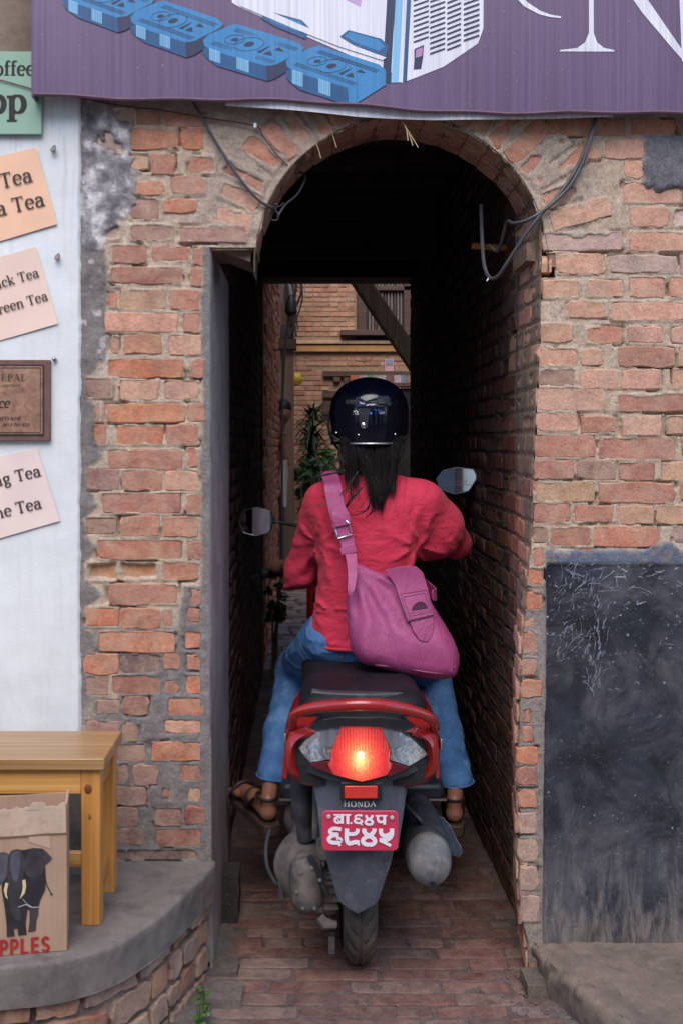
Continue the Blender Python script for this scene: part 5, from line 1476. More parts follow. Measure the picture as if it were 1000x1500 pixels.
# ------------------------------------------------------------------ lettering
def arc(cx, cy, rx, ry, a0, a1, n=20): return [(cx + rx * math.cos(R(a0 + (a1 - a0) * i / n)), cy + ry * math.sin(R(a0 + (a1 - a0) * i / n))) for i in range(n + 1)]
def GL(ch, th, tn, sf):
    """strokes of one serif letter: ('s',points) pen stroke, ('h',points) hairline, ('r',x0,y0,x1,y1) block, width"""
    h = th / 2; e = 0.06 * sf
    def stem(x, y0, y1, bot=True, top=None):
        q = [('r', x - h, y0, x + h, y1)]
        if bot: q.append(('r', x - h - e, y0, x + h + e, y0 + tn))
        if top == 'both': q.append(('r', x - h - e, y1 - tn, x + h + e, y1))
        if top == 'left': q.append(('r', x - h - e, y1 - tn * 1.2, x + h, y1))
        return q
    D = {
        'T': (0.66, stem(0.33, 0, 0.7) + [('r', 0.03, 0.7 - tn * 1.2, 0.63, 0.7), ('r', 0.03, 0.54, 0.03 + tn, 0.7), ('r', 0.63 - tn, 0.54, 0.63, 0.7)]),
        'e': (0.52, [('s', arc(0.27, 0.25, 0.19, 0.235, 8, 318)), ('h', [(0.08, 0.265), (0.46, 0.265)])]),
        'o': (0.58, [('s', arc(0.29, 0.25, 0.2, 0.235, 0, 360, 28))]),
        'c': (0.48, [('s', arc(0.27, 0.25, 0.19, 0.235, 48, 312)), ('r', 0.36, 0.33, 0.36 + th * 0.8, 0.33 + th * 0.85)]),
        'a': (0.55, stem(0.39, 0.02, 0.36, False) + [('s', [(0.10, 0.37)] + arc(0.245, 0.345, 0.145, 0.135, 150, 0, 10)), ('s', arc(0.225, 0.145, 0.145, 0.13, 70, 360, 22)), ('h', [(0.225, 0.285), (0.39, 0.31)]), ('r', 0.39, 0.0, 0.52, tn)]),
        'r': (0.44, stem(0.14, 0, 0.48, True, 'left') + [('s', arc(0.30, 0.33, 0.14, 0.14, 170, 50, 8)), ('r', 0.34, 0.34, 0.34 + th * 0.8, 0.34 + th * 0.8)]),
        'n': (0.62, stem(0.14, 0, 0.48, True, 'left') + stem(0.47, 0, 0.34) + [('s', arc(0.325, 0.31, 0.15, 0.165, 180, 0, 14))]),
        'k': (0.60, stem(0.14, 0, 0.74, True, 'left') + [('h', [(0.16, 0.2), (0.44, 0.46)]), ('s', [(0.25, 0.29), (0.46, 0.02)]), ('r', 0.36, 0.46, 0.54, 0.46 + tn), ('r', 0.36, 0, 0.58, tn)]),
        'g': (0.56, [('s', arc(0.26, 0.34, 0.15, 0.14, 0, 360, 24)), ('h', [(0.36, 0.44), (0.50, 0.47)]), ('s', [(0.18, 0.21), (0.14, 0.13), (0.22, 0.07), (0.38, 0.06), (0.44, -0.02), (0.40, -0.13), (0.26, -0.19), (0.12, -0.14), (0.11, -0.05), (0.2, 0.05)])]),
        'f': (0.36, stem(0.16, 0, 0.58) + [('s', arc(0.27, 0.57, 0.11, 0.14, 180, 40, 8)), ('r', 0.03, 0.44, 0.32, 0.44 + tn)]),
        'p': (0.60, stem(0.14, -0.22, 0.48, True, 'left') + [('s', arc(0.30, 0.25, 0.19, 0.225, 140, -140, 22))]),
        'd': (0.60, stem(0.44, 0, 0.74, True, 'left') + [('s', arc(0.28, 0.25, 0.19, 0.225, 40, 320, 22))]),
        'u': (0.60, stem(0.14, 0.12, 0.48, False, 'left') + stem(0.44, 0, 0.48, True, 'left') + [('s', arc(0.29, 0.15, 0.15, 0.14, 180, 360, 12))]),
        't': (0.38, stem(0.17, 0.08, 0.62, False) + [('r', 0.04, 0.44, 0.34, 0.44 + tn), ('s', arc(0.28, 0.11, 0.11, 0.1, 180, 300, 8))]),
        'y': (0.56, [('s', [(0.1, 0.47), (0.29, 0.03)]), ('h', [(0.47, 0.47), (0.29, 0.03), (0.2, -0.16), (0.08, -0.18)]), ('r', 0.02, 0.46, 0.22, 0.46 + tn), ('r', 0.38, 0.46, 0.56, 0.46 + tn)]),
        'E': (0.62, stem(0.15, 0, 0.7, True, 'both') + [('r', 0.15, 0, 0.55, tn), ('r', 0.15, 0.7 - tn, 0.53, 0.7), ('r', 0.15, 0.34, 0.43, 0.34 + tn), ('r', 0.55 - tn, 0, 0.55, 0.16), ('r', 0.53 - tn, 0.55, 0.53, 0.7)]),
        'P': (0.60, stem(0.15, 0, 0.7, True, 'both') + [('s', [(0.15, 0.68), (0.32, 0.68)] + arc(0.34, 0.515, 0.18, 0.165, 90, -90, 14) + [(0.15, 0.35)])]),
        'A': (0.72, [('h', [(0.10, 0.02), (0.35, 0.70)]), ('s', [(0.35, 0.70), (0.61, 0.02)]), ('r', 0.2, 0.22, 0.52, 0.22 + tn), ('r', 0.0, 0, 0.2, tn), ('r', 0.5, 0, 0.74, tn)]),
        'L': (0.58, stem(0.15, 0, 0.7, True, 'both') + [('r', 0.15, 0, 0.54, tn), ('r', 0.54 - tn, 0, 0.54, 0.18)]),
        'N': (0.76, [('h', [(0.13, 0), (0.13, 0.7)]), ('s', [(0.13, 0.69), (0.6, 0.02)]), ('h', [(0.6, 0.0), (0.6, 0.7)]), ('r', 0.03, 0, 0.24, tn), ('r', 0.02, 0.7 - tn, 0.2, 0.7), ('r', 0.5, 0.7 - tn, 0.71, 0.7)]),
        'H': (0.82, stem(0.17, 0, 0.7, True, 'both') + stem(0.62, 0, 0.7, True, 'both') + [('r', 0.17, 0.33, 0.62, 0.33 + tn)]),
        'O': (0.80, [('s', arc(0.38, 0.35, 0.29, 0.325, 0, 360, 30))]),
        'D': (0.78, stem(0.16, 0, 0.7, True, 'both') + [('s', [(0.16, 0.68), (0.33, 0.68)] + arc(0.35, 0.35, 0.31, 0.33, 90, -90, 16) + [(0.16, 0.02)])]),
        ' ': (0.28, []),
    }
    return D[ch]
def ribbon(pts, tf):
    m = len(pts); L, Rr = [], []
    closed = math.dist(pts[0], pts[-1]) < 1e-6
    for i, p in enumerate(pts):
        if closed: a, b = pts[(i - 1) % (m - 1)], pts[(i + 1) % (m - 1)]
        else: a, b = pts[max(i - 1, 0)], pts[min(i + 1, m - 1)]
        dx, dy = b[0] - a[0], b[1] - a[1]; l = math.hypot(dx, dy) or 1
        dx, dy = dx / l, dy / l; t = tf(dx, dy) / 2
        L.append((p[0] - dy * t, p[1] + dx * t)); Rr.append((p[0] + dy * t, p[1] - dx * t))
    return L, Rr
class Print:
    """flat print: pieces drawn in (u,v), mapped on to a surface"""
    def __init__(s): s.q = []
    def ribbon(s, pts, tf):
        L, Rr = ribbon(pts, tf)
        s.q.append([(L[i], L[i + 1], Rr[i + 1], Rr[i]) for i in range(len(pts) - 1)])
    def poly(s, p): s.q.append([tuple(p)])
    def rect(s, x0, y0, x1, y1): s.q.append([((x0, y0), (x1, y0), (x1, y1), (x0, y1))])
    def text(s, txt, x, y, size, th=0.135, tn=0.05, sf=1.0, align='L', slant=0.0, track=0.0, sx=1.0):
        wd = sum(GL(c, th, tn, sf)[0] + track for c in txt) * size * sx
        if align == 'R': x -= wd
        for c in txt:
            w_, st = GL(c, th, tn, sf)
            f = lambda p, x=x: (x + (p[0] * sx + slant * p[1]) * size, y + p[1] * size)
            for k in st:
                if k[0] == 'r': s.q.append([tuple(f(p) for p in ((k[1], k[2]), (k[3], k[2]), (k[3], k[4]), (k[1], k[4])))])
                else:
                    tf = (lambda dx, dy: max(tn, tn + (th - tn) * abs(dy) ** 1.2)) if k[0] == 's' else (lambda dx, dy: tn)
                    L, Rr = ribbon(k[1], tf)
                    s.q.append([tuple(f(p) for p in (L[i], L[i + 1], Rr[i + 1], Rr[i])) for i in range(len(k[1]) - 1)])
            x += (w_ + track) * size * sx
    def build(s, name, mapf, mat, parent, lift=0.0006, toward=Vector((0, -1, 0))):
        v, f = [], []
        org = WLOC[parent.name] if parent is not None else Vector((0, 0, 0))
        for i, piece in enumerate(s.q):
            dz = toward * (lift + i * 0.00002)
            for q in piece:
                n = len(v); v += [mapf(*p) + dz for p in q]; f.append(tuple(range(n, n + len(q))))
        o = mk(name, v, f, mat, parent)
        me = o.data; bm = bmesh.new(); bm.from_mesh(me); bm.normal_update()
        bad = [q for q in bm.faces if q.normal.dot(toward) < 0]
        bmesh.ops.reverse_faces(bm, faces=bad); bm.to_mesh(me); bm.free()
        return o

# ------------------------------------------------------------------ banner over the doorway
ZB_ = 2.585
ban = thing("shop_banner", "large purple vinyl shop banner with blue slabs and white lettering above the arch", "banner", (0.3, -0.06, 2.25))
def ban_map(px, py):
    x, z = WX(px, ZB_), WZ(py, ZB_)
    # the foot of the sheet hangs lower on the right; it bellies a little
    y = ZB_ + CAMY + 0.010 * math.sin(x * 3.1 + 0.6) + 0.004 * math.sin(x * 9 + z * 5) + 0.012 * max(0, (1 - (z - 2.2) / 0.25)) ** 2 * 0.4
    return Vector((x, y, z))
def foot(px): return 139 + (px - 50) / 950 * 31 + 3.2 * math.sin(px / 90.0) + 1.2 * math.sin(px / 23.0)
poly = [(50, -420), (1120, -420)] + [(px, foot(px)) for px in range(1120, 49, -15)] + [(50, foot(50))]
plate("sheet", poly, ban_map, 0.004, BAN, ban, du=18, dv=22)
hem = MB()
hem.tube([ban_map(px, foot(px) - 1.2) + Vector((0, 0.0, 0)) for px in range(51, 1121, 12)], 0.0045, 6); hem.build("hem", simple("maroon_hem", lin(92, 66, 84), 0.2, 20, 0.6, 0.2), ban)
plate("white_liner", [(330, 140), (330, 151), (420, 158), (520, 166), (640, 170.5), (760, 170), (900, 168), (900, 140)], lambda u, v: ban_map(u, v) + Vector((0, 0.012 + 0.004 * math.sin(u / 40), 0)), 0.002, BAN_WHITE, ban, du=20)
sd_ = MB(); sd_.box((WX(48, ZB_), ZB_ + CAMY + 0.02, 2.55), (0.003, 0.02, 0.30)); sd_.build("side_return", BAN, ban, False)
BM = lambda px, py: ban_map(px, py)
def bprint(name, mat, lift, *polys):
    return [plate(name, q, lambda u, v: ban_map(u, v) + Vector((0, -lift, 0)), 0, mat, ban, du=22, dv=25) for q in polys][0]
def plate_print(name, p, mat, lift): return p.build(name, BM, mat, ban, lift)
def subdiv(poly, k=6):
    out = []
    for i in range(len(poly)):
        a, b = poly[i], poly[(i + 1) % len(poly)]
        for j in range(k): out.append((a[0] + (b[0] - a[0]) * j / k, a[1] + (b[1] - a[1]) * j / k))
    return out
# printed machine: white body, dark edge, louvred end
bprint("printed_cabinet", BAN_WHITE, 0.0010, [(340, -200), (577, -200), (577, 105), (500, 74), (430, 45), (352, 12), (340, 5)])
bprint("printed_cabinet", BAN_WHITE, 0.0012, [(612, -200), (709, -200), (708, 40), (700, 62), (650, 95), (588, 119), (600, 40)])
bprint("printed_cabinet_edge", BAN_NAVY, 0.0014, [(578, -200), (590, -200), (572, 119), (560, 117), (572, 60)])
bprint("printed_cabinet_edge", BAN_BLUE_L, 0.0015, [(590, -200), (600, -200), (585, 118), (573, 118.5)])
bprint("printed_cabinet_edge", BAN_WHITE, 0.0016, [(600, -200), (606, -200), (590, 117), (584, 118)])
bprint("printed_cabinet_edge", BAN_BLUE_D, 0.0017, [(606, -200), (612, -200), (596, 116), (590, 117.5)])
lv = Print()
for c_, (xa_, xb_) in enumerate(((606, 628), (630, 652), (655, 675), (679, 702))):
    for r_ in range(-3, 16):
        y0 = 6 + r_ * 7.6 - c_ * 5.5
        bot = 118 - (xb_ - 588) * 0.48 - 12
        if y0 > bot or (c_ == 0 and y0 > 58): continue
        sk = (22 - y0) * 0.06
        lv.poly([(xa_ + sk * 0, y0 + 6), (xb_ + sk * 0, y0 - 1.5), (xb_, y0 + 1.2), (xa_, y0 + 8.8)])
plate_print("printed_louvres", lv, BAN_NAVY, 0.0018)
bprint("printed_switch", BAN_NAVY, 0.0019, [(607, 69), (621, 63), (620, 80), (617, 98), (606, 99), (607, 84)])
bprint("printed_switch", simple("pink_print", lin(176, 130, 176), 0.1), 0.0021, [(609.5, 70), (619.5, 66), (618.5, 79), (609, 82)])
bprint("printed_mark", simple("pink_print", lin(196, 160, 206), 0.1), 0.0016, [(505, -4), (530, -4), (528, 7)])
def slabprint(x, y, w1, h1, k=1.0):
    """one blue slab drawn in perspective: top face, striped front, dark end"""
    top = [(x, y + 12), (x + 8, y + 4), (x + 38, y - 9), (x + 48, y - 12), (x + w1 - 10, y + 14), (x + w1, y + 22), (x + w1 - 5, y + 28), (x + w1 - 42, y + 47), (x + w1 - 56, y + 49), (x + 14, y + 28), (x + 2, y + 20)]
    front = [(x, y + 12), (x + 2, y + 20), (x + 14, y + 28), (x + w1 - 56, y + 49), (x + w1 - 54, y + 49 + h1), (x + 20, y + 27 + h1), (x + 4, y + 14 + h1), (x, y + 8 + h1)]
    end = [(x + w1 - 56, y + 49), (x + w1 - 42, y + 47), (x + w1 - 5, y + 28), (x + w1, y + 22), (x + w1, y + 18 + h1), (x + w1 - 42, y + 45 + h1), (x + w1 - 54, y + 49 + h1)]
    bprint("printed_slab", BAN_BLUE_D, 0.0022, front); bprint("printed_slab", BAN_NAVY if k > 0.9 else BAN_BLUE, 0.0023, end); bprint("printed_slab", BAN_BLUE, 0.0024, top)
    def fr(t, s_): return (x + 2 + (w1 - 58) * t, y + 20 + 29 * t + (h1 - 3) * s_)
    for a, b in ((0.08, 0.26), (0.52, 0.72)): bprint("printed_stripe", BAN_BLUE_L, 0.0025, [fr(a, 0.06), fr(b, 0.06), fr(b, 0.95), fr(a, 0.95)])
    rb_ = Print()
    for i in range(34):
        t = (i + 0.5) / 34; rb_.ribbon([fr(t, 0.12), fr(t, 0.94)], lambda a, b: 0.5)
    plate_print("printed_ribs", rb_, BAN_BLUE_D, 0.0027)
    def tp(u, v): return (x + 6 + (w1 - 52) * u + 42 * v, y + 17 + 30 * u - 24 * v)
    ln = Print()
    for v_ in (0.04, 0.1, 0.16, 0.84, 0.9, 0.96): ln.ribbon([tp(0.03, v_), tp(0.97, v_)], lambda a, b: 0.7)
    for cu, cr in ((0.2, 0.075), (0.42, 0.11)):
        ln.poly([tp(cu + 0.5 * cr * math.cos(t), 0.5 + 1.2 * cr * math.sin(t)) for t in np.linspace(0, 6.28, 14)[:-1]])
        ln.ribbon([tp(cu + 1.5 * cr * math.cos(t), 0.5 + 3.2 * cr * math.sin(t)) for t in np.linspace(0, 6.284, 28)], lambda a, b: 0.6)
    ln.poly([tp(0.62, 0.3), tp(0.65, 0.72), tp(0.68, 0.3)]); ln.poly([tp(0.72, 0.3), tp(0.84, 0.34), tp(0.74, 0.52)]); ln.poly([tp(0.76, 0.6), tp(0.88, 0.66), tp(0.76, 0.76)])
    plate_print("printed_slab_lines", ln, BAN_NAVY, 0.0028)
slabprint(94, -22, 134, 22); slabprint(192, 14, 136, 22); slabprint(298, 48, 148, 22); slabprint(419, 78, 146, 26, 0.5)
def smallslab(x, y):
    p = [(x, y + 10), (x + 12, y), (x + 60, y + 12), (x + 72, y + 24), (x + 66, y + 40), (x + 20, y + 22)]
    bprint("printed_slab", BAN_BLUE_D, 0.0019, p)
    bprint("printed_slab", BAN_BLUE, 0.0020, [(x + 6, y + 9), (x + 14, y + 3), (x + 58, y + 14), (x + 66, y + 24), (x + 56, y + 30), (x + 22, y + 18)])
smallslab(382, 17); smallslab(498, 42)
bprint("printed_lid", BAN_WHITE, 0.0031, [(345, -10), (360, 2), (440, 36), (520, 66), (566, 82), (560, 84 + 2), (500, 68), (430, 42), (352, 10)])
lt_ = Print()
# the big serif letters: an N and the leg of the letter before it
lt_.poly([(863, -200), (869, -200), (869, 48), (862, 48)]); lt_.poly([(819, 75), (820, 73), (845, 70), (856, 62), (862, 48), (869, 48), (874, 62), (884, 70), (899, 73), (899, 75.5)])
lt_.poly([(824, -200), (868, -120), (1003, 80), (1003, 92), (985, 72), (940, 18), (925, -4), (824, -165)])
lt_.poly([(985, -200), (1001, -200), (1001, 90), (998, 90)])
lt_.ribbon([(735, -40), (752, -14), (770, 6), (790, 18), (806, 23), (821, 25)], lambda a, b: 1.5 + 9.5 * max(0.0, abs(b)) ** 1.0)
plate_print("big_letters", lt_, BAN_WHITE, 0.0012)

# ------------------------------------------------------------------ scratches and chips in the black panel
sp_ = Print(); srg = random.Random(23)
def scr(x, y, L, a, w_):
    n = max(3, int(L / 4)); pts = []; px, py = x, y
    for i in range(n + 1):
        pts.append((px, -py)); a += srg.gauss(0, 0.22); px += math.cos(a) * L / n; py -= math.sin(a) * L / n
    sp_.ribbon(pts, lambda dx, dy: w_ * srg.uniform(0.4, 1.4))
for i in range(300):
    i = i * 0.7; t = srg.random()
    if i < 90: x, y, a = 832 + 24 * srg.gauss(0, 1) - 14 * (t - 0.5), 842 + 130 * t ** 1.3, R(srg.gauss(58, 14))
    elif i < 150: x, y, a = 872 + 9 * srg.gauss(0, 1), 850 + 170 * t, R(srg.gauss(80, 16))
    else: x, y, a = srg.uniform(806, 1090), 826 + 60 * t ** 1.5, R(srg.gauss(20, 40))
    if x < 803: continue
    scr(x, y, srg.uniform(3, 9) if srg.random() < 0.6 else srg.uniform(9, 30), a, srg.choice((0.35, 0.5, 0.7, 1.2, 1.9)))
for i in range(26):
    x, y = srg.uniform(806, 1040), srg.choice([srg.uniform(828, 1000), srg.uniform(1160, 1330)]); r = srg.uniform(0.7, 2.2)
    sp_.poly([(x + r * srg.uniform(0.5, 1.3) * math.cos(t), -y + r * srg.uniform(0.5, 1.3) * math.sin(t)) for t in np.linspace(0, 6.28, 8)[:-1]])
sm_o = sp_.build("scratches", lambda a, b: Vector((WX(a, 2.645), -0.0072, WZ(-b, 2.645))), simple("pale_scratch", lin(112, 116, 128), 0.6, 70, 0.9, 0), wall, 0.0003); sm_o['kind'] = 'stuff'

# ------------------------------------------------------------------ signs and papers on the white wall
ZW = 2.632
sg = thing("coffee_sign", "sage green board sign tucked under the banner's left end", "sign", (WX(20, ZW), ZW + CAMY, WZ(140, ZW)))
m_ = MB(); xa_, xb_ = WX(-160, ZW), WX(62.5, ZW)
m_.box(((xa_ + xb_) / 2, ZW + CAMY - 0.003, (WZ(77, ZW) + WZ(198, ZW)) / 2), ((xb_ - xa_) / 2, 0.005, (WZ(77, ZW) - WZ(198, ZW)) / 2)); m_.build("board", TEAL, sg, True, 40, 0.0015)
SM = lambda px, py: Vector((WX(px, ZW), ZW + CAMY - 0.008, WZ(-py, ZW)))
p_ = Print(); p_.text("Coffee"[1:], 53, -112.5, 30, 0.15, 0.055, align='R', sx=0.86); p_.build("lettering", SM, INK, sg)
p_ = Print(); p_.text("Shop"[2:], 42.5, -168, 55, 0.17, 0.06, align='R', sx=0.92); p_.build("lettering", SM, INK, sg)
def paper(label, corners, lines, mat, seed):
    """corners TL TR BR BL in photo pixels; lines: (text, right-end px, baseline px, size)"""
    Zp = 2.632
    c = [Vector((WX(a, Zp), 0, WZ(b, Zp))) for a, b in corners]
    t = thing("paper_menu", label, "paper", tuple((c[1] + c[2]) / 2 + Vector((0, -0.013, 0))), "paper menus taped on the white wall")
    n = 12; v = []; f = []
    for i in range(n + 1):
        for j in range(n + 1):
            u, w_ = i / n, j / n
            q = (c[0] * (1 - u) + c[1] * u) * (1 - w_) + (c[3] * (1 - u) + c[2] * u) * w_
            y = -0.0152 - 0.0012 * float(vnoise(u * 2.6 + seed, w_ * 2.6, 0.5, seed)) - 0.003 * max(0, u - 0.8) * 5 * max(0, abs(w_ - 0.5) - 0.3) * 5 * 0.4
            v.append((q.x, y, q.z))
    for i in range(n):
        for j in range(n):
            a = i * (n + 1) + j; f.append((a, a + 1, a + n + 2, a + n + 1))
    o = mk("sheet", v, f, mat, t, True); fix_normals(o)
    for q in o.data.polygons:
        if q.normal.y > 0: o.data.flip_normals(); break
    dx = (corners[1][0] - corners[0][0], corners[1][1] - corners[0][1]); l = math.hypot(*dx); ux, uy = dx[0] / l, dx[1] / l
    for (txt, ex, ey, sz) in lines:
        mp = lambda a, b, ex=ex, ey=ey: Vector((WX(ex + ux * a + uy * b, Zp), -0.0174, WZ(ey + uy * a - ux * b, Zp)))
        off = 0.0
        for wd in reversed(txt.split(' ')):
            p_ = Print(); p_.text(wd, off, 0, sz, 0.125, 0.05, align='R', sx=0.92); p_.build("lettering", mp, INKB, t)
            off -= (sum(GL(c, 0.125, 0.05, 1)[0] for c in wd) + 0.28) * sz * 0.92
    return t
paper("orange-peach paper menu under the green sign, topmost of the taped papers", [(-150, 262), (53, 216), (84, 328), (-120, 389)], [("Tea", 50, 265.5, 31), ("a Tea", 68, 301, 31)], PAPER, 1)
paper("creased peach paper menu just above the brown plaque", [(-150, 420), (53, 361), (85, 474), (-120, 533)], [("ack Tea", 59, 405, 20), ("reen Tea", 72, 439, 20)], PAPER2, 2)
paper("pale pink paper menu below the brown plaque, lowest of the taped papers", [(-150, 705), (54, 656), (88, 763), (-115, 822)], [("ng Tea", 62, 697, 24.5), ("ne Tea", 63, 744, 24.5)], PAPER3, 3)
pq = thing("wall_plaque", "brown stone name plaque with a double dark border on the white wall", "plaque", (WX(30, ZW), -0.02, WZ(586, ZW)))
def prect(a, b, c, d, y, th, name, mat, parent):
    m_ = MB(); m_.box(((WX(a, ZW) + WX(c, ZW)) / 2, y, (WZ(b, ZW) + WZ(d, ZW)) / 2), ((WX(c, ZW) - WX(a, ZW)) / 2, th, (WZ(b, ZW) - WZ(d, ZW)) / 2)); return m_.build(name, mat, parent, True, 40, 0.001)
prect(-140, 527.5, 74.5, 645.5, -0.018, 0.008, "rim", BRONZE2, pq)
prect(-140, 536, 65, 638, -0.0268, 0.001, "face", BRONZE, pq)
p_ = Print()
for (k1, x1, t_, b_, wv) in ((0, 66, 534.5, 637.5, 1.7), (1, 61.5, 538.8, 634, 0.9)):
    p_.rect(-140, -t_ - wv, x1, -t_); p_.rect(-140, -b_, x1, -b_ + wv); p_.rect(x1 - wv, -b_, x1, -t_)
SMQ = lambda px, py: Vector((WX(px, ZW), -0.0281, WZ(-py, ZW)))
p_.build("border_line", SMQ, INK, pq)
p_ = Print(); p_.text("EPAL", 41.5, -558.5, 15, 0.11, 0.035, align='R', track=0.1, sx=0.86); p_.build("lettering", SMQ, INKB, pq)
p_ = Print(); p_.text("ce", 16, -597.5, 20, 0.14, 0.05, align='R', slant=0.22, sx=0.85); p_.build("lettering", SMQ, INK, pq)
p_ = Print(); p_.text("urtyard", 32, -615.5, 9.5, 0.12, 0.05, align='R', slant=0.25, track=0.05, sx=0.9); p_.build("lettering", SMQ, INK, pq)
def bl_text(name, txt, size, mat, parent, org, right=(1, 0, 0), up=(0, 0, 1), align='RIGHT', bold=0.0, shear=0.0, sx=1.0):
    cu = bpy.data.curves.new(name, 'FONT'); cu.body = txt; cu.size = size; cu.align_x = align; cu.offset = bold; cu.shear = shear; cu.resolution_u = 3
    o = bpy.data.objects.new(name, cu); COL.objects.link(o)
    dg = bpy.context.evaluated_depsgraph_get(); me = bpy.data.meshes.new_from_object(o.evaluated_get(dg))
    bpy.data.objects.remove(o); bpy.data.curves.remove(cu)
    r, u, org = Vector(right), Vector(up), Vector(org)
    w0 = WLOC[parent.name]
    for q in me.vertices: q.co = org + r * q.co.x * sx + u * q.co.y - w0
    me.materials.clear(); me.materials.append(mat); me.update()
    return link(bpy.data.objects.new(name, me), parent, w0)
bl_text("lettering", "9813 701 670", 0.0125, INK, pq, SMQ(45, -625) + Vector((0, -0.0004, 0)), shear=0.25)
bl_text("lettering", "ODATIONS", 0.009, INKB, pq, SMQ(32, -567) + Vector((0, -0.0004, 0)))
def hook(label, px, py, kind):
    p = Vector((WX(px, ZW), -0.014, WZ(py, ZW)))
    t = thing("wall_hook", label, "hook", tuple(p), "old hooks and plugs in the white wall")
    m_ = MB(); m_.lathe([(0.001, 0.004), (0.005, 0.003), (0.006, -0.006)], p + Vector((0, -0.002, 0)), 'Y', 10, cap=True); m_.build("plug", simple("grey_wall_plug", lin(150, 142, 140), 0.2), t)
    m_ = MB()
    if kind: m_.tube(catmull([p + Vector(q) for q in ((0, -0.004, 0.006), (0.006, -0.012, 0.008), (0.009, -0.014, 0.0), (0.003, -0.012, -0.007), (-0.005, -0.010, -0.004))], 5), 0.0018, 6)
    else: m_.lathe([(0.001, -0.012), (0.004, -0.010), (0.0045, -0.004)], p, 'Y', 8, cap=True)
    m_.build("hook", STEEL if not kind else simple("rusty_hook", lin(130, 112, 106), 0.2), t)
hook("steel screw hook above the top right corner of the brown plaque", 80, 526, 0)
hook("small curled hook between the two upper paper menus", 84, 377, 1)
hook("small grey wall plug right of the orange-peach paper menu", 78, 219, 1)

# ------------------------------------------------------------------ bench
bn = thing("wooden_bench", "small varnished pine bench with a knotty leg standing on the platform", "bench", (-0.7, -0.25, TOP))
zt = 0.671; xr_ = -0.452
BY0, BY1 = -0.365, -0.143
m_ = MB(); m_.box((-0.85, (BY0 + BY1) / 2 - 0.002, zt - 0.0135), (0.85 + xr_, (BY1 - BY0) / 2, 0.0135)); m_.build("seat_board", PINE_T, bn, True, 40, 0.003)
def leg(x, y):
    m_ = MB(); m_.box((x, y, (TOP + zt - 0.028) / 2), (0.0215, 0.0185, (zt - 0.028 - TOP) / 2)); m_.build("leg", PINE_Z, bn, True, 40, 0.002)
leg(-0.485, -0.335); leg(-0.485, -0.168); leg(-1.215, -0.335); leg(-1.215, -0.168)
def rail(a, b, c, d, e, f, mat, name):
    m_ = MB(); m_.box(((a + b) / 2, (c + d) / 2, (e + f) / 2), ((b - a) / 2, (d - c) / 2, (f - e) / 2)); m_.build(name, mat, bn, True, 40, 0.002)
rail(-1.192, -0.5075, -0.350, -0.328, 0.586, 0.6428, PINE_X, "apron"); rail(-1.192, -0.5075, -0.182, -0.160, 0.586, 0.6428, PINE_X, "apron")
rail(-0.4955, -0.4715, -0.3155, -0.1875, 0.586, 0.6428, PINE_Y, "apron"); rail(-1.2255, -1.2015, -0.3155, -0.1875, 0.586, 0.6428, PINE_Y, "apron")
rail(-1.192, -0.5075, -0.178, -0.160, 0.350, 0.380, PINE_X, "stretcher"); rail(-1.192, -0.5075, -0.345, -0.328, 0.425, 0.452, PINE_X, "stretcher")
rail(-0.494, -0.476, -0.3155, -0.1875, 0.350, 0.382, PINE_Y, "stretcher")
kn = MB(); kn.lathe([(0.0005, -0.0012), (0.007, -0.0008), (0.0085, 0.0005)], (-0.4905, -0.3545, 0.599), 'Y', 16, sy=1.35, cap=True); kn.build("knot", simple("dark_wood_knot", lin(112, 60, 34), 0.5, 160, 0.5, 0.4, 200), bn)
kn = MB(); kn.lathe([(0.0005, -0.0009), (0.004, -0.0006), (0.005, 0.0005)], (-0.487, -0.3543, 0.537), 'Y', 12, sx=0.7, sy=1.6, cap=True); kn.build("knot", simple("brown_wood_knot", lin(150, 96, 50), 0.5, 160, 0.5, 0.4, 200), bn)

# ------------------------------------------------------------------ cardboard fruit box
bxt = thing("cardboard_box", "torn cardboard fruit box printed with a grey elephant, under the bench end", "box", (-0.512, -0.468, TOP))
XB0, XB1, YB0, YB1, ZB1 = -0.90, -0.512, -0.468, -0.372, TOP + 0.317
def bxpanel(name, a, b, c, d, e, f, amp=0.002, seed=1):
    return rough_block(name, (a, c, e), (b, d, f), CARD, bxt, 0.02, amp, seed, None, 10)
fz = ZB1 - 0.066
bxpanel("front_panel", XB0, XB1, YB0, YB0 + 0.004, TOP + 0.002, fz, 0.0012, 5)
bxpanel("side_panel", XB1 - 0.0045, XB1 + 0.001, YB0 + 0.005, YB1, TOP + 0.002, ZB1 - 0.004, 0.0016, 6)
bxpanel("side_panel", XB0 - 0.001, XB0 + 0.004, YB0 + 0.005, YB1, TOP + 0.002, ZB1 - 0.004, 0.0016, 7)
bxpanel("back_panel", XB0, XB1, YB1 - 0.004, YB1 + 0.001, TOP + 0.002, ZB1 - 0.01, 0.0016, 8)
bxpanel("bottom_panel", XB0 + 0.005, XB1 - 0.005, YB0 + 0.006, YB1 - 0.005, TOP + 0.002, TOP + 0.006, 0.001, 9)
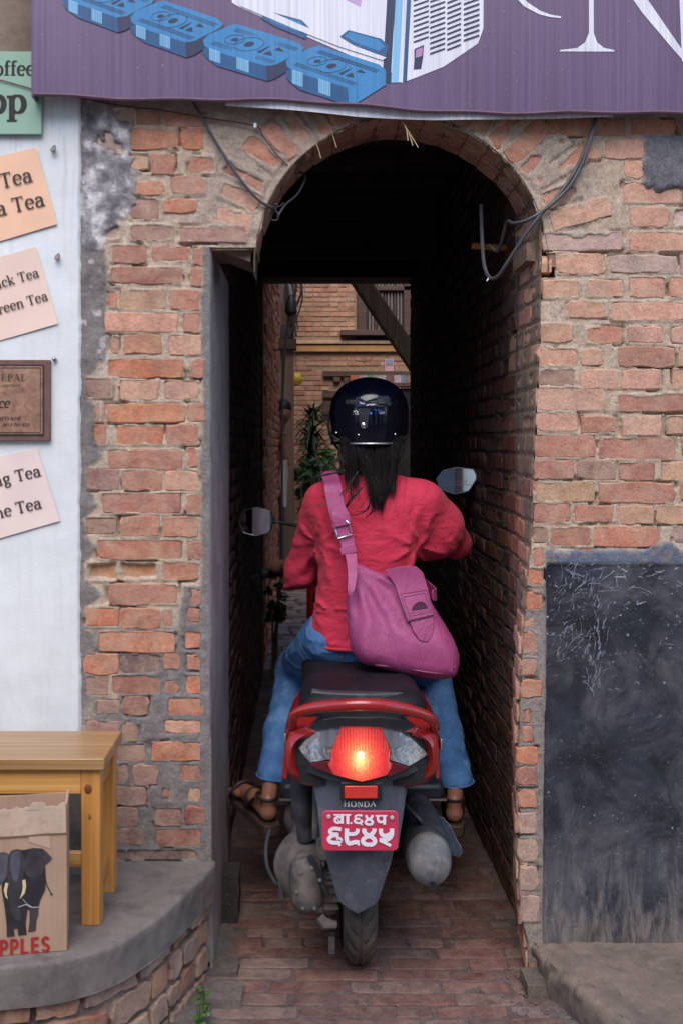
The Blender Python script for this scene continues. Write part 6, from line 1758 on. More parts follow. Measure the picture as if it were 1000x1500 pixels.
# torn upper flap, standing above a crease
rg = random.Random(12)
fl = [(XB0, fz + 0.002)] + [(XB1 - 0.001, fz + 0.002)]
topedge = []
x = XB1 - 0.002
while x > XB0:
    px = WX(0, 1); t_ = (x - XB0) / (XB1 - XB0)
    hgt = ZB1 - 0.006 + rg.uniform(-0.003, 0.003) + (0.012 if -0.588 < x < -0.560 else 0) + (0.006 if x > -0.53 else 0)
    topedge.append((x, hgt)); x -= rg.uniform(0.004, 0.010)
plate("torn_flap", fl + topedge, lambda u, v: Vector((u, YB0 + 0.001 - 0.004 * (v - fz) / 0.066 + 0.002 * math.sin(u * 60 + v * 30), v)), 0.0035, simple("pale_torn_cardboard", lin(190, 166, 146, K), 0.12, 30, 0.85, 0.6, 60, 0.002, dirt=lin(150, 124, 106, K), dscale=30), bxt, du=0.012, dv=0.012)
plate("torn_scrap", [(-0.595, ZB1 - 0.012), (-0.572, ZB1 + 0.006), (-0.558, ZB1 + 0.004), (-0.548, ZB1 - 0.012)], lambda u, v: Vector((u, YB0 - 0.004 - 0.2 * (v - ZB1), v)), 0.001, simple("pale_kraft_scrap", lin(196, 174, 156, K), 0.1), bxt)
plate("tape", [(-0.59, fz - 0.012), (-0.545, fz - 0.03), (-0.548, fz + 0.001), (-0.59, fz + 0.001)], lambda u, v: Vector((u, YB0 - 0.0016, v)), 0.0004, TAPE, bxt)
ZX = YB0 - CAMY
def EM(zx, zy): return Vector((WX(zx / 6.0, ZX), YB0 - 0.0014, WZ(1160 - zy / 6.0, ZX)))
def eprint(name, mat, lift, *polys):
    p = Print()
    for q in polys: p.poly([(a, -b) for a, b in q])
    return p.build(name, EM, mat, bxt, lift)
eprint("elephant_print", ELEPH2, 0.0004, [(238, 480), (300, 470), (385, 480), (405, 640), (412, 760), (405, 840), (365, 930), (350, 985), (345, 1060), (330, 1110), (325, 1195), (262, 1200), (275, 1100), (272, 1010), (255, 1000), (240, 1130), (248, 1222), (180, 1225), (170, 1160), (140, 1160), (146, 1225), (82, 1228), (80, 1120), (62, 960), (40, 820), (42, 740), (100, 600), (200, 480)])
eprint("elephant_print", ELEPH, 0.0006, [(285, 475), (385, 480), (420, 515), (464, 570), (440, 600), (405, 625), (380, 700), (340, 730), (270, 720), (225, 660), (225, 560)])
eprint("elephant_print", ELEPH3, 0.0006, [(-40, 500), (60, 486), (105, 510), (100, 620), (70, 720), (30, 766), (-40, 740)])
eprint("elephant_print", ELEPH, 0.0008, [(118, 480), (165, 468), (205, 478), (226, 540), (228, 640), (214, 740), (196, 850), (190, 980), (206, 1060), (190, 1100), (150, 1080), (118, 1030), (104, 900), (88, 760), (84, 620), (92, 530)])
eprint("elephant_print", ELEPH3, 0.0009, [(120, 500), (160, 482), (190, 500), (196, 600), (180, 720), (160, 760), (130, 720), (108, 610)])
eprint("elephant_print", ELEPH, 0.0007, [(275, 1000), (350, 985), (345, 1060), (328, 1110), (325, 1190), (268, 1196), (280, 1090)])
eprint("elephant_print", IVORY, 0.0010, [(70, 752), (96, 760), (84, 820), (82, 860), (92, 900), (72, 880), (56, 820)])
eprint("elephant_print", IVORY, 0.0010, [(212, 742), (238, 738), (246, 800), (232, 860), (190, 906), (208, 850), (216, 800)])
tl_ = Print(); tl_.ribbon([(405, -745), (418, -800), (440, -846), (456, -878)], lambda a, b: 8); tl_.poly([(448, -868), (468, -880), (466, -898), (452, -892)]); tl_.build("elephant_print", EM, ELEPH2, bxt, 0.0006)
ts = Print(); ts.ribbon([(180, -975), (240, -955), (290, -985), (350, -988)], lambda a, b: 7); ts.ribbon([(215, -905), (250, -950), (290, -980)], lambda a, b: 4); ts.build("tape_tear", EM, simple("white_scuff", lin(196, 190, 190), 0.1), bxt, 0.0013)
# block capitals
def capsprint(word, x1, y0, hgt, wch, gap, th):
    p = Print(); tf = lambda a, b: th
    x = x1 - len(word) * wch - (len(word) - 1) * gap
    for c in word:
        q = lambda u, v, x=x: (x + u * wch, -(y0 - v * hgt))
        if c == 'P': p.ribbon([q(0.14, 0), q(0.14, 1)], tf); p.ribbon([q(0.1, 0.93), q(0.5, 0.93)] + [q(0.5 + 0.38 * math.cos(t), 0.69 + 0.24 * math.sin(t)) for t in np.linspace(math.pi / 2, -math.pi / 2, 10)] + [q(0.1, 0.45)], tf)
        if c == 'L': p.ribbon([q(0.14, 0), q(0.14, 1)], tf); p.ribbon([q(0.1, 0.07), q(0.95, 0.07)], tf)
        if c == 'E':
            p.ribbon([q(0.14, 0), q(0.14, 1)], tf)
            for v in (0.07, 0.5, 0.93): p.ribbon([q(0.1, v), q(0.93, v)], tf)
        if c == 'S': p.ribbon([q(0.5 + 0.37 * math.cos(t), 0.72 + 0.21 * math.sin(t)) for t in np.linspace(0.35, 4.4, 12)] + [q(0.5 + 0.37 * math.cos(t), 0.27 + 0.21 * math.sin(t)) for t in np.linspace(1.2, -2.8, 12)], tf)
        if c == 'A': p.ribbon([q(0.05, 0), q(0.5, 1), q(0.95, 0)], tf); p.ribbon([q(0.2, 0.3), q(0.8, 0.3)], tf)
        x += wch + gap
    p.build("lettering", EM, RED_INK, bxt, 0.0008)
capsprint("APPLES", 442, 1388, 138, 66, 22, 24)
cr = MB(); cr.box(((XB0 + XB1) / 2, YB0 - 0.001, fz + 0.0005), ((XB1 - XB0) / 2, 0.0012, 0.0016)); cr.build("crease", simple("dark_crease", lin(120, 96, 80), 0.2), bxt, False)

bxt.rotation_euler = (0, 0, R(10.5))

# ------------------------------------------------------------------ cables, wire, straw, weeds
def cable(name, label, pts, r, mat, n=8, cat="cable"):
    pts = [Vector(p) for p in pts]
    t = thing(name, label, cat, tuple(pts[0])); m_ = MB(); m_.tube(catmull(pts, n), r, 7); m_.build("strand", mat, t); return t
q = lambda px, py, y=-0.012: Vector((WX(px, 2.65 + y), y, WZ(py, 2.65 + y)))
c1 = cable("hanging_cable", "black cable sagging from the banner across the left of the arch, ending in a coil", [q(283, 150), q(300, 180), q(325, 222), q(352, 262), q(378, 292), q(396, 303, 0.0), q(404, 306, 0.02)], 0.0042, CABLE)
m_ = MB(); m_.tube([q(402 + 6.5 * math.cos(t), 316 - 7 * math.sin(t), 0.01 + 0.003 * t) for t in np.linspace(0, 19, 60)], 0.002, 6); m_.build("coil", CABLE, c1)
m_ = MB(); m_.tube(catmull([q(406, 318, 0.02), q(418, 300, 0.05), q(435, 285, 0.08), q(446, 265, 0.10), q(446, 255, 0.12), q(438, 252, 0.15)], 7), 0.003, 6); m_.build("strand", CABLE, c1)
m_ = MB(); m_.tube(catmull([q(402, 304, 0.0), q(410, 302, -0.01), q(416, 297, -0.015)], 5), 0.0015, 5); m_.tube(catmull([q(398, 306, 0.0), q(403, 298, -0.01), q(407, 301, -0.012)], 5), 0.0015, 5); m_.build("strand", CABLE, c1)
c2 = cable("thin_wire", "thin maroon wire running below the banner to the left of the arch", [q(60, 137, -0.03), q(110, 142, -0.03), q(160, 152), q(240, 162), q(300, 172), q(372, 184), q(385, 198), q(402, 222), q(420, 241, 0.0), q(428, 246, 0.04)], 0.0018, CABLE_R)
m_ = MB(); m_.box(q(374, 184, -0.015), (0.004, 0.004, 0.006)); m_.build("connector", BAN_WHITE, c2, True, 40, 0.001)
c3 = cable("hanging_cable", "pair of black cables looping down the right of the arch", [q(872, 172, -0.02), q(860, 210, -0.016), q(842, 250, -0.014), q(818, 285), q(790, 316), q(768, 345, 0.0), q(742, 385, 0.03), q(728, 405, 0.06), q(716, 406, 0.09), q(708, 385, 0.12), q(705, 340, 0.15), q(704, 300, 0.18)], 0.0052, CABLE)
m_ = MB(); m_.tube(catmull([q(875, 172, -0.022), q(864, 205, -0.022), q(852, 240, -0.02), q(832, 275, -0.018), q(800, 305, -0.016), q(772, 322, -0.004), q(752, 327, 0.03), q(742, 325, 0.08), q(735, 350, 0.12), q(728, 368, 0.16), q(716, 360, 0.19)], 8), 0.0048, 7); m_.build("strand", CABLE, c3)
m_ = MB(); m_.tube([q(716, 407, 0.09), q(712, 412, 0.088)], [0.005, 0.002], 6); m_.build("stripped_end", STEEL, c3)
c4 = cable("thin_wire", "short maroon wire drooping in front of the sage green sign", [q(-40, 108, -0.03), q(0, 117, -0.03), q(30, 125, -0.03), q(56, 133, -0.03)], 0.0016, CABLE_R)
stw = thing("straw_tuft", "wisps of dry straw hanging from the crown of the arch", "straw", tuple(q(590, 178)))
for pts in ([(584, 172), (596, 190), (612, 216)], [(586, 174), (598, 196), (604, 213)], [(588, 176), (594, 186), (597, 206)]):
    m_ = MB(); m_.tube(catmull([q(a, b, -0.006 - i * 0.012) for i, (a, b) in enumerate(pts)], 5), 0.0012, 5); m_.build("stalk", STRAWM, stw)
stw2 = thing("straw_tuft", "two fine straws on the left haunch of the arch", "straw", tuple(q(487, 195)))
for pts in ([(485, 188), (488, 200), (493, 216)], [(463, 210), (467, 220), (470, 232)]):
    m_ = MB(); m_.tube(catmull([q(a, b, -0.004 - i * 0.006) for i, (a, b) in enumerate(pts)], 5), 0.0009, 5); m_.build("stalk", STRAWM, stw2)
for sd, cx_, nn in ((1, 0, 46), ):
    rt = thing("rootlets", "dark dry rootlets clinging to the broken arch edge", "roots", tuple(q(700, 230)))
    rg = random.Random(3); m_ = MB()
    for i in range(70):
        a = R(rg.choice([rg.uniform(20, 70), rg.uniform(95, 150)])); p0 = Vector((cx + (rr + 0.002) * math.cos(a), rg.uniform(-0.004, 0.02), cz + (rr + 0.002) * math.sin(a)))
        d = Vector((rg.uniform(-1, 1), rg.uniform(-0.6, 0.1), rg.uniform(-0.8, 0.8))) * rg.uniform(0.006, 0.018)
        m_.tube([p0, p0 + d * 0.5 + Vector((0, 0, rg.uniform(-0.003, 0.003))), p0 + d], [0.0009, 0.0007, 0.0003], 4)
    m_.build("fibres", CABLE, rt)
pg = thing("wooden_peg", "small wooden peg sticking out of the dark passage wall under the arch", "peg", (0.5, 0.45, 1.99))
m_ = MB(); m_.bar((0.61, 0.46, 1.967), (0.495, 0.44, 1.97), 0.016, 0.018); m_.build("peg", PINE_Y, pg, True, 40, 0.003)
rw = random.Random(4)
wd_ = thing("weed", "small green weed growing at the foot of the curved platform", "plant", (-0.245, -0.215, 0.0))
m_ = MB()
for i in range(60):
    b = Vector((-0.25 + rw.uniform(-0.012, 0.016), -0.24 + rw.uniform(-0.03, 0.02), rw.uniform(0.005, 0.095))); d = Vector((rw.uniform(-1, 1), rw.uniform(-1.2, 0.2), rw.uniform(-0.4, 0.7))).normalized(); L = rw.uniform(0.008, 0.018)
    n_ = d.cross(Vector((rw.uniform(-1, 1), rw.uniform(-1, 1), 1))).normalized()
    m_.add([b, b + d * L * 0.5 + n_ * L * 0.42, b + d * L, b + d * L * 0.5 - n_ * L * 0.42], [(0, 1, 2, 3)])
m_.build("leaves", WEED, wd_, False)
m_ = MB()
for i in range(5): m_.tube([(-0.25 + rw.uniform(-0.005, 0.005), -0.235, 0), (-0.25 + rw.uniform(-0.012, 0.014), -0.24 + rw.uniform(-0.02, 0.02), rw.uniform(0.05, 0.09))], 0.0009, 4)
m_.build("stem", WEED, wd_)
# ------------------------------------------------------------------ scooter
AXY, AXX, WR = 0.10, 0.134, 0.217
sc = thing("scooter", "red motor scooter with lit tail lamp and red number plate, ridden into the passage", "scooter", (AXX, AXY, 0))
def cxs(y): return 0.131 + 0.045 * (y + 0.2)
Zt = 2.43; YT = Zt + CAMY            # rear face
def tpl(px, py, Z=Zt): return (WX(px, Z), WZ(py, Z))
def wheel(name, cx_, cy_, wd, parent, seed):
    nu, nv = 200, 17
    prof = []
    for j in range(nv):
        t = -1 + 2 * j / (nv - 1); prof.append((t * wd / 2 * (1 - 0.12 * abs(t) ** 6), WR - 0.036 * abs(t) ** 2.6))
    V = []; F = []
    for i in range(nu):
        a = 2 * math.pi * i / nu
        for j, (x, r) in enumerate(prof):
            t = -1 + 2 * j / (nv - 1)
            s = (i / 8.0 + abs(t) * 1.25 + (0.5 if t > 0 else 0)) % 1.0
            gr = 0.006 * (1 if (s < 0.3 and 0.14 < abs(t) < 0.86) else 0) + 0.0045 * (1 if abs(t) < 0.07 else 0)
            V.append((cx_ + x, cy_ + (r - gr) * math.cos(a), WR + (r - gr) * math.sin(a)))
    for i in range(nu):
        for j in range(nv - 1):
            a = i * nv + j; b = ((i + 1) % nu) * nv + j; F.append((a, a + 1, b + 1, b))
    w_ = bpy.data.objects.new(name, None); COL.objects.link(w_); w_.parent = parent; w_.location = Vector((cx_, cy_, WR)) - WLOC[parent.name]; WLOC[w_.name] = Vector((cx_, cy_, WR))
    o = mk("tyre", V, F, RUBBER, w_, True, sharp=50); fix_normals(o)
    m_ = MB(); m_.lathe([(WR - 0.036, wd * 0.40), (WR - 0.05, wd * 0.36), (0.09, wd * 0.22), (0.05, wd * 0.30), (0.03, wd * 0.42), (0.001, wd * 0.42)], (cx_, cy_, WR), 'X', 28)
    m_.lathe([(WR - 0.036, -wd * 0.40), (WR - 0.05, -wd * 0.36), (0.09, -wd * 0.22), (0.05, -wd * 0.30), (0.03, -wd * 0.42), (0.001, -wd * 0.42)], (cx_, cy_, WR), 'X', 28)
    m_.build("rim", ENGINE, w_)
wheel("rear_wheel", AXX, AXY, 0.098, sc, 1); wheel("front_wheel", cxs(1.29), 1.29, 0.09, sc, 2)
# mudguard flap with number plate
def flap_y(px, py): return YT + 0.010 + 0.030 * ((px - 527) / 60.0) ** 2 - 0.006 * (abs(px - 527) < 30)
def FM(px, py): x, z = tpl(px, py); return Vector((x, flap_y(px, py) + 0.02 * max(0, (py - 1240) / 100), z))
up_ = [(472, 1143), (585, 1143), (590, 1152), (598, 1168), (594, 1198), (586, 1246), (470, 1246), (465, 1190), (459, 1162), (464, 1152)]
plate("mudguard", up_, FM, 0.014, FLAPM, sc, du=12, bev=0.003)
lo_ = [(472, 1240), (582, 1240), (576, 1272), (557, 1334), (525, 1352), (496, 1336), (479, 1274)]
def FM2(px, py):
    x, z = tpl(px, py); s = 0.010 if 500 < px < 552 else 0.0
    return Vector((x, YT + 0.022 + 0.02 * ((px - 527) / 55.0) ** 2 - s + 0.03 * max(0, (py - 1240) / 100), z))
plate("mud_flap", lo_, FM2, 0.008, FLAPM, sc, du=13, bev=0.002)
rf = plate("reflector_frame", [(498, 1144), (559, 1144), (559, 1171), (498, 1171)], lambda u, v: Vector((*tpl(u, v)[:1], YT - 0.010, tpl(u, v)[1])), 0.02, BLACKP, sc, bev=0.003)
plate("reflector", [(504, 1148.5), (552, 1148.5), (552, 1167), (504, 1167)], lambda u, v: Vector((tpl(u, v)[0], YT - 0.0145, tpl(u, v)[1])), 0.008, REFL, sc, bev=0.002)
# number plate
def NM(px, py): x, z = tpl(px, py, 2.42); return Vector((x, YT - 0.022, z))
def rrect(x0, y0, x1, y1, r, n=6):
    out = []
    for cx_, cy_, a0 in ((x1 - r, y1 - r, 0), (x0 + r, y1 - r, 90), (x0 + r, y0 + r, 180), (x1 - r, y0 + r, 270)):
        out += [(cx_ + r * math.cos(R(a0 + 90 * i / n)), cy_ + r * math.sin(R(a0 + 90 * i / n))) for i in range(n + 1)]
    return out
npl = plate("number_plate", rrect(471.5, 1185, 582.5, 1243.5, 7), NM, 0.004, PLATE_RED, sc, bev=0.0015)
WLOC[npl.name] = WLOC[sc.name]
zz = lambda x, y: (465 + x * 0.125, -(1165 + y * 0.125))
pn = Print()
def NS(pts, wd_): pn.ribbon([zz(*p) for p in pts], lambda a, b: wd_ * 0.125)
def cm(pts, n=5): return [(p.x, p.y) for p in catmull([(a, b, 0) for a, b in pts], n)]
NS([(188, 204), (388, 204)], 18); NS([(285, 204), (285, 306)], 33); NS([(348, 204), (348, 312)], 35)
NS(cm([(285, 243), (240, 226), (206, 246), (204, 274), (232, 296), (285, 284)]), 26); NS([(222, 246), (262, 284)], 13)
pn.poly([zz(389 + 12 * math.cos(t), 300 + 12 * math.sin(t)) for t in np.linspace(0, 6.28, 12)[:-1]])
NS(cm([(520, 212), (462, 208), (436, 224), (452, 246), (492, 248)]), 23); NS(cm([(492, 248), (440, 258), (428, 280), (460, 298), (506, 292), (515, 274), (494, 268)]), 25); NS([(488, 296), (518, 322)], 17)
def four(ox, oy, s, wd_):
    f = lambda x, y: (ox + (x - 505) * s, oy + (y - 360) * s)
    NS(cm([f(545, 362), f(540, 398), f(580, 440), f(640, 470), f(666, 508), f(644, 542), f(600, 552)]), wd_)
    NS(cm([f(600, 552), f(550, 542), f(524, 508), f(548, 470), f(610, 440), f(652, 398), f(660, 362)]), wd_)
four(545, 204, 0.58, 30)
NS([(668, 214), (808, 214)], 18); NS([(776, 214), (776, 318)], 33); NS(cm([(702, 214), (700, 262), (724, 286), (776, 278)]), 30)
NS(cm([(276, 372), (190, 362), (146, 392), (172, 424), (246, 432)]), 44); NS(cm([(246, 432), (168, 450), (132, 486), (160, 522), (226, 526), (268, 500), (244, 480), (222, 488)]), 46); NS(cm([(200, 530), (244, 540), (262, 566)], 4), 30)
NS(cm([(338, 362), (338, 492), (366, 536), (430, 520), (484, 526)]), 50); NS([(472, 520), (478, 562)], 24); NS(cm([(468, 364), (454, 410), (410, 428), (350, 424)]), 44)
four(505, 360, 1.0, 50)
NS(cm([(735, 362), (735, 412), (764, 444), (812, 440), (850, 420)]), 48); NS(cm([(862, 362), (860, 430), (832, 478), (772, 496), (716, 494)]), 50); NS([(720, 500), (790, 532), (850, 562)], 34)
pn.build("number_lettering", lambda a, b: NM(a, -b), PLATE_W, npl, 0.0022)
for bx_, by_ in ((481.5, 1193.5), (573, 1195)):
    m_ = MB(); p = NM(bx_, by_); m_.lathe([(0.0005, -0.0045), (0.004, -0.0038), (0.0052, -0.0005), (0.0055, 0.002)], p, 'Y', 12, cap=True); m_.build("bolt", simple("pale_bolt_head", lin(176, 178, 176), 0.2, 300, 0.4, 0), npl)
pn = Print(); pn.text("HONDA", 550.5, -1182.2, 12.2, 0.17, 0.075, align='R', sx=0.98, track=0.02); pn.build("maker_lettering", lambda a, b: FM(a, -b) + Vector((0, 0, 0)), simple("silver_lettering", lin(196, 198, 204), 0.1, 60, 0.4, 0), sc, 0.0045)

# lamp cluster
def lamp_y(x): return YT - 0.012 + 2.3 * (x - 0.131) ** 2
def LM(off): return lambda px, py: Vector((tpl(px, py)[0], lamp_y(tpl(px, py)[0]) + off + 0.035 * max(0, (1110 - py) / 60), tpl(px, py)[1]))
bez = [(424, 1110), (428, 1100), (440, 1084), (456, 1070), (474, 1060), (500, 1054), (560, 1054), (590, 1060), (612, 1072), (630, 1090), (640, 1112), (640, 1132), (600, 1139), (565, 1145), (529, 1148), (490, 1145), (446, 1137), (420, 1129)]
plate("lamp_bezel", bez, LM(0), 0.05, BLACKP, sc, du=9, bev=0.004)
red_ = [(499, 1068), (530, 1067), (559, 1069), (566, 1086), (571, 1100), (569, 1112), (584, 1118), (599, 1125), (566, 1136), (529, 1140), (488, 1134), (456, 1125), (454, 1121), (470, 1116), (484, 1112), (485, 1099), (492, 1084)]
tl = bpy.data.objects.new("tail_lamp", None); COL.objects.link(tl); tl.parent = sc; bp = P(527, 1104, Zt); bp.y = lamp_y(bp.x) - 0.006
tl.location = bp - WLOC[sc.name]; WLOC[tl.name] = bp
mid_ = [p for p in red_]
cen = [(499, 1068), (530, 1067), (559, 1069), (566, 1086), (571, 1100), (569, 1112), (574, 1118), (566, 1132), (529, 1140), (488, 1132), (479, 1118), (484, 1112), (485, 1099), (492, 1084)]
plate("lens", cen, LM(-0.013), 0.03, LENS, tl, du=4, bev=0.0015)
plate("lens_corner", [(454, 1121), (470, 1116), (484, 1112.5), (478.5, 1118.5), (487, 1132.5), (456, 1125)], LM(-0.012), 0.03, LENS_D, tl, du=6, bev=0.001)
plate("lens_corner", [(599, 1125), (584, 1118), (569.5, 1112.5), (575, 1118.5), (567, 1132), (566.5, 1136)], LM(-0.012), 0.03, LENS_D, tl, du=6, bev=0.001)
m_ = MB(); m_.lathe([(0.0008, -0.004), (0.006, -0.003), (0.0085, 0.001), (0.0085, 0.004)], bp + Vector((0, -0.009, 0.002)), 'Y', 14, sy=1.25, cap=True); m_.build("bulb", BULB, tl)
for nm, pg_, sm_ in (("indicator_lens", [(437, 1103), (448, 1090), (464, 1076), (482, 1072), (498, 1069), (492, 1084), (485, 1099), (484, 1111), (470, 1115.5), (454, 1120.5), (445, 1112)], [(470, 1074.5), (498, 1069.3), (492, 1083), (486, 1094), (468, 1094)]),
                     ("indicator_lens", [(559.5, 1069.5), (574, 1072), (588, 1076), (604, 1086), (618, 1100), (630, 1113), (614, 1119), (599, 1124.5), (585, 1118), (569.5, 1111.5), (571, 1100), (566, 1086)], [(560, 1070), (584, 1074.5), (588, 1094), (572, 1096), (566, 1084)])):
    o = plate(nm, pg_, LM(-0.009), 0.03, CLEAR, sc, du=6, bev=0.002)
    plate("smoked_corner", sm_, LM(-0.0112), 0.01, CLEAR_S, sc, du=6)

# red tail shell, grab bar, black undertray
rings = []
for (y, hw, zc, hh, e) in ((YT + 0.075, 0.150, 0.62, 0.050, 3), (YT + 0.035, 0.170, 0.618, 0.068, 3), (YT + 0.05, 0.184, 0.617, 0.082, 3.2), (YT + 0.09, 0.191, 0.618, 0.088, 3.4), (YT + 0.2, 0.196, 0.620, 0.092, 3.4), (0.2, 0.195, 0.612, 0.10, 3.2), (0.42, 0.180, 0.59, 0.11, 3), (0.60, 0.15, 0.55, 0.12, 2.6), (0.66, 0.12, 0.53, 0.10, 2.4)):
    ring = []
    for k in range(40):
        a = 2 * math.pi * k / 40; ca, sa = math.cos(a), math.sin(a)
        ring.append(Vector((cxs(y) + hw * math.copysign(abs(ca) ** (2 / e), ca), y, zc + hh * math.copysign(abs(sa) ** (2 / e), sa))))
    rings.append(ring)
m_ = MB(); m_.loft(rings); o = m_.build("tail_shell", PAINT, sc, True, 50)
for s_ in (-1, 1):          # side wings that wrap round the lamp
    pw = [(s_ * 0.135, 0.690), (s_ * 0.170, 0.672), (s_ * 0.184, 0.64), (s_ * 0.190, 0.600), (s_ * 0.192, 0.556), (s_ * 0.181, 0.556), (s_ * 0.176, 0.585), (s_ * 0.168, 0.625), (s_ * 0.150, 0.655), (s_ * 0.118, 0.672)]
    plate("tail_wing", [(0.131 + a, b) for a, b in pw], lambda u, v: Vector((u, YT + 0.008 + 1.6 * (u - 0.131) ** 2 + 0.05 * max(0, v - 0.62), v)), 0.07, PAINT, sc, du=0.02, bev=0.006)
gp = catmull([P(427, 1066, 2.50), P(433, 1046, 2.46), P(462, 1036, 2.42), P(497, 1033.5, 2.395), P(529, 1032, 2.385), P(562, 1033.5, 2.395), P(598, 1040, 2.42), P(630, 1052, 2.46), P(637, 1068, 2.50)], 8)
m_ = MB(); m_.tube(gp, [0.0115 + 0.0035 * math.sin(math.pi * i / (len(gp) - 1)) for i in range(len(gp))], 14, True, 1.0, (0, 0, 1)); o = m_.build("grab_bar", PAINT, sc, True, 60)
o.data.transform(Matrix.Identity(4))
plate("grab_recess", [(462, 1046), (597, 1050), (586, 1060), (500, 1057), (474, 1059)], lambda u, v: Vector((tpl(u, v)[0], YT + 0.045, tpl(u, v)[1])), 0.02, BLACKP, sc)
gl = MB(); gl.lathe([(0.0005, -0.003), (0.003, -0.002), (0.003, 0.004)], P(529.5, 1038, 2.376), 'Y', 10, cap=True); gl.build("badge_dot", STEEL, sc)
for px_, py_ in ((418, 1081), (645, 1089)):
    m_ = MB(); p = P(px_, py_, 2.50); m_.box(p, (0.0025, 0.012, 0.014)); m_.build("side_clip", STEEL, sc, True, 40, 0.002)
# tray below the lamp, inner mudguard above the tyre
m_ = MB()
rings = []
for (y, hw, z0, z1) in ((YT + 0.03, 0.155, 0.552, 0.60), (0.0, 0.17, 0.535, 0.60), (0.4, 0.16, 0.46, 0.58), (0.6, 0.12, 0.42, 0.5)):
    rings.append([Vector((cxs(y) + a * hw, y, b)) for a, b in ((-1, z1), (-0.95, z0 + 0.01), (-0.7, z0), (0.7, z0), (0.95, z0 + 0.01), (1, z1))])
m_.loft(rings); m_.build("undertray", BLACKP, sc, True, 30)
pts = [(AXY + 0.236 * math.cos(a), 0.217 + 0.236 * math.sin(a)) for a in np.linspace(2.5, 0.5, 16)]
m_ = MB(); rings = [[Vector((AXX + dx, y, z + dz)) for dx, dz in ((-0.062, -0.03), (-0.064, 0.002), (0, 0.008), (0.064, 0.002), (0.062, -0.03), (0, -0.006))] for y, z in pts]
m_.loft(rings); m_.build("inner_mudguard", BLACKP, sc, True, 40)
# seat
s = SDF((-0.06, -0.22, 0.64), (0.36, 0.86, 0.88), 0.007)
s.box((0.142, 0.22, 0.698), (0.158, 0.335, 0.052), 0.05, 0)
s.box((0.135, 0.0, 0.708), (0.152, 0.13, 0.046), 0.045, 0.02)
s.ell((0.162, 0.66, 0.72), (0.11, 0.16, 0.06), 0.04)
X, Y, Z = s.all(); s.f += 0.012 * sstep(0.25, 0.42, Y) * sstep(0.72, 0.76, Z) + 0.0016 * fbm(X * 14, Y * 14, Z * 14, 5, 3)
s.build("seat", VINYL, sc, 2)
m_ = MB(); pts = [Vector((cxs(0) + 0.154 * math.cos(a) * 1.0, -0.02 + 0.112 * math.sin(a), 0.70)) for a in np.linspace(math.pi, 2 * math.pi, 30)]
m_.tube(pts, 0.0022, 6); m_.build("seat_piping", BLACKP, sc)
plate("seat_rear_trim", [(458, 1020), (606, 1022), (620, 1040), (560, 1034), (500, 1034), (446, 1040)], lambda u, v: Vector((tpl(u, v, 2.5)[0], -0.118 + 1.5 * (tpl(u, v, 2.5)[0] - 0.131) ** 2, tpl(u, v, 2.5)[1])), 0.03, PLASTIC, sc, du=12, bev=0.004)

# engine, belt case, shock, air duct (left); muffler (right)
s = SDF((-0.10, -0.20, 0.13), (0.22, 0.56, 0.42), 0.006)
s.box((-0.002, 0.16, 0.272), (0.040, 0.28, 0.074), 0.038, 0)
s.cap((-0.016, 0.03, 0.272), (0.03, 0.03, 0.272), 0.072, None, 0.05)
s.cap((-0.02, 0.36, 0.272), (0.03, 0.36, 0.272), 0.048, None, 0.04)
s.box((0.052, 0.03, 0.235), (0.030, 0.085, 0.062), 0.014, 0.015)
s.box((0.055, 0.02, 0.30), (0.026, 0.05, 0.05), 0.012, 0.01)
for i in range(5): s.box((0.062, -0.045, 0.195 + i * 0.021), (0.02, 0.018, 0.0045), 0.003, 0.003)
X, Y, Z = s.all(); s.f += 0.0012 * fbm(X * 40, Y * 40, Z * 40, 5, 3)
bc = s.build("belt_case", ENGINE, sc, 1); WLOC[bc.name] = WLOC[sc.name]
brg = random.Random(5)
for a in (0.4, 1.3, 2.3, 3.3, 4.2, 5.2):
    m_ = MB(); p = Vector((0.004 + 0.030 * math.cos(a), -0.118 + 0.004 * abs(math.cos(a)), 0.272 + 0.054 * math.sin(a))); m_.lathe([(0.0004, -0.006), (0.004, -0.005), (0.0046, 0.004)], p, 'Y', 8, cap=True); m_.build("bolt", MUFF, bc)
m_ = MB(); m_.tube([Vector((-0.006 + 0.036 * math.cos(a), -0.098 + 0.012 * abs(math.cos(a)) ** 3, 0.272 + 0.070 * math.sin(a))) for a in np.linspace(0, 6.283, 40)], 0.003, 6); m_.build("cover_seam", PLASTIC, bc)
m_ = MB(); m_.lathe([(0.001, -0.006), (0.010, -0.005), (0.013, 0.0), (0.016, 0.006)], (0.052, -0.060, 0.225), 'Y', 16, cap=True); m_.build("drain_plug", ENGINE, bc)
m_ = MB()
for i in range(4): m_.box((0.062 + 0.003 * i, -0.052, 0.262 + i * 0.013), (0.018, 0.012, 0.0035))
m_.build("cooling_ribs", ENGINE, bc, True, 40, 0.001)
for px_, pz_ in ((0.036, 0.315), (0.075, 0.31), (0.03, 0.20)):
    m_ = MB(); m_.box((px_, -0.064, pz_), (0.009, 0.012, 0.007)); m_.build("casting_lug", ENGINE, bc, True, 40, 0.002)
m_ = MB(); m_.tube([(0.005, -0.12, 0.355), (0.02, -0.115, 0.33), (0.04, -0.10, 0.27), (0.05, -0.09, 0.245)], 0.007, 8); m_.build("breather_hose", PLASTIC, sc)
m_ = MB(); m_.tube([(0.03, -0.09, 0.19), (0.045, -0.095, 0.175), (0.072, -0.09, 0.17)], [0.012, 0.015, 0.010], 8); m_.build("gear_oil_boss", ENGINE, sc)
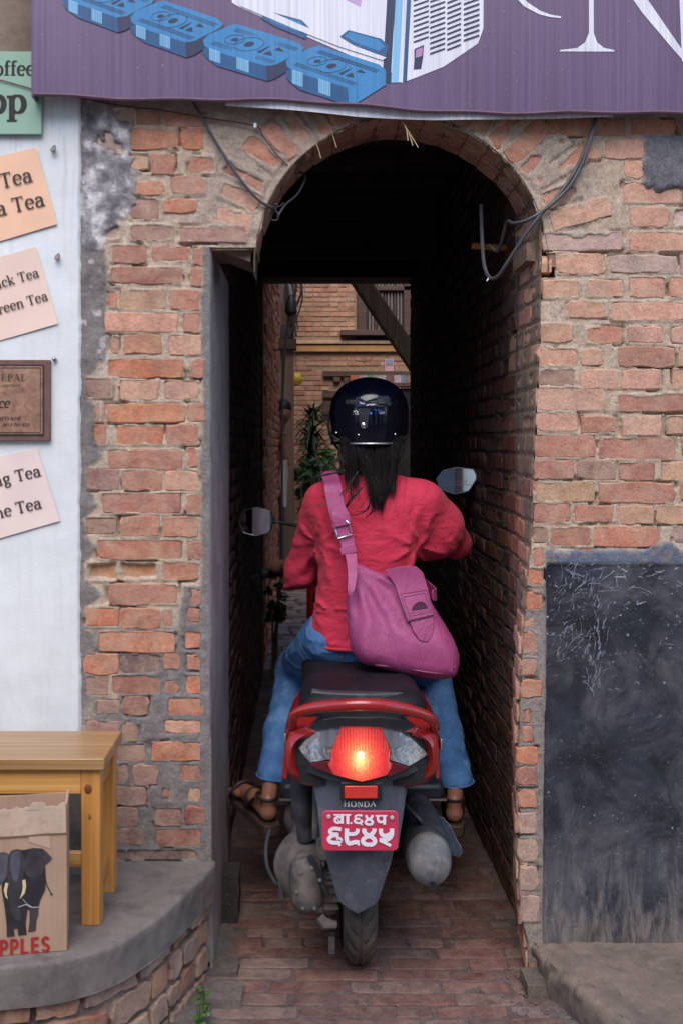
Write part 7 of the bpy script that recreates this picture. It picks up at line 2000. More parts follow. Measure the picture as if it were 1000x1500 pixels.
m_ = MB(); m_.tube(catmull([(-0.012, -0.02, 0.585), (-0.014, -0.03, 0.52), (-0.012, -0.035, 0.44), (-0.004, -0.02, 0.36)], 5), [0.026] * 6 + [0.029] * 6 + [0.022] * 4, 14); m_.build("air_duct", PLASTIC, sc)
m_ = MB(); m_.tube([(0.022, -0.055, 0.575), (0.020, -0.06, 0.375)], 0.0085, 10); m_.build("shock_absorber", ENGINE, sc)
m_ = MB(); m_.tube([(0.036, -0.05, 0.57), (0.034, -0.055, 0.36)], 0.0055, 8); m_.build("brake_cable", STEEL, sc)
m_ = MB(); m_.box((0.040, -0.065, 0.352), (0.017, 0.014, 0.028)); m_.build("shock_bracket", ENGINE, sc, True, 40, 0.004)
m_ = MB()
m_.tube([Vector((0.052 + 0.013 * math.cos(t), -0.03 + 0.013 * math.sin(t), 0.36 + t * 0.0032)) for t in np.linspace(0, 56, 260)], 0.0032, 6); m_.build("shock_spring", ENGINE, sc)
m_ = MB(); m_.tube(catmull([(-0.10, 0.10, 0.335), (-0.108, 0.06, 0.31), (-0.105, 0.03, 0.27), (-0.085, 0.02, 0.232), (-0.065, 0.02, 0.222)], 5), 0.0055, 8); m_.build("kick_lever", PLASTIC, sc)
m_ = MB(); m_.box((-0.066, 0.0, 0.232), (0.009, 0.012, 0.035)); m_.build("kick_boss", PLASTIC, sc, True, 40, 0.004)
m_ = MB(); m_.tube([(0.03, 0.02, 0.10), (0.058, -0.0, 0.145), (0.062, -0.01, 0.20)], 0.007, 8); m_.box((0.062, -0.05, 0.105), (0.008, 0.012, 0.022)); m_.build("centre_stand", ENGINE, sc)
mx, mz = 0.300, 0.345
m_ = MB()
m_.lathe([(0.001, -0.010), (0.022, -0.006), (0.042, 0.006), (0.052, 0.026), (0.0555, 0.05), (0.0565, 0.062), (0.054, 0.066)], (mx, YT + 0.05, mz), 'Y', 32, sy=1.08, cap=True)
mf = m_.build("muffler_cap", MUFF, sc, True, 40); WLOC[mf.name] = WLOC[sc.name]
m_ = MB(); m_.lathe([(0.054, 0.066), (0.0575, 0.068), (0.0575, 0.30), (0.052, 0.37), (0.035, 0.42), (0.018, 0.45)], (mx, YT + 0.05, mz), 'Y', 32, sy=1.08, cap=True); m_.build("muffler_body", PLASTIC, sc, True, 40)
m_ = MB(); m_.lathe([(0.009, -0.004), (0.0095, -0.010), (0.007, -0.010), (0.0065, 0.01)], (mx + 0.003, YT + 0.058, mz - 0.040), 'Y', 14, cap=False)
m_.build("outlet", PLASTIC, mf)
m_ = MB(); m_.lathe([(0.0078, -0.0102), (0.0005, -0.0100)], (mx + 0.003, YT + 0.058, mz - 0.040), 'Y', 14, cap=True); m_.build("outlet_hole", simple("soot_shade", (0.004, 0.004, 0.004), 0, 5, 0.9, 0), mf)  # flat black disc: shade inside the pipe put into the colour
m_ = MB(); m_.bar((0.235, 0.0, 0.455), (0.29, -0.06, 0.412), 0.045, 0.008, (1, 0, 0.4)); m_.build("muffler_bracket", PLASTIC, sc, True, 40, 0.003)
m_ = MB(); m_.tube(catmull([(mx - 0.04, 0.24, mz + 0.02), (0.2, 0.3, 0.28), (0.16, 0.42, 0.25)], 6), 0.017, 10); m_.build("exhaust_pipe", MUFF, sc)
def shm(u, v): return Vector((u, 0.03 - 1.2 * (u - 0.36) - 4 * (u - 0.375) ** 2, v))
plate("heat_shield", [(0.345, 0.392), (0.356, 0.393), (0.372, 0.378), (0.384, 0.352), (0.395, 0.335), (0.399, 0.322), (0.392, 0.306), (0.376, 0.303), (0.366, 0.325), (0.360, 0.342), (0.352, 0.372)], shm, 0.004, SHIELD, sc, du=0.008, bev=0.001)
# floor board and belly, front end
def fb_(x0, x1, y0, y1, z0, z1): 
    m_ = MB(); m_.box(((x0 + x1) / 2, (y0 + y1) / 2, (z0 + z1) / 2), ((x1 - x0) / 2, (y1 - y0) / 2, (z1 - z0) / 2)); return m_
fb_(-0.075, 0.395, 0.30, 0.96, 0.345, 0.392).build("floor_board", simple("dark_navy_plastic", lin(36, 42, 56), 0.2, 9, 0.5, 0.1), sc, True, 40, 0.014)
for xx, wd_ in ((-0.0765, 0.002), (0.3965, 0.002)):
    pass
m_ = MB(); m_.box((-0.035, 0.297, 0.349), (0.045, 0.003, 0.003)); m_.build("edge_strip", STEEL, sc); m_ = MB(); m_.box((0.355, 0.297, 0.349), (0.045, 0.003, 0.003)); m_.build("edge_strip", STEEL, sc)
m_ = MB(); m_.loft([[Vector((cxs(y) + a * hw, y, b)) for a, b in ((-1, 0.343), (-0.6, z0), (0.6, z0), (1, 0.343))] for y, hw, z0 in ((0.33, 0.20, 0.24), (0.9, 0.19, 0.17))]); m_.build("belly_panel", PLASTIC, sc, True, 30)
s = SDF((-0.08, 0.85, 0.2), (0.45, 1.25, 1.02), 0.012)
s.box((0.183, 1.0, 0.60), (0.185, 0.045, 0.30), 0.04, 0, rot=Matrix.Rotation(R(-12), 3, 'X'))
s.ell((0.183, 1.08, 0.55), (0.12, 0.10, 0.26), 0.06)
s.build("leg_shield", PAINT, sc, 2)
fb_(0.02, 0.345, 0.915, 0.955, 0.42, 0.86).build("inner_panel", BLACKP, sc, True, 40, 0.018)
s = SDF((0.0, 0.85, 0.82), (0.38, 1.2, 1.1), 0.01)
s.ell((0.185, 1.0, 0.945), (0.13, 0.10, 0.075), 0.03); s.ell((0.185, 1.08, 0.93), (0.085, 0.07, 0.065), 0.03)
s.build("headset_cowl", PAINT, sc, 1)
m_ = MB(); m_.lathe([(0.001, 0.02), (0.05, 0.012), (0.062, -0.01)], (0.185, 1.135, 0.935), 'Y', 20, cap=True); m_.build("headlight", CLEAR, sc)
gL, gR = Vector((-0.152, 0.955, 0.915)), Vector((0.478, 0.955, 0.99))
m_ = MB(); m_.tube(catmull([gL, (0.03, 0.99, 0.945), (0.185, 1.0, 0.955), (0.34, 0.99, 0.975), gR], 6), 0.011, 8); m_.build("handlebar", STEEL, sc)
for g, d in ((gL, Vector((1, 0.22, 0.2))), (gR, Vector((-1, 0.22, -0.1)))):
    d.normalize(); m_ = MB(); m_.tube([g - d * 0.012, g - d * 0.008, g + d * 0.0, g + d * 0.11], [0.016, 0.021, 0.0175, 0.0165], 14); m_.build("grip", BLACKP, sc)
m_ = MB(); m_.tube(catmull([gL + Vector((-0.045, 0.005, -0.022)), gL + Vector((-0.02, 0.03, -0.008)), gL + Vector((0.05, 0.055, 0.01)), gL + Vector((0.12, 0.05, 0.03))], 5), [0.0075] * 6 + [0.0055] * 10, 8); m_.build("brake_lever", BLACKP, sc)
m_ = MB(); m_.tube(catmull([gR + Vector((0.03, 0.005, -0.01)), gR + Vector((0.0, 0.04, -0.008)), gR + Vector((-0.06, 0.055, -0.005)), gR + Vector((-0.12, 0.045, 0.0))], 5), 0.006, 8); m_.build("brake_lever", BLACKP, sc)
def mirror(name, c, out, stem, tilt):
    """out: outline in metres about the centre; tilt = normal of the glass"""
    c = Vector(c); n_ = Vector(tilt).normalized(); x = Vector((0, 0, 1)).cross(n_).normalized(); z = n_.cross(x)
    x = -x if x.x < 0 else x
    mo = bpy.data.objects.new(name, None); COL.objects.link(mo); mo.parent = sc; mo.location = c - WLOC[sc.name]; WLOC[mo.name] = c
    k = []
    for i, (a, b) in enumerate(out):
        a0, b0 = out[i - 1]; a1, b1 = out[(i + 1) % len(out)]
        for t in (0.18, 0.07): k.append(Vector((a + (a0 - a) * t, 0, b + (b0 - b) * t)))
        for t in (0.07, 0.18): k.append(Vector((a + (a1 - a) * t, 0, b + (b1 - b) * t)))
    rings = []
    for s_, dpt in ((1.0, 0.0), (1.05, -0.006), (1.05, -0.014), (0.85, -0.028), (0.4, -0.036)):
        rings.append([c + x * (p.x * s_) + z * (p.z * s_) + n_ * dpt for p in k])
    m_ = MB(); m_.loft(rings); m_.build("housing", BLACKP, mo)
    m_ = MB(); m_.add([c + x * p.x * 0.965 + z * p.z * 0.955 + n_ * 0.0012 for p in k], [tuple(range(len(k)))]); o = m_.build("glass", MIRROR, mo, False)
    m_ = MB(); m_.tube([c + x * p.x * 0.99 + z * p.z * 0.985 + n_ * 0.001 for p in k + [k[0]]], 0.0018, 6); m_.build("chrome_edge", STEEL, mo)
    m_ = MB(); m_.tube(catmull(stem, 5), 0.0055, 8); m_.build("stem", BLACKP, mo)
    return c, x, z, n_, mo
ML = P(376, 764, 3.66); MRr = P(668.5, 704, 3.66)
hexo = lambda sx, sy: [(-0.064 * sx, 0.004 * sy), (-0.048 * sx, -0.040 * sy), (-0.002 * sx, -0.052 * sy), (0.044 * sx, -0.040 * sy), (0.060 * sx, 0.004 * sy), (0.050 * sx, 0.036 * sy), (-0.002 * sx, 0.052 * sy), (-0.046 * sx, 0.038 * sy)]
mirror("mirror", ML, hexo(1.02, 1.0), [ML + Vector((0.055, 0.012, 0.0)), ML + Vector((0.10, 0.01, -0.008)), (-0.0, 1.0, 1.06), (0.02, 0.99, 0.96)], (-0.04, -1, 0.0))
mo_ = mirror("mirror", MRr, [(-0.073, 0.004), (-0.058, -0.034), (-0.01, -0.050), (0.042, -0.038), (0.073, 0.012), (0.058, 0.042), (0.0, 0.048), (-0.05, 0.036)], [MRr + Vector((-0.03, 0.02, -0.03)), (0.45, 1.0, 1.12), (0.36, 0.99, 0.98)], (-0.16, -1, 0.165))
c_, x_, z_, n__, mob = mo_
for i, tx in enumerate(("OBJECTS IN MIRROR ARE", "CLOSER THAN THEY APPEAR")):
    bl_text("mirror_lettering", tx, 0.0078, simple("grey_etching", lin(150, 140, 150), 0), mob, c_ + x_ * -0.052 + z_ * (-0.006 - 0.011 * i) + n__ * 0.0022, x_, z_, 'LEFT')
# fork and front mudguard
fx = cxs(1.29)
for s_ in (-1, 1):
    m_ = MB(); m_.tube([(fx + s_ * 0.062, 1.29, 0.217), (fx + s_ * 0.062, 1.20, 0.50)], 0.014, 10); m_.build("fork_leg", STEEL, sc)
m_ = MB(); m_.tube([(fx, 1.19, 0.5), (0.185, 1.02, 0.93)], 0.02, 10); m_.build("steering_column", ENGINE, sc)
pts = [(1.29 + 0.25 * math.cos(a), 0.217 + 0.25 * math.sin(a)) for a in np.linspace(2.9, 0.4, 16)]
m_ = MB(); m_.loft([[Vector((fx + dx, y, z + dz)) for dx, dz in ((-0.06, -0.03), (-0.058, 0.004), (0, 0.012), (0.058, 0.004), (0.06, -0.03), (0, 0.004))] for y, z in pts]); m_.build("front_mudguard", PAINT, sc, True, 40)
# ------------------------------------------------------------------ rider
rider = thing("person", "woman rider in a red top and blue jeans seen from behind, seated on the scooter", "person", (0.17, 0.35, 0))
s = SDF((-0.32, 0.08, 0.16), (0.62, 1.08, 1.62), 0.0062)
hipL, hipR = (0.085, 0.38, 0.80), (0.255, 0.38, 0.80)
kneeL, kneeR = (-0.035, 0.76, 0.62), (0.410, 0.76, 0.62)
ankL, ankR = (-0.106, 0.41, 0.385), (0.444, 0.405, 0.378)
shL, shR = (0.035, 0.37, 1.20), (0.345, 0.37, 1.205)
elL, elR = (-0.022, 0.47, 0.985), (0.458, 0.51, 1.065)
wrL, wrR = (-0.070, 0.865, 0.945), (0.452, 0.865, 1.01)
s.ell((0.175, 0.37, 0.82), (0.155, 0.105, 0.10), 0.03); s.cap((0.178, 0.35, 0.88), (0.185, 0.34, 1.0), 0.085, 0.088, 0.04)
s.ell((0.188, 0.35, 1.10), (0.125, 0.075, 0.14), 0.03); s.cap((0.07, 0.365, 1.20), (0.31, 0.365, 1.20), 0.048, None, 0.03)
s.cap((0.184, 0.37, 1.22), (0.184, 0.40, 1.38), 0.050, 0.046, 0.025)
s.ell((0.183, 0.42, 1.46), (0.072, 0.092, 0.105), 0.015); s.ell((0.183, 0.47, 1.40), (0.05, 0.05, 0.06), 0.02)
s.cap((0.183, 0.510, 1.455), (0.183, 0.525, 1.43), 0.008, 0.013, 0.008)          # nose
s.cap((0.168, 0.510, 1.395), (0.198, 0.510, 1.395), 0.007, None, 0.006)            # lips
for sx in (-1, 1):
    s.ell((0.183 + sx * 0.073, 0.42, 1.435), (0.008, 0.02, 0.03), 0.006)          # ears
    s.ell((0.183 + sx * 0.03, 0.500, 1.468), (0.014, 0.008, 0.007), 0.004)         # eyelids
for a, b, c, r in ((shL, elL, wrL, 0), (shR, elR, wrR, 0)):
    s.cap(a, b, 0.036, 0.032, 0.015); s.cap(b, c, 0.034, 0.024, 0.012)
for h, k, a in ((hipL, kneeL, ankL), (hipR, kneeR, ankR)):
    s.cap(h, k, 0.06, 0.040, 0.02); s.cap(k, a, 0.036, 0.024, 0.012)
def foot_(ank, heel, toe, side):
    ank, heel, toe = Vector(ank), Vector(heel), Vector(toe)
    s.cap(ank, heel + Vector((0, 0, 0.035)), 0.024, 0.023, 0.012); s.cap(heel, heel.lerp(toe, 0.45) + Vector((0, 0, 0.012)), 0.026, 0.024, 0.012)
    ball = heel.lerp(toe, 0.74); s.cap(heel.lerp(toe, 0.4) + Vector((0, 0, 0.01)), ball, 0.027, 0.024, 0.012)
    d = (toe - heel).normalized(); sd_ = Vector((-d.y, d.x, 0)).normalized()
    for i in range(5):
        o_ = (i - 2) * 0.0145; L = (0.042, 0.046, 0.042, 0.036, 0.028)[i if side > 0 else 4 - i]
        s.cap(ball + sd_ * o_ * 0.8, ball + d * L + sd_ * o_ * 1.1 + Vector((0, 0, -0.006)), 0.0115 if i != (0 if side > 0 else 4) else 0.014, 0.0085, 0.004)
hL, tL = Vector((-0.113, 0.335, 0.300)), Vector((-0.215, 0.515, 0.318))
hR, tR = Vector((0.427, 0.335, 0.296)), Vector((0.452, 0.55, 0.290))
foot_(ankL, hL, tL, -1); foot_(ankR, hR, tR, 1)
def hand_(wr, grip, d, side):
    wr, g, d = Vector(wr), Vector(grip), Vector(d).normalized()
    palm = g + Vector((0, -0.040, 0.018)); s.cap(wr, palm - Vector((0, 0.02, 0)), 0.023, 0.024, 0.010)
    for i in range(4):
        o_ = d * ((i - 1.5) * 0.0185); k = g + o_
        p0 = palm + o_ * 0.85; p1 = k + Vector((0, -0.004, 0.029)); p2 = k + Vector((0, 0.026, 0.014)); p3 = k + Vector((0, 0.024, -0.014)); p4 = k + Vector((0, 0.004, -0.025))
        r = 0.0092 if i < 3 else 0.008
        s.cap(p0, p1, 0.011, r + 0.001, 0.005); s.cap(p1, p2, r + 0.0005, r, 0.002); s.cap(p2, p3, r, r - 0.0008, 0.002); s.cap(p3, p4, r - 0.0008, r - 0.0016, 0.002)
    s.cap(palm + d * 0.02 - Vector((0, 0.005, 0.008)), g + d * 0.043 + Vector((0, -0.026, -0.008)), 0.013, 0.010, 0.005); s.cap(g + d * 0.043 + Vector((0, -0.026, -0.008)), g + d * 0.05 + Vector((0, -0.004, -0.026)), 0.010, 0.008, 0.002)
dL, dR = Vector((1, 0.22, 0.2)), Vector((-1, 0.22, -0.1))
hand_(wrL, gL + dL.normalized() * 0.052, dL, 1); hand_(wrR, gR + dR.normalized() * 0.052, dR, -1)
body = s.build("body", SKIN, rider, 1); WLOC[body.name] = WLOC[rider.name]

# red top
s = SDF((-0.13, 0.10, 0.72), (0.62, 0.80, 1.36), 0.0068)
X, Y, Z = s.all()
zt_ = np.array([0.74, 0.765, 0.80, 0.819, 0.85, 0.878, 0.93, 0.977, 1.03, 1.076, 1.13, 1.17, 1.20, 1.225, 1.248, 1.265, 1.285, 1.30])
xl_ = np.array([0.018, 0.016, 0.010, 0.010, 0.012, 0.020, 0.028, 0.034, 0.030, 0.026, 0.012, 0.002, 0.000, 0.006, 0.024, 0.060, 0.110, 0.135])
xr2 = np.array([0.350, 0.352, 0.350, 0.344, 0.332, 0.322, 0.314, 0.310, 0.316, 0.330, 0.350, 0.366, 0.372, 0.368, 0.348, 0.310, 0.260, 0.235])
ry_ = np.array([0.136, 0.136, 0.132, 0.126, 0.116, 0.110, 0.104, 0.102, 0.104, 0.108, 0.110, 0.108, 0.104, 0.096, 0.084, 0.070, 0.052, 0.040])
cy_ = np.array([0.375, 0.375, 0.37, 0.368, 0.362, 0.358, 0.35, 0.345, 0.345, 0.348, 0.352, 0.355, 0.358, 0.36, 0.362, 0.366, 0.37, 0.372])
f_ = lambda t: np.interp(Z, zt_, t).astype(np.float32)
xl, xr3 = f_(xl_), f_(xr2); cxx, rx = (xl + xr3) / 2, (xr3 - xl) / 2
d = ((np.abs((X - cxx) / rx) ** 2.4 + np.abs((Y - f_(cy_)) / f_(ry_)) ** 2.4) ** (1 / 2.4) - 1) * np.minimum(rx, f_(ry_))
hem_z = 0.788 + 0.018 * (X - 0.02) - 0.02 * sstep(0.4, 0.5, Y) + 0.006 * sstep(0.1, 0.0, X)
d = np.maximum(d, np.maximum(hem_z - Z, Z - 1.297))
s.f = np.minimum(s.f, d.astype(np.float32))
sl_ = SDF((-0.13, 0.10, 0.72), (0.62, 0.80, 1.36), 0.0068)
sl_.cap((0.05, 0.368, 1.20), elL, 0.057, 0.045, 0.0); sl_.cap(elL, (-0.028, 0.555, 0.968), 0.046, 0.044, 0.02); sl_.cap((-0.016, 0.455, 1.0), (-0.019, 0.480, 0.90), 0.043, 0.049, 0.02)
sl_.f = np.maximum(sl_.f, (0.938 + 0.10 * (X + 0.02) - 0.22 * (Y - 0.47) - Z) * 0.95).astype(np.float32)
s.union((slice(None), slice(None), slice(None)), sl_.f, 0.028)
s.cap((0.335, 0.368, 1.205), (0.405, 0.43, 1.135), 0.062, 0.057, 0.05); s.cap((0.40, 0.43, 1.14), elR, 0.058, 0.045, 0.03); s.cap(elR, (0.462, 0.66, 1.045), 0.045, 0.040, 0.02)
# batwing fullness below the right arm, bunched cuff
s.ell((0.375, 0.41, 1.10), (0.07, 0.07, 0.075), 0.05)
# a shallow shoulder-blade hollow between the arms, folds at the waist, drag lines towards the arms
n_ = fbm(X * 9, Y * 9, Z * 9, 101, 3)
wst = np.exp(-((Z - 0.90) / 0.075) ** 2) * (X < 0.37)
n5 = fbm(X * 6, Y * 6, Z * 13, 171, 3)
ridge = lambda q: (1 - np.abs(np.sin(q))) ** 2.2
fold = -ridge(Z * 62 + (X - 0.17) * 26 + n5 * 7.0) * wst * 0.0095 * (0.5 + n5)
fold += -ridge((Z * 48 - X * 44) + n5 * 6.0) * np.exp(-((Z - 0.82) / 0.06) ** 2) * 0.006
fold += np.sin((X - 0.3) * 150 - (Z - 1.1) * 60 + n_ * 4) * np.exp(-(((X - 0.31) / 0.035) ** 2 + ((Z - 1.12) / 0.09) ** 2)) * 0.0030
fold += np.sin((X - 0.05) * 150 + (Z - 1.1) * 40 + n_ * 4) * np.exp(-(((X - 0.045) / 0.035) ** 2 + ((Z - 1.08) / 0.10) ** 2)) * 0.0028
fold += np.sin((X + Z) * 130 + n_ * 4) * np.exp(-(((X - 0.43) / 0.06) ** 2 + ((Z - 1.07) / 0.06) ** 2)) * 0.002
fold += np.sin(Z * 110 - X * 80 + n_ * 4) * np.exp(-(((X + 0.01) / 0.05) ** 2 + ((Z - 0.99) / 0.06) ** 2)) * 0.003
for (ax_, az_, s_) in ((0.315, 1.075, 1), (0.030, 1.085, -1)):
    rr_ = np.hypot(X - ax_, Z - az_); an = np.arctan2(Z - az_, (X - ax_) * s_)
    fold += -ridge(an * 3.4 + n5 * 2.2) * 0.0085 * sstep(0.0, 0.03, rr_) * sstep(0.15, 0.05, rr_) * (Y < 0.42)
s.f = s.f + fold.astype(np.float32) + (0.004 * n_).astype(np.float32)
fold += -ridge((X - 0.3) * 70 + n5 * 5) * np.exp(-(((X - 0.452) / 0.03) ** 2 + ((Z - 1.06) / 0.05) ** 2)) * 0.007
s.f = s.f + (-ridge((X - 0.3) * 70 + n5 * 5) * np.exp(-(((X - 0.452) / 0.03) ** 2 + ((Z - 1.06) / 0.05) ** 2)) * 0.007).astype(np.float32)
seam_ = np.abs(np.sqrt((X - 0.19) ** 2 + (Z - 1.33) ** 2) - 0.185)
s.f += (0.0028 * sstep(0.006, 0.0, seam_) * (Y < 0.33)).astype(np.float32)
v_, q_ = s.mesh()
shirt = mk("red_top", v_, q_.astype(np.int32), SHIRT, rider, True)
m = shirt.modifiers.new("relax", 'SMOOTH'); m.iterations = 1; m.factor = 0.5
def ring_tube(name, pts, r, mat, parent, n=8):
    m_ = MB(); m_.tube(pts, r, n, True); return m_.build(name, mat, parent)
# hem band at the left sleeve and at the waist
hem = [Vector((0.184 + 0.168 * math.copysign(abs(math.cos(t)) ** 0.83, math.cos(t)), 0.373 + 0.134 * math.copysign(abs(math.sin(t)) ** 0.83, math.sin(t)), 0.791 + 0.018 * (0.168 * math.cos(t)))) for t in np.linspace(math.pi, 2 * math.pi, 40)]
ring_tube("hem_band", hem, 0.0055, SHIRT, rider)
cl_ = [Vector((-0.021, 0.485, 0.939)) + Vector((0.047 * math.cos(t), 0.054 * math.sin(t), 0.005 * math.cos(t) - 0.013 * math.sin(t))) for t in np.linspace(0, 2 * math.pi, 30)]
ring_tube("cuff", cl_, 0.007, SHIRT, rider)

# jeans
s = SDF((-0.24, 0.18, 0.33), (0.58, 0.92, 0.92), 0.0066)
s.ell((0.178, 0.376, 0.795), (0.170, 0.118, 0.095), 0.03)
s.box((0.180, 0.376, 0.80), (0.150, 0.100, 0.035), 0.03, 0.03)
s.cap(hipL, kneeL, 0.094, 0.066, 0.035); s.cap(hipR, kneeR, 0.094, 0.066, 0.035)
s.cap(kneeL, (-0.080, 0.56, 0.47), 0.064, 0.052, 0.03); s.cap(kneeR, (0.428, 0.56, 0.47), 0.064, 0.052, 0.03)
s.cap((-0.080, 0.56, 0.47), (-0.104, 0.405, 0.372), 0.052, 0.048, 0.03); s.cap((0.428, 0.56, 0.47), (0.444, 0.395, 0.362), 0.052, 0.050, 0.03)
X, Y, Z = s.all(); n_ = fbm(X * 9, Y * 9, Z * 9, 131, 3)
s.f = np.maximum(s.f, np.where(X < 0.17, 0.380 - Z - 0.12 * (X + 0.105), 0.366 - Z + 0.10 * (X - 0.444)).astype(np.float32))
low_ = sstep(0.66, 0.5, Z)
n5 = fbm(X * 7, Y * 7, Z * 12, 172, 3)
fold = -ridge(Z * 40 + Y * 14 + n5 * 7) * 0.0065 * low_ * (0.4 + n5) - ridge(Z * 40 - Y * 26 + np.abs(X - 0.17) * 30 + n5 * 6) * 0.006 * (1 - low_)
s.f += fold.astype(np.float32)
jn = s.build("jeans", DENIM, rider, 2); WLOC[jn.name] = WLOC[rider.name]
for hx, hy, hz, hr_ in ((-0.1035, 0.405, 0.3825, 0.0475), (0.444, 0.396, 0.3665, 0.049)):
    ring_tube("hem_band", [Vector((hx + hr_ * math.cos(t), hy + hr_ * 1.0 * math.sin(t), hz + (-0.12 if hx < 0.17 else 0.10) * hr_ * math.cos(t))) for t in np.linspace(0, 2 * math.pi, 30)], 0.0035, DENIM, jn, 6)
st_ = simple("pale_denim_stitch", lin(132, 160, 196), 0.1, 90, 0.8, 0)
ring_tube("waistband_seam", [Vector((0.178 + 0.172 * math.cos(t), 0.372 + 0.126 * math.sin(t), 0.792)) for t in np.linspace(math.pi * 1.06, math.pi * 1.5, 20)], 0.0015, st_, jn, 5)
m_ = MB(); m_.lathe([(0.0005, -0.003), (0.004, -0.0022), (0.005, 0.001)], P(500, 963, 2.89), 'Y', 10, cap=True); m_.build("rivet", simple("dark_rivet", lin(60, 54, 62), 0.2), jn)

# sandals
def sandal(heel, toe, wedge):
    heel, toe = Vector(heel), Vector(toe); d = (toe - heel); L = d.length; dn = d.normalized(); sd_ = Vector((-dn.y, dn.x, 0)).normalized()
    so = []
    for t, wv in ((-0.16, 0.012), (-0.13, 0.026), (0.0, 0.031), (0.3, 0.027), (0.6, 0.034), (0.85, 0.036), (1.05, 0.026), (1.14, 0.010)):
        so.append((t, wv))
    top = [heel + d * t + sd_ * wv + Vector((0, 0, -0.026)) for t, wv in so] + [heel + d * t - sd_ * wv + Vector((0, 0, -0.026)) for t, wv in reversed(so)]
    th = [0.034 - 0.02 * min(1, max(0, t / 0.9)) for t, _ in so]; th = th + th[::-1]
    bot = [p - Vector((0, 0, k)) for p, k in zip(top, th)]
    o = bpy.data.objects.new("sandal", None); COL.objects.link(o); o.parent = rider; o.location = heel - WLOC[rider.name]; WLOC[o.name] = heel
    m_ = MB(); m_.loft([bot, top]); m_.build("sole", simple("brown_wedge_sole", lin(66, 48, 40), 0.25, 30, 0.7, 0.3), o, True, 40, 0.004)
    sm_ = simple("dark_brown_strap", lin(44, 26, 24), 0.2, 40, 0.55, 0.2)
    def loopstrap(c, u, v, a, b, r):
        m_ = MB(); m_.tube([c + u * a * math.cos(t) + v * b * math.sin(t) for t in np.linspace(0, 2 * math.pi, 28)], r, 7); m_.build("strap", sm_, o)
    upv = Vector((0, 0, 1))
    loopstrap(heel + upv * 0.042 + dn * 0.012, sd_, dn, 0.028, 0.035, 0.0045)
    loopstrap(heel + d * 0.42 + upv * 0.004, sd_, upv, 0.031, 0.033, 0.006)
    loopstrap(heel + d * 0.80 - upv * 0.002, sd_, upv, 0.036, 0.028, 0.007)
    m_ = MB(); m_.tube([heel + upv * 0.04 + sd_ * 0.032 + dn * 0.02, heel + d * 0.4 + sd_ * 0.030 - upv * 0.01], 0.005, 6); m_.build("strap", sm_, o)
sandal(hL, tL, 1); sandal(hR, tR, 1)

# hair: a fall of locks from under the helmet
rg = random.Random(17); m_ = MB()
def backy(x, z):
    """how far back (towards the street) the top stands here"""
    k = float(np.interp(z, [1.15, 1.20, 1.25, 1.285, 1.33, 1.38], [0.243, 0.250, 0.268, 0.288, 0.300, 0.32]))
    return k
locks = []
for i in range(58):
    u = -1 + 2 * (i + 0.5) / 58 + rg.uniform(-0.03, 0.03); e = abs(u) ** 1.5
    tz = 1.170 + 0.085 * e + abs(rg.gauss(0, 1)) * 0.030; tx = 0.203 + 0.030 * u * (1 + 0.5 * e) + rg.gauss(0, 0.006)
    if u < -0.55: tz = max(tz, 1.262 + rg.gauss(0, 0.02)); tx = 0.112 + 0.09 * (u + 1) + rg.gauss(0, 0.014)
    if u > 0.6: tz = max(tz, 1.235 + rg.gauss(0, 0.025)); tx = 0.238 + rg.gauss(0, 0.010)
    locks.append((u, rg.uniform(0, 1), tx, tz, rg.uniform(-0.009, 0.009), rg.uniform(0, 6.28)))
def strand(u, dp, tx, tz, wob, ph, r0, x0=None):
    x0 = 0.186 + 0.086 * u; y0 = 0.314 + 0.060 * u * u - 0.022 * dp; z0 = 1.402; e = abs(u) ** 1.5
    pts = [Vector((x0, y0, z0))]
    for t in (0.15, 0.3, 0.45, 0.6, 0.75, 0.88, 1.0):
        z = z0 + (tz - z0) * t; x = x0 + (tx - x0) * (t ** 1.15) + 0.008 * u * math.sin(math.pi * min(1, t * 1.3)) + wob * math.sin(ph + 4.2 * t) * t
        pts.append(Vector((x, min(y0 - 0.008 * t, backy(x, z) - 0.006 - 0.020 * dp * (1 - 0.5 * t)), z)))
    pts = catmull(pts, 3); m_.tube(pts, [r0 * (1 - 0.88 * (k / (len(pts) - 1)) ** 2.4) for k in range(len(pts))], 4)
for (u, dp, tx, tz, wob, ph) in locks:
    for k in range(20):
        g = rg.gauss
        strand(u + g(0, 0.035), min(1, max(0, dp + g(0, 0.18))), tx + g(0, 0.0042), tz + abs(g(0, 1)) * 0.022, wob + g(0, 0.0012), ph + g(0, 0.15), rg.uniform(0.0008, 0.0022))
for k in range(60):
    strand(rg.uniform(-1, 1), rg.uniform(0.6, 1.2), 0.19 + rg.gauss(0, 0.045), 1.22 + rg.gauss(0, 0.04), rg.gauss(0, 0.010), rg.uniform(0, 6), 0.0007)
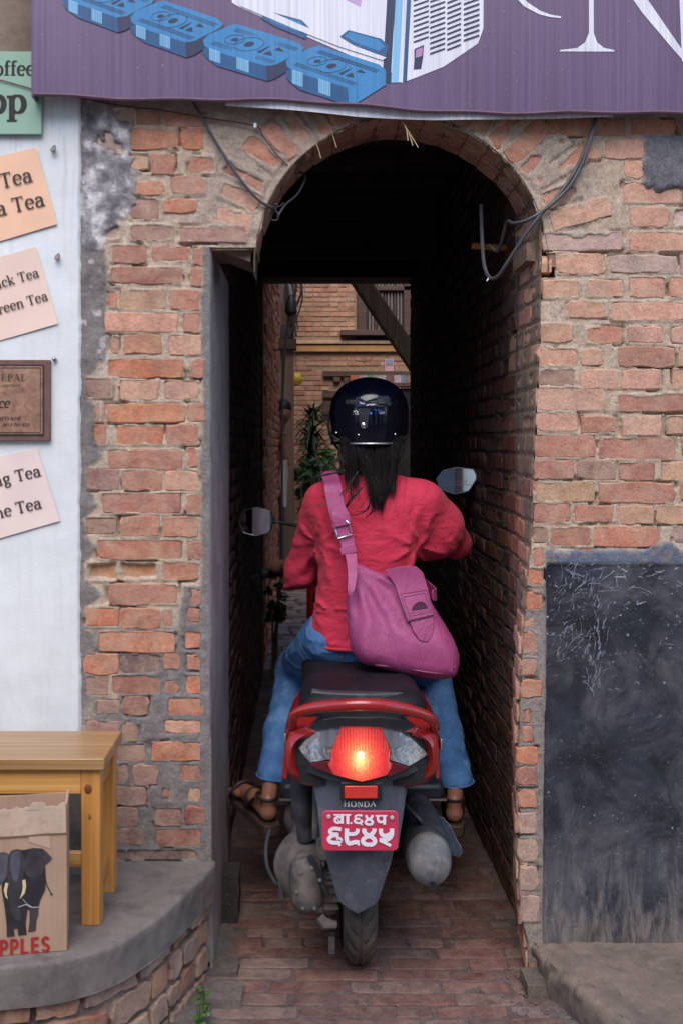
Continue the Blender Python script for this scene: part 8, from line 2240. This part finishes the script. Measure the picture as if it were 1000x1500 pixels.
# stray ends
for a, b, c, d in (((520, 700), (505, 722), (488, 735), (462, 742)), ((530, 715), (512, 735), (505, 748), (492, 752)), ((500, 690), (480, 694), (460, 702), (440, 712)), ((545, 730), (536, 745), (522, 752), (508, 756)), ((500, 668), (482, 685), (470, 694), (452, 706)),
                   ((524, 690), (516, 712), (514, 728), (508, 742)), ((556, 725), (552, 742), (545, 752), (535, 758))):
    for k in range(4):
        j = lambda p, q, zz=2.87: P(p + rg.uniform(-3, 3), q + rg.uniform(-3, 3), zz)
        m_.tube(catmull([j(*a, 2.875), j(*b, 2.868), j(*c, 2.872), j(*d, 2.875)], 5), [0.0016 * (1 - 0.8 * t / 15) for t in range(16)], 4)
m_.build("hair", HAIR, rider, True, 80)
s = SDF((0.06, 0.22, 1.20), (0.32, 0.50, 1.44), 0.008)
s.ell((0.186, 0.340, 1.375), (0.084, 0.035, 0.06), 0.02); s.ell((0.190, 0.330, 1.32), (0.066, 0.026, 0.06), 0.03)
s.build("hair_mass", HAIR, rider, 2)

# ------------------------------------------------------------------ helmet
hc = Vector((0.1835, 0.40, 1.470))
hel = thing("helmet", "glossy midnight blue half helmet on the rider's head", "helmet", tuple(hc))
V = []; F = []; nu, nv = 72, 40
def hr(t):
    """t 0 crown .. 1 lower rim: radius factor, height"""
    if t < 0.6:
        a = t / 0.6 * math.pi / 2; return math.sin(a) ** 0.92, 0.101 * math.cos(a)
    k = (t - 0.6) / 0.4; return 1.0 - 0.085 * k ** 2.2, -0.096 * k
for j in range(nv):
    rf_, hz = hr(j / (nv - 1))
    for i in range(nu):
        a = 2 * math.pi * i / nu; x, y = math.cos(a), math.sin(a)
        # corners of the lower rim are rounded up towards the sides
        lift = 0.022 * max(0, (j / (nv - 1) - 0.6) / 0.4) ** 2 * max(0, abs(x) - 0.72) / 0.28
        V.append(hc + Vector((0.1165 * rf_ * x, 0.137 * rf_ * y, hz + lift)))
for j in range(nv - 1):
    for i in range(nu):
        a = 2 * math.pi * (i + 0.5) / nu
        if math.sin(a) > 0.42 and j / (nv - 1) > 0.56: continue         # open face
        F.append((j * nu + i, (j + 1) * nu + i, (j + 1) * nu + (i + 1) % nu, j * nu + (i + 1) % nu))
o = mk("shell", V, F, HELM, hel, True); fix_normals(o)
sm = o.modifiers.new("thick", 'SOLIDIFY'); sm.thickness = 0.014; sm.offset = -1
m_ = MB(); m_.lathe([(0.001, 0.082), (0.05, 0.074), (0.09, 0.03), (0.098, -0.03), (0.094, -0.092)], hc, 'Z', 40, sy=1.16); m_.build("liner", simple("black_foam", (0.012, 0.012, 0.012), 0.2, 40, 0.9, 0.2), hel)
def hsurf(px, py, lift=0.001):
    """point on the back of the shell under a photo pixel, pushed outwards"""
    c = Vector((0, CAMY, CAMZ)); d = (P(px, py, 3.0) - c).normalized()
    t = 2.0
    best = None
    for k in range(700):
        p = c + d * t; q = p - hc
        rz = q.z
        if rz > 0: rf_ = math.sqrt(max(0, 1 - (rz / 0.101) ** 2)) ** 0.96 if rz < 0.101 else 0
        else:
            kk = min(1.0, -rz / 0.096); rf_ = 1 - 0.085 * kk ** 2.2
        if rf_ > 0 and (q.x / (0.1165 * rf_)) ** 2 + (q.y / (0.137 * rf_)) ** 2 < 1: best = p; break
        t += 0.002
    if best is None: best = P(px, py, 2.93)
    n_ = Vector((q.x / 0.1165 ** 2, q.y / 0.137 ** 2, q.z / 0.11 ** 2)).normalized()
    return best + n_ * lift
rim = [V[(nv - 1) * nu + i] for i in range(nu) if math.sin(2 * math.pi * (i + 0.5) / nu) <= 0.42 and math.sin(2 * math.pi * i / nu) <= 0.42]
ks = [i for i in range(nu) if math.sin(2 * math.pi * i / nu) <= 0.40]
ks = sorted(ks, key=lambda i: ((2 * math.pi * i / nu - math.pi / 2) % (2 * math.pi)))
m_ = MB(); m_.tube([V[(nv - 1) * nu + i] + (V[(nv - 1) * nu + i] - hc).normalized() * 0.001 for i in ks], 0.0034, 8); m_.build("chrome_rim", STEEL, hel)
def hplate(name, poly, mat, lift=0.0012, sub=5):
    poly = subdiv(poly, sub); cxm = sum(p[0] for p in poly) / len(poly); cym = sum(p[1] for p in poly) / len(poly)
    v = []; 
    for lf, k in ((0.0, 1.0), (lift, 0.98), (lift, 0.5), (lift, 0.02)): v += [hsurf(cxm + (a - cxm) * k, cym + (b - cym) * k, lf) for a, b in poly]
    n = len(poly); f = []
    for r_ in range(3):
        for i in range(n): f.append((r_ * n + i, r_ * n + (i + 1) % n, (r_ + 1) * n + (i + 1) % n, (r_ + 1) * n + i))
    f.append(tuple(3 * n + i for i in range(n)))
    o = mk(name, v, f, mat, hel, True, sharp=50); fix_normals(o); return o
hplate("vent_scoop", [(503, 582), (570, 581), (574, 590), (568, 596), (506, 597), (498, 590)], HELM, 0.0055)
for a in ((508, 586.5, 524, 592.5), (552, 586, 568, 592)):
    hplate("vent_slot", [(a[0], a[1]), (a[2], a[1]), (a[2], a[3]), (a[0], a[3])], BLACKP, 0.0066, 3)
hplate("vent_lip", [(526, 589), (534, 592), (544, 592), (551, 589), (550, 593.5), (540, 595.5), (530, 595)], simple("deep_blue_lacquer", (0.01, 0.02, 0.09), 0.2, 20, 0.15, 0, coat=1.0), 0.0064, 3)
hplate("shell_patch", [(516, 607), (518, 601.5), (524, 601), (525, 607.5)], simple("white_patch", lin(206, 210, 220), 0.1, 300, 0.3, 0), 0.0009, 3)  # small white, blue and grey patches on the shell
hplate("shell_patch", [(541, 598.5), (555, 600), (562, 602.5), (563, 606.5), (541, 607)], simple("blue_patch", lin(66, 118, 206), 0.15, 300, 0.3, 0, coat=0.5), 0.0009, 4)
hplate("shell_patch", [(555, 604), (562.5, 602.5), (562.5, 606), (555, 606.5)], simple("grey_patch", lin(120, 126, 140), 0.5, 600, 0.3, 0), 0.0013, 3)
hplate("strap", [(524, 598), (542, 598), (540, 606), (539, 618), (538, 626), (528, 626), (526, 616), (525, 606)], simple("black_strap", lin(34, 34, 38), 0.2, 200, 0.6, 0.4, 500), 0.0028, 4)
p = hsurf(533, 622.5, 0.003); m_ = MB(); m_.lathe([(0.0005, -0.0042), (0.004, -0.0032), (0.0052, -0.001), (0.0085, 0.0), (0.0085, 0.003)], p, 'Y', 18, cap=True); m_.build("snap_button", CHROME, hel)
for px_, py_ in ((493, 634), (578, 636), (525, 637)):
    p = hsurf(px_, py_, 0.0005); m_ = MB(); m_.lathe([(0.0004, -0.0022), (0.0024, -0.0014), (0.003, 0.001)], p, 'Y', 10, cap=True); m_.build("rivet", CHROME, hel)
m_ = MB(); m_.tube(catmull([hc + Vector((-0.117, 0.01, 0.0)), hc + Vector((-0.121, 0.0, -0.04)), hc + Vector((-0.110, 0.0, -0.085)), hc + Vector((-0.085, 0.03, -0.12))], 6), 0.0042, 7); m_.build("chin_strap", BLACKP, hel)
m_ = MB(); m_.tube(catmull([hc + Vector((0.117, 0.01, 0.0)), hc + Vector((0.120, 0.01, -0.04)), hc + Vector((0.108, 0.02, -0.085)), hc + Vector((0.085, 0.03, -0.12))], 6), 0.0042, 7); m_.build("chin_strap", BLACKP, hel)
vv = []; ff = []
for j in range(10):
    for i in range(25):
        a = R(25 + 130 * i / 24); z_ = 0.03 - 0.13 * j / 9; vv.append(hc + Vector((0.121 * math.cos(a), 0.143 * math.sin(a) + 0.01, z_)))
for j in range(9):
    for i in range(24): ff.append((j * 25 + i, j * 25 + i + 1, (j + 1) * 25 + i + 1, (j + 1) * 25 + i))
gv = NT("clear_visor_plastic"); gv.set(col=(0.6, 0.62, 0.66), rough=0.05, trans=0.95, ior=1.45)
o = mk("visor", vv, ff, gv.m, hel, True); smv = o.modifiers.new("thick", 'SOLIDIFY'); smv.thickness = 0.002

# ------------------------------------------------------------------ shoulder bag
bag = thing("shoulder_bag", "magenta leather shoulder bag slung across the rider's back", "bag", (0.27, 0.16, 0.9))
ZB2 = 2.80; yc = 0.160
po = [(513, 822), (526, 828), (550, 838), (575, 843), (600, 848), (618, 862), (634, 888), (648, 910), (660, 930), (670, 952), (672, 972), (667, 990), (650, 995), (625, 994), (590, 988), (555, 979), (532, 973), (520, 962), (513, 945), (510, 915), (509, 880), (510, 850)]
pw = np.array([(p.x, p.y) for p in catmull([(WX(a, ZB2), WZ(b, ZB2), 0) for a, b in po + [po[0]]], 4)[:-1]])
s = SDF((0.09, 0.06, 0.70), (0.45, 0.27, 1.07), 0.0052)
X2, Z2 = np.meshgrid(s.ax[0], s.ax[2], indexing='ij'); dmin = np.full(X2.shape, 9.0); inside_ = np.zeros(X2.shape, bool)
for i in range(len(pw)):
    a, b = pw[i], pw[(i + 1) % len(pw)]; e = b - a; t = np.clip(((X2 - a[0]) * e[0] + (Z2 - a[1]) * e[1]) / max(e @ e, 1e-9), 0, 1)
    dmin = np.minimum(dmin, np.hypot(X2 - a[0] - t * e[0], Z2 - a[1] - t * e[1]))
    cnd = (a[1] > Z2) != (b[1] > Z2)
    with np.errstate(divide='ignore', invalid='ignore'): xi = (b[0] - a[0]) * (Z2 - a[1]) / (b[1] - a[1] if abs(b[1] - a[1]) > 1e-9 else 1e-9) + a[0]
    inside_ ^= cnd & (X2 < xi)
d2 = np.where(inside_, -dmin, dmin)
full = 0.018 + 0.044 * sstep(1.02, 0.80, Z2)
tk = full * np.sqrt(np.clip(1 - (1 - np.clip(-d2 / 0.05, 0, 1)) ** 2, 0, 1))
X, Y, Z = s.all()
ycen = yc + 0.028 * sstep(0.8, 1.02, Z)
f3 = np.where(d2[:, None, :] < 0, np.abs(Y - ycen) - tk[:, None, :], np.hypot(d2[:, None, :], np.abs(Y - ycen)))
n_ = fbm(X * 10, Y * 10, Z * 10, 151, 3)
top = np.array([WX(520, ZB2), WZ(830, ZB2)])
# folds fan out from the strap end to the bottom of the bag
ang = np.arctan2(Z - top[1], X - top[0]); rad_ = np.hypot(X - top[0], Z - top[1])
fan = np.sin(ang * 15 + n_ * 3.0) * 0.0055 * sstep(0.03, 0.10, rad_) * sstep(0.34, 0.16, rad_)
s.f = (f3 + fan + 0.002 * n_).astype(np.float32) * 0.8
bodyb = s.build("bag_body", LEATHER, bag, 2); WLOC[bodyb.name] = WLOC[bag.name]
def bfront(px, py, lift=0.0):
    x, z = WX(px, 2.75), WZ(py, 2.75)
    i = int(np.clip((x - s.ax[0][0]) / s.h, 0, len(s.ax[0]) - 1)); k = int(np.clip((z - s.ax[2][0]) / s.h, 0, len(s.ax[2]) - 1))
    col = s.f[i, :, k]; j = np.argmax(col < 0) if (col < 0).any() else None
    y = s.ax[1][j] if j else yc - 0.02
    return x, y, z
def bagplate(name, poly, lift, th, mat, base=None):
    ys_ = [bfront(a, b)[1] for a, b in poly]; y0 = min(ys_) if base is None else base
    return plate(name, subdiv(poly, 3), lambda u, v: Vector((WX(u, 2.75), y0 - lift + 0.35 * max(0, 0.985 - WZ(v, 2.75)) * 0 + 0.0015 * math.sin(u * 0.15 + v * 0.1), WZ(v, 2.75))), th, mat, bag, du=8, bev=0.0015)
YBAG = yc - 0.060
def slope(v): return 0.055 * sstep(960, 838, v)
def bp_(name, poly, lift, th, mat, bev=0.0015):
    return plate(name, subdiv(poly, 3), lambda u, v: Vector((WX(u, 2.75), YBAG - lift + float(slope(v)) + 0.014 * ((u - 606) / 40.0) ** 2, WZ(v, 2.75))), th, mat, bag, du=7, dv=12, bev=bev)
bp_("flap_tab", [(597, 898), (633, 892), (637, 915), (634, 932), (626, 941), (614, 938), (605, 925)], 0.004, 0.007, LEATHER)
bp_("flap", [(566, 839), (590, 833), (612, 833), (622, 842), (628, 862), (633, 885), (637, 903), (597, 911), (590, 890), (580, 860)], 0.010, 0.009, LEATHER)
YB3 = YBAG - 0.0105
def fmapb(u, v): return Vector((WX(u, 2.75), YBAG - 0.0105 + float(slope(v)) + 0.014 * ((u - 606) / 40.0) ** 2, WZ(v, 2.75)))
pp = Print()
for path in ([(588, 873), (627, 867), (636, 902), (597, 909), (588, 873)], [(592, 877), (624, 871.5), (632, 898), (600, 904), (592, 877)]):
    for a, b in zip(path[:-1], path[1:]): pp.ribbon([(a[0] + (b[0] - a[0]) * t, -(a[1] + (b[1] - a[1]) * t)) for t in np.linspace(0, 1, 6)], lambda x, y: 0.7)
pp.build("seam_line", lambda a, b: fmapb(a, -b), simple("dark_magenta_seam", lin(96, 30, 66), 0.2, 60, 0.7, 0), bag, 0.0006)
hm = [(602, 898)] + [(615 + 13.5 * math.cos(t), 897 - 14.5 * math.sin(t) - (13.5 * math.cos(t)) * 0.18) for t in np.linspace(math.pi, 0, 14)]
pp = Print(); pp.poly([(a, -b) for a, b in hm]); pp.build("cut_out", lambda a, b: fmapb(a, -b), simple("dark_magenta_lining", lin(70, 20, 50), 0.2, 60, 0.8, 0), bag, 0.0010)
pp = Print(); pp.ribbon([(a, -b) for a, b in hm] + [(hm[0][0], -hm[0][1])], lambda x, y: 2.2); pp.build("cut_out_edge", lambda a, b: fmapb(a, -b), LEATHER, bag, 0.0022)
pp = Print()
for path in ([(570, 842), (584, 872), (592, 905)], [(545, 842), (548, 880), (560, 920), (590, 958), (612, 980)], [(612, 940), (618, 962), (612, 978)], [(655, 932), (662, 960), (660, 984)]):
    pts = catmull([(a, b, 0) for a, b in path], 10)
    for k in range(0, len(pts) - 1, 1):
        a, b = pts[k], pts[k + 1]; c = a.lerp(b, 0.6); pp.ribbon([(a.x, -a.y), (c.x, -c.y)], lambda x, y: 0.5)
def onbag(a, b):
    x, y, z = bfront(a, -b); return Vector((x, y - 0.0052, z))
pp.build("stitching", onbag, STITCH, bag, 0.0005)
bs = [Vector(onbag(a, -b)) + Vector((0, 0.002, 0)) for a, b in [(528, 972), (550, 976), (575, 978), (600, 981), (625, 985), (650, 987), (668, 978)]]
m_ = MB(); m_.tube(catmull(bs, 5), 0.0028, 6); m_.build("bottom_piping", simple("wine_leather", lin(122, 44, 88), 0.2, 20, 0.5, 0.2), bag)
# strap
def band(name, pts, widths, mat, th=0.004, side=None):
    pts = catmull(pts, 8); n = len(pts); v = []; f = []
    ws = np.interp(np.linspace(0, 1, n), np.linspace(0, 1, len(widths)), widths)
    for i, p in enumerate(pts):
        t = (pts[min(i + 1, n - 1)] - pts[max(i - 1, 0)]).normalized()
        sd_ = Vector(side) if side else Vector((1, 0, 0)); sd_ = (sd_ - t * sd_.dot(t)).normalized(); n_ = t.cross(sd_)
        for a, b in ((-1, -1), (1, -1), (1, 1), (-1, 1)): v.append(p + sd_ * a * ws[i] / 2 + n_ * b * th / 2)
    for i in range(n - 1):
        for k in range(4): f.append((i * 4 + k, i * 4 + (k + 1) % 4, (i + 1) * 4 + (k + 1) % 4, (i + 1) * 4 + k))
    f.append((0, 1, 2, 3)); f.append((n * 4 - 1, n * 4 - 2, n * 4 - 3, n * 4 - 4))
    o = mk(name, v, f, mat, bag, True, sharp=40); fix_normals(o); bevel(o, 0.001); return pts
sp = band("strap", [(0.075, 0.43, 1.245), (0.076, 0.40, 1.276), P(482, 691, 3.0), P(486, 706, 2.895), P(491, 735, 2.865), P(497, 762, 2.855), P(503, 785, 2.850)], [0.05, 0.05, 0.05, 0.049, 0.048, 0.046, 0.044], LEATHER)
band("strap_front", [(0.075, 0.43, 1.245), (0.10, 0.49, 1.15), (0.2, 0.50, 1.03), (0.33, 0.44, 0.96), (0.365, 0.33, 0.94), (0.36, 0.22, 0.95), (0.345, 0.175, 0.955)], [0.045, 0.04, 0.04, 0.04, 0.04, 0.035, 0.03], LEATHER, side=(0, 0.3, 1))
band("strap_tab", [P(495, 742, 2.858), P(499, 757, 2.850), P(502, 770, 2.848)], [0.036, 0.050, 0.044], LEATHER, 0.007)
band("strap_lower", [P(505, 779, 2.849), P(510, 800, 2.842), P(514, 815, 2.828), P(516, 840, 2.795), P(514, 862, 2.772), P(511, 872, 2.768)], [0.042, 0.038, 0.030, 0.026, 0.02, 0.008], LEATHER, 0.006)
band("strap_keeper", [P(508, 800, 2.835), P(510, 806, 2.833), P(511, 811, 2.832)], [0.042, 0.044, 0.042], LEATHER, 0.009)
bk = [P(491.5, 776, 2.842), P(495, 789, 2.838), P(515, 783, 2.838), P(511, 767, 2.842), P(507, 763, 2.845)]
m_ = MB(); m_.tube([bk[0], bk[0].lerp(bk[1], 0.5), bk[1], bk[1].lerp(bk[2], 0.5), bk[2], bk[2].lerp(bk[3], 0.5), bk[3], bk[4]], 0.0024, 8); m_.build("buckle", CHROME, bag)
m_ = MB(); m_.tube([P(489, 771, 2.845), bk[0], bk[1]], 0.0022, 8); m_.build("buckle", CHROME, bag)
for off_ in (-0.017, -0.004, 0.017):
    m_ = MB(); pts = [p + Vector((off_, -0.0034, 0.001 * off_ / 0.01)) for p in sp[18:44]]
    for k in range(0, len(pts) - 1): m_.tube([pts[k], pts[k].lerp(pts[k + 1], 0.62)], 0.0007, 4)
    m_.build("stitching", STITCH, bag)

# ------------------------------------------------------------------ person peeping from the courtyard wall
pp_ = thing("person", "bystander leaning out from behind the orange brick wall end, holding a white cloth", "person", (-0.21, 6.62, 0))
s = SDF((-0.75, 6.35, 0.0), (0.02, 7.05, 1.80), 0.011)
hd = Vector((-0.212, 6.62, 1.655))
s.ell(hd, (0.068, 0.085, 0.10), 0.02); s.cap(hd - Vector((0.02, 0, 0.09)), hd - Vector((0.05, 0, 0.2)), 0.045, 0.05, 0.02)
s.cap(hd + Vector((0.005, -0.085, -0.01)), hd + Vector((0.006, -0.09, -0.02)), 0.010, 0.012, 0.006)
s.ell((-0.34, 6.66, 1.28), (0.15, 0.10, 0.22), 0.05); s.ell((-0.37, 6.68, 1.0), (0.14, 0.11, 0.18), 0.05)
s.cap((-0.23, 6.64, 1.40), (-0.19, 6.58, 1.20), 0.045, 0.036, 0.02); s.cap((-0.19, 6.58, 1.20), (-0.225, 6.54, 1.38), 0.034, 0.026, 0.01)
s.cap((-0.225, 6.54, 1.38), (-0.215, 6.53, 1.42), 0.024, 0.022, 0.008)
for i in range(4): s.cap((-0.235 + i * 0.014, 6.53, 1.43), (-0.237 + i * 0.015, 6.515, 1.47 + (0.006 if i in (1, 2) else 0)), 0.010, 0.008, 0.004)
s.cap((-0.20, 6.54, 1.41), (-0.19, 6.52, 1.44), 0.011, 0.009, 0.004)
s.cap((-0.40, 6.68, 0.9), (-0.40, 6.66, 0.10), 0.085, 0.05, 0.03); s.cap((-0.30, 6.68, 0.9), (-0.31, 6.66, 0.10), 0.085, 0.05, 0.03)
s.cap((-0.40, 6.66, 0.05), (-0.40, 6.50, 0.04), 0.045, 0.035, 0.02); s.cap((-0.31, 6.66, 0.05), (-0.30, 6.50, 0.04), 0.045, 0.035, 0.02)
b_ = s.build("body", SKIN, pp_, 1)
s = SDF((-0.6, 6.45, 0.8), (0.0, 6.9, 1.5), 0.011); s.ell((-0.34, 6.66, 1.28), (0.165, 0.115, 0.20), 0.05); s.ell((-0.37, 6.68, 1.0), (0.155, 0.125, 0.18), 0.05); s.cap((-0.24, 6.64, 1.38), (-0.20, 6.59, 1.24), 0.056, 0.05, 0.03)
s.build("blouse", simple("dull_red_cloth", lin(150, 84, 76), 0.2, 12, 0.9, 0.3), pp_, 1)
s = SDF((-0.35, 6.5, 1.5), (-0.1, 6.8, 1.8), 0.009); s.ell(hd + Vector((-0.004, 0.012, 0.038)), (0.078, 0.094, 0.088), 0.01); s.build("hair", HAIR, pp_, 1)
s = SDF((-0.5, 6.5, 0.05), (-0.2, 6.9, 1.0), 0.012); s.cap((-0.40, 6.68, 0.9), (-0.40, 6.66, 0.12), 0.10, 0.075, 0.03); s.cap((-0.30, 6.68, 0.9), (-0.31, 6.66, 0.12), 0.10, 0.075, 0.03); s.build("skirt", simple("dark_cloth", lin(70, 56, 66), 0.2, 12, 0.9, 0.3), pp_, 1)
wc = thing("white_cloth", "white cloth hanging from the bystander's hand at the brick wall end", "cloth", (-0.2, 6.5, 1.05))
plate("cloth", [(-0.235, 1.22), (-0.175, 1.235), (-0.17, 1.10), (-0.182, 0.82), (-0.20, 0.80), (-0.232, 0.84), (-0.245, 1.05)], lambda u, v: Vector((u, 6.50 + 0.008 * math.sin(u * 190 + v * 6), v)), 0.004, simple("white_cotton", lin(206, 196, 196), 0.1, 20, 0.9, 0.3), wc, du=0.006)
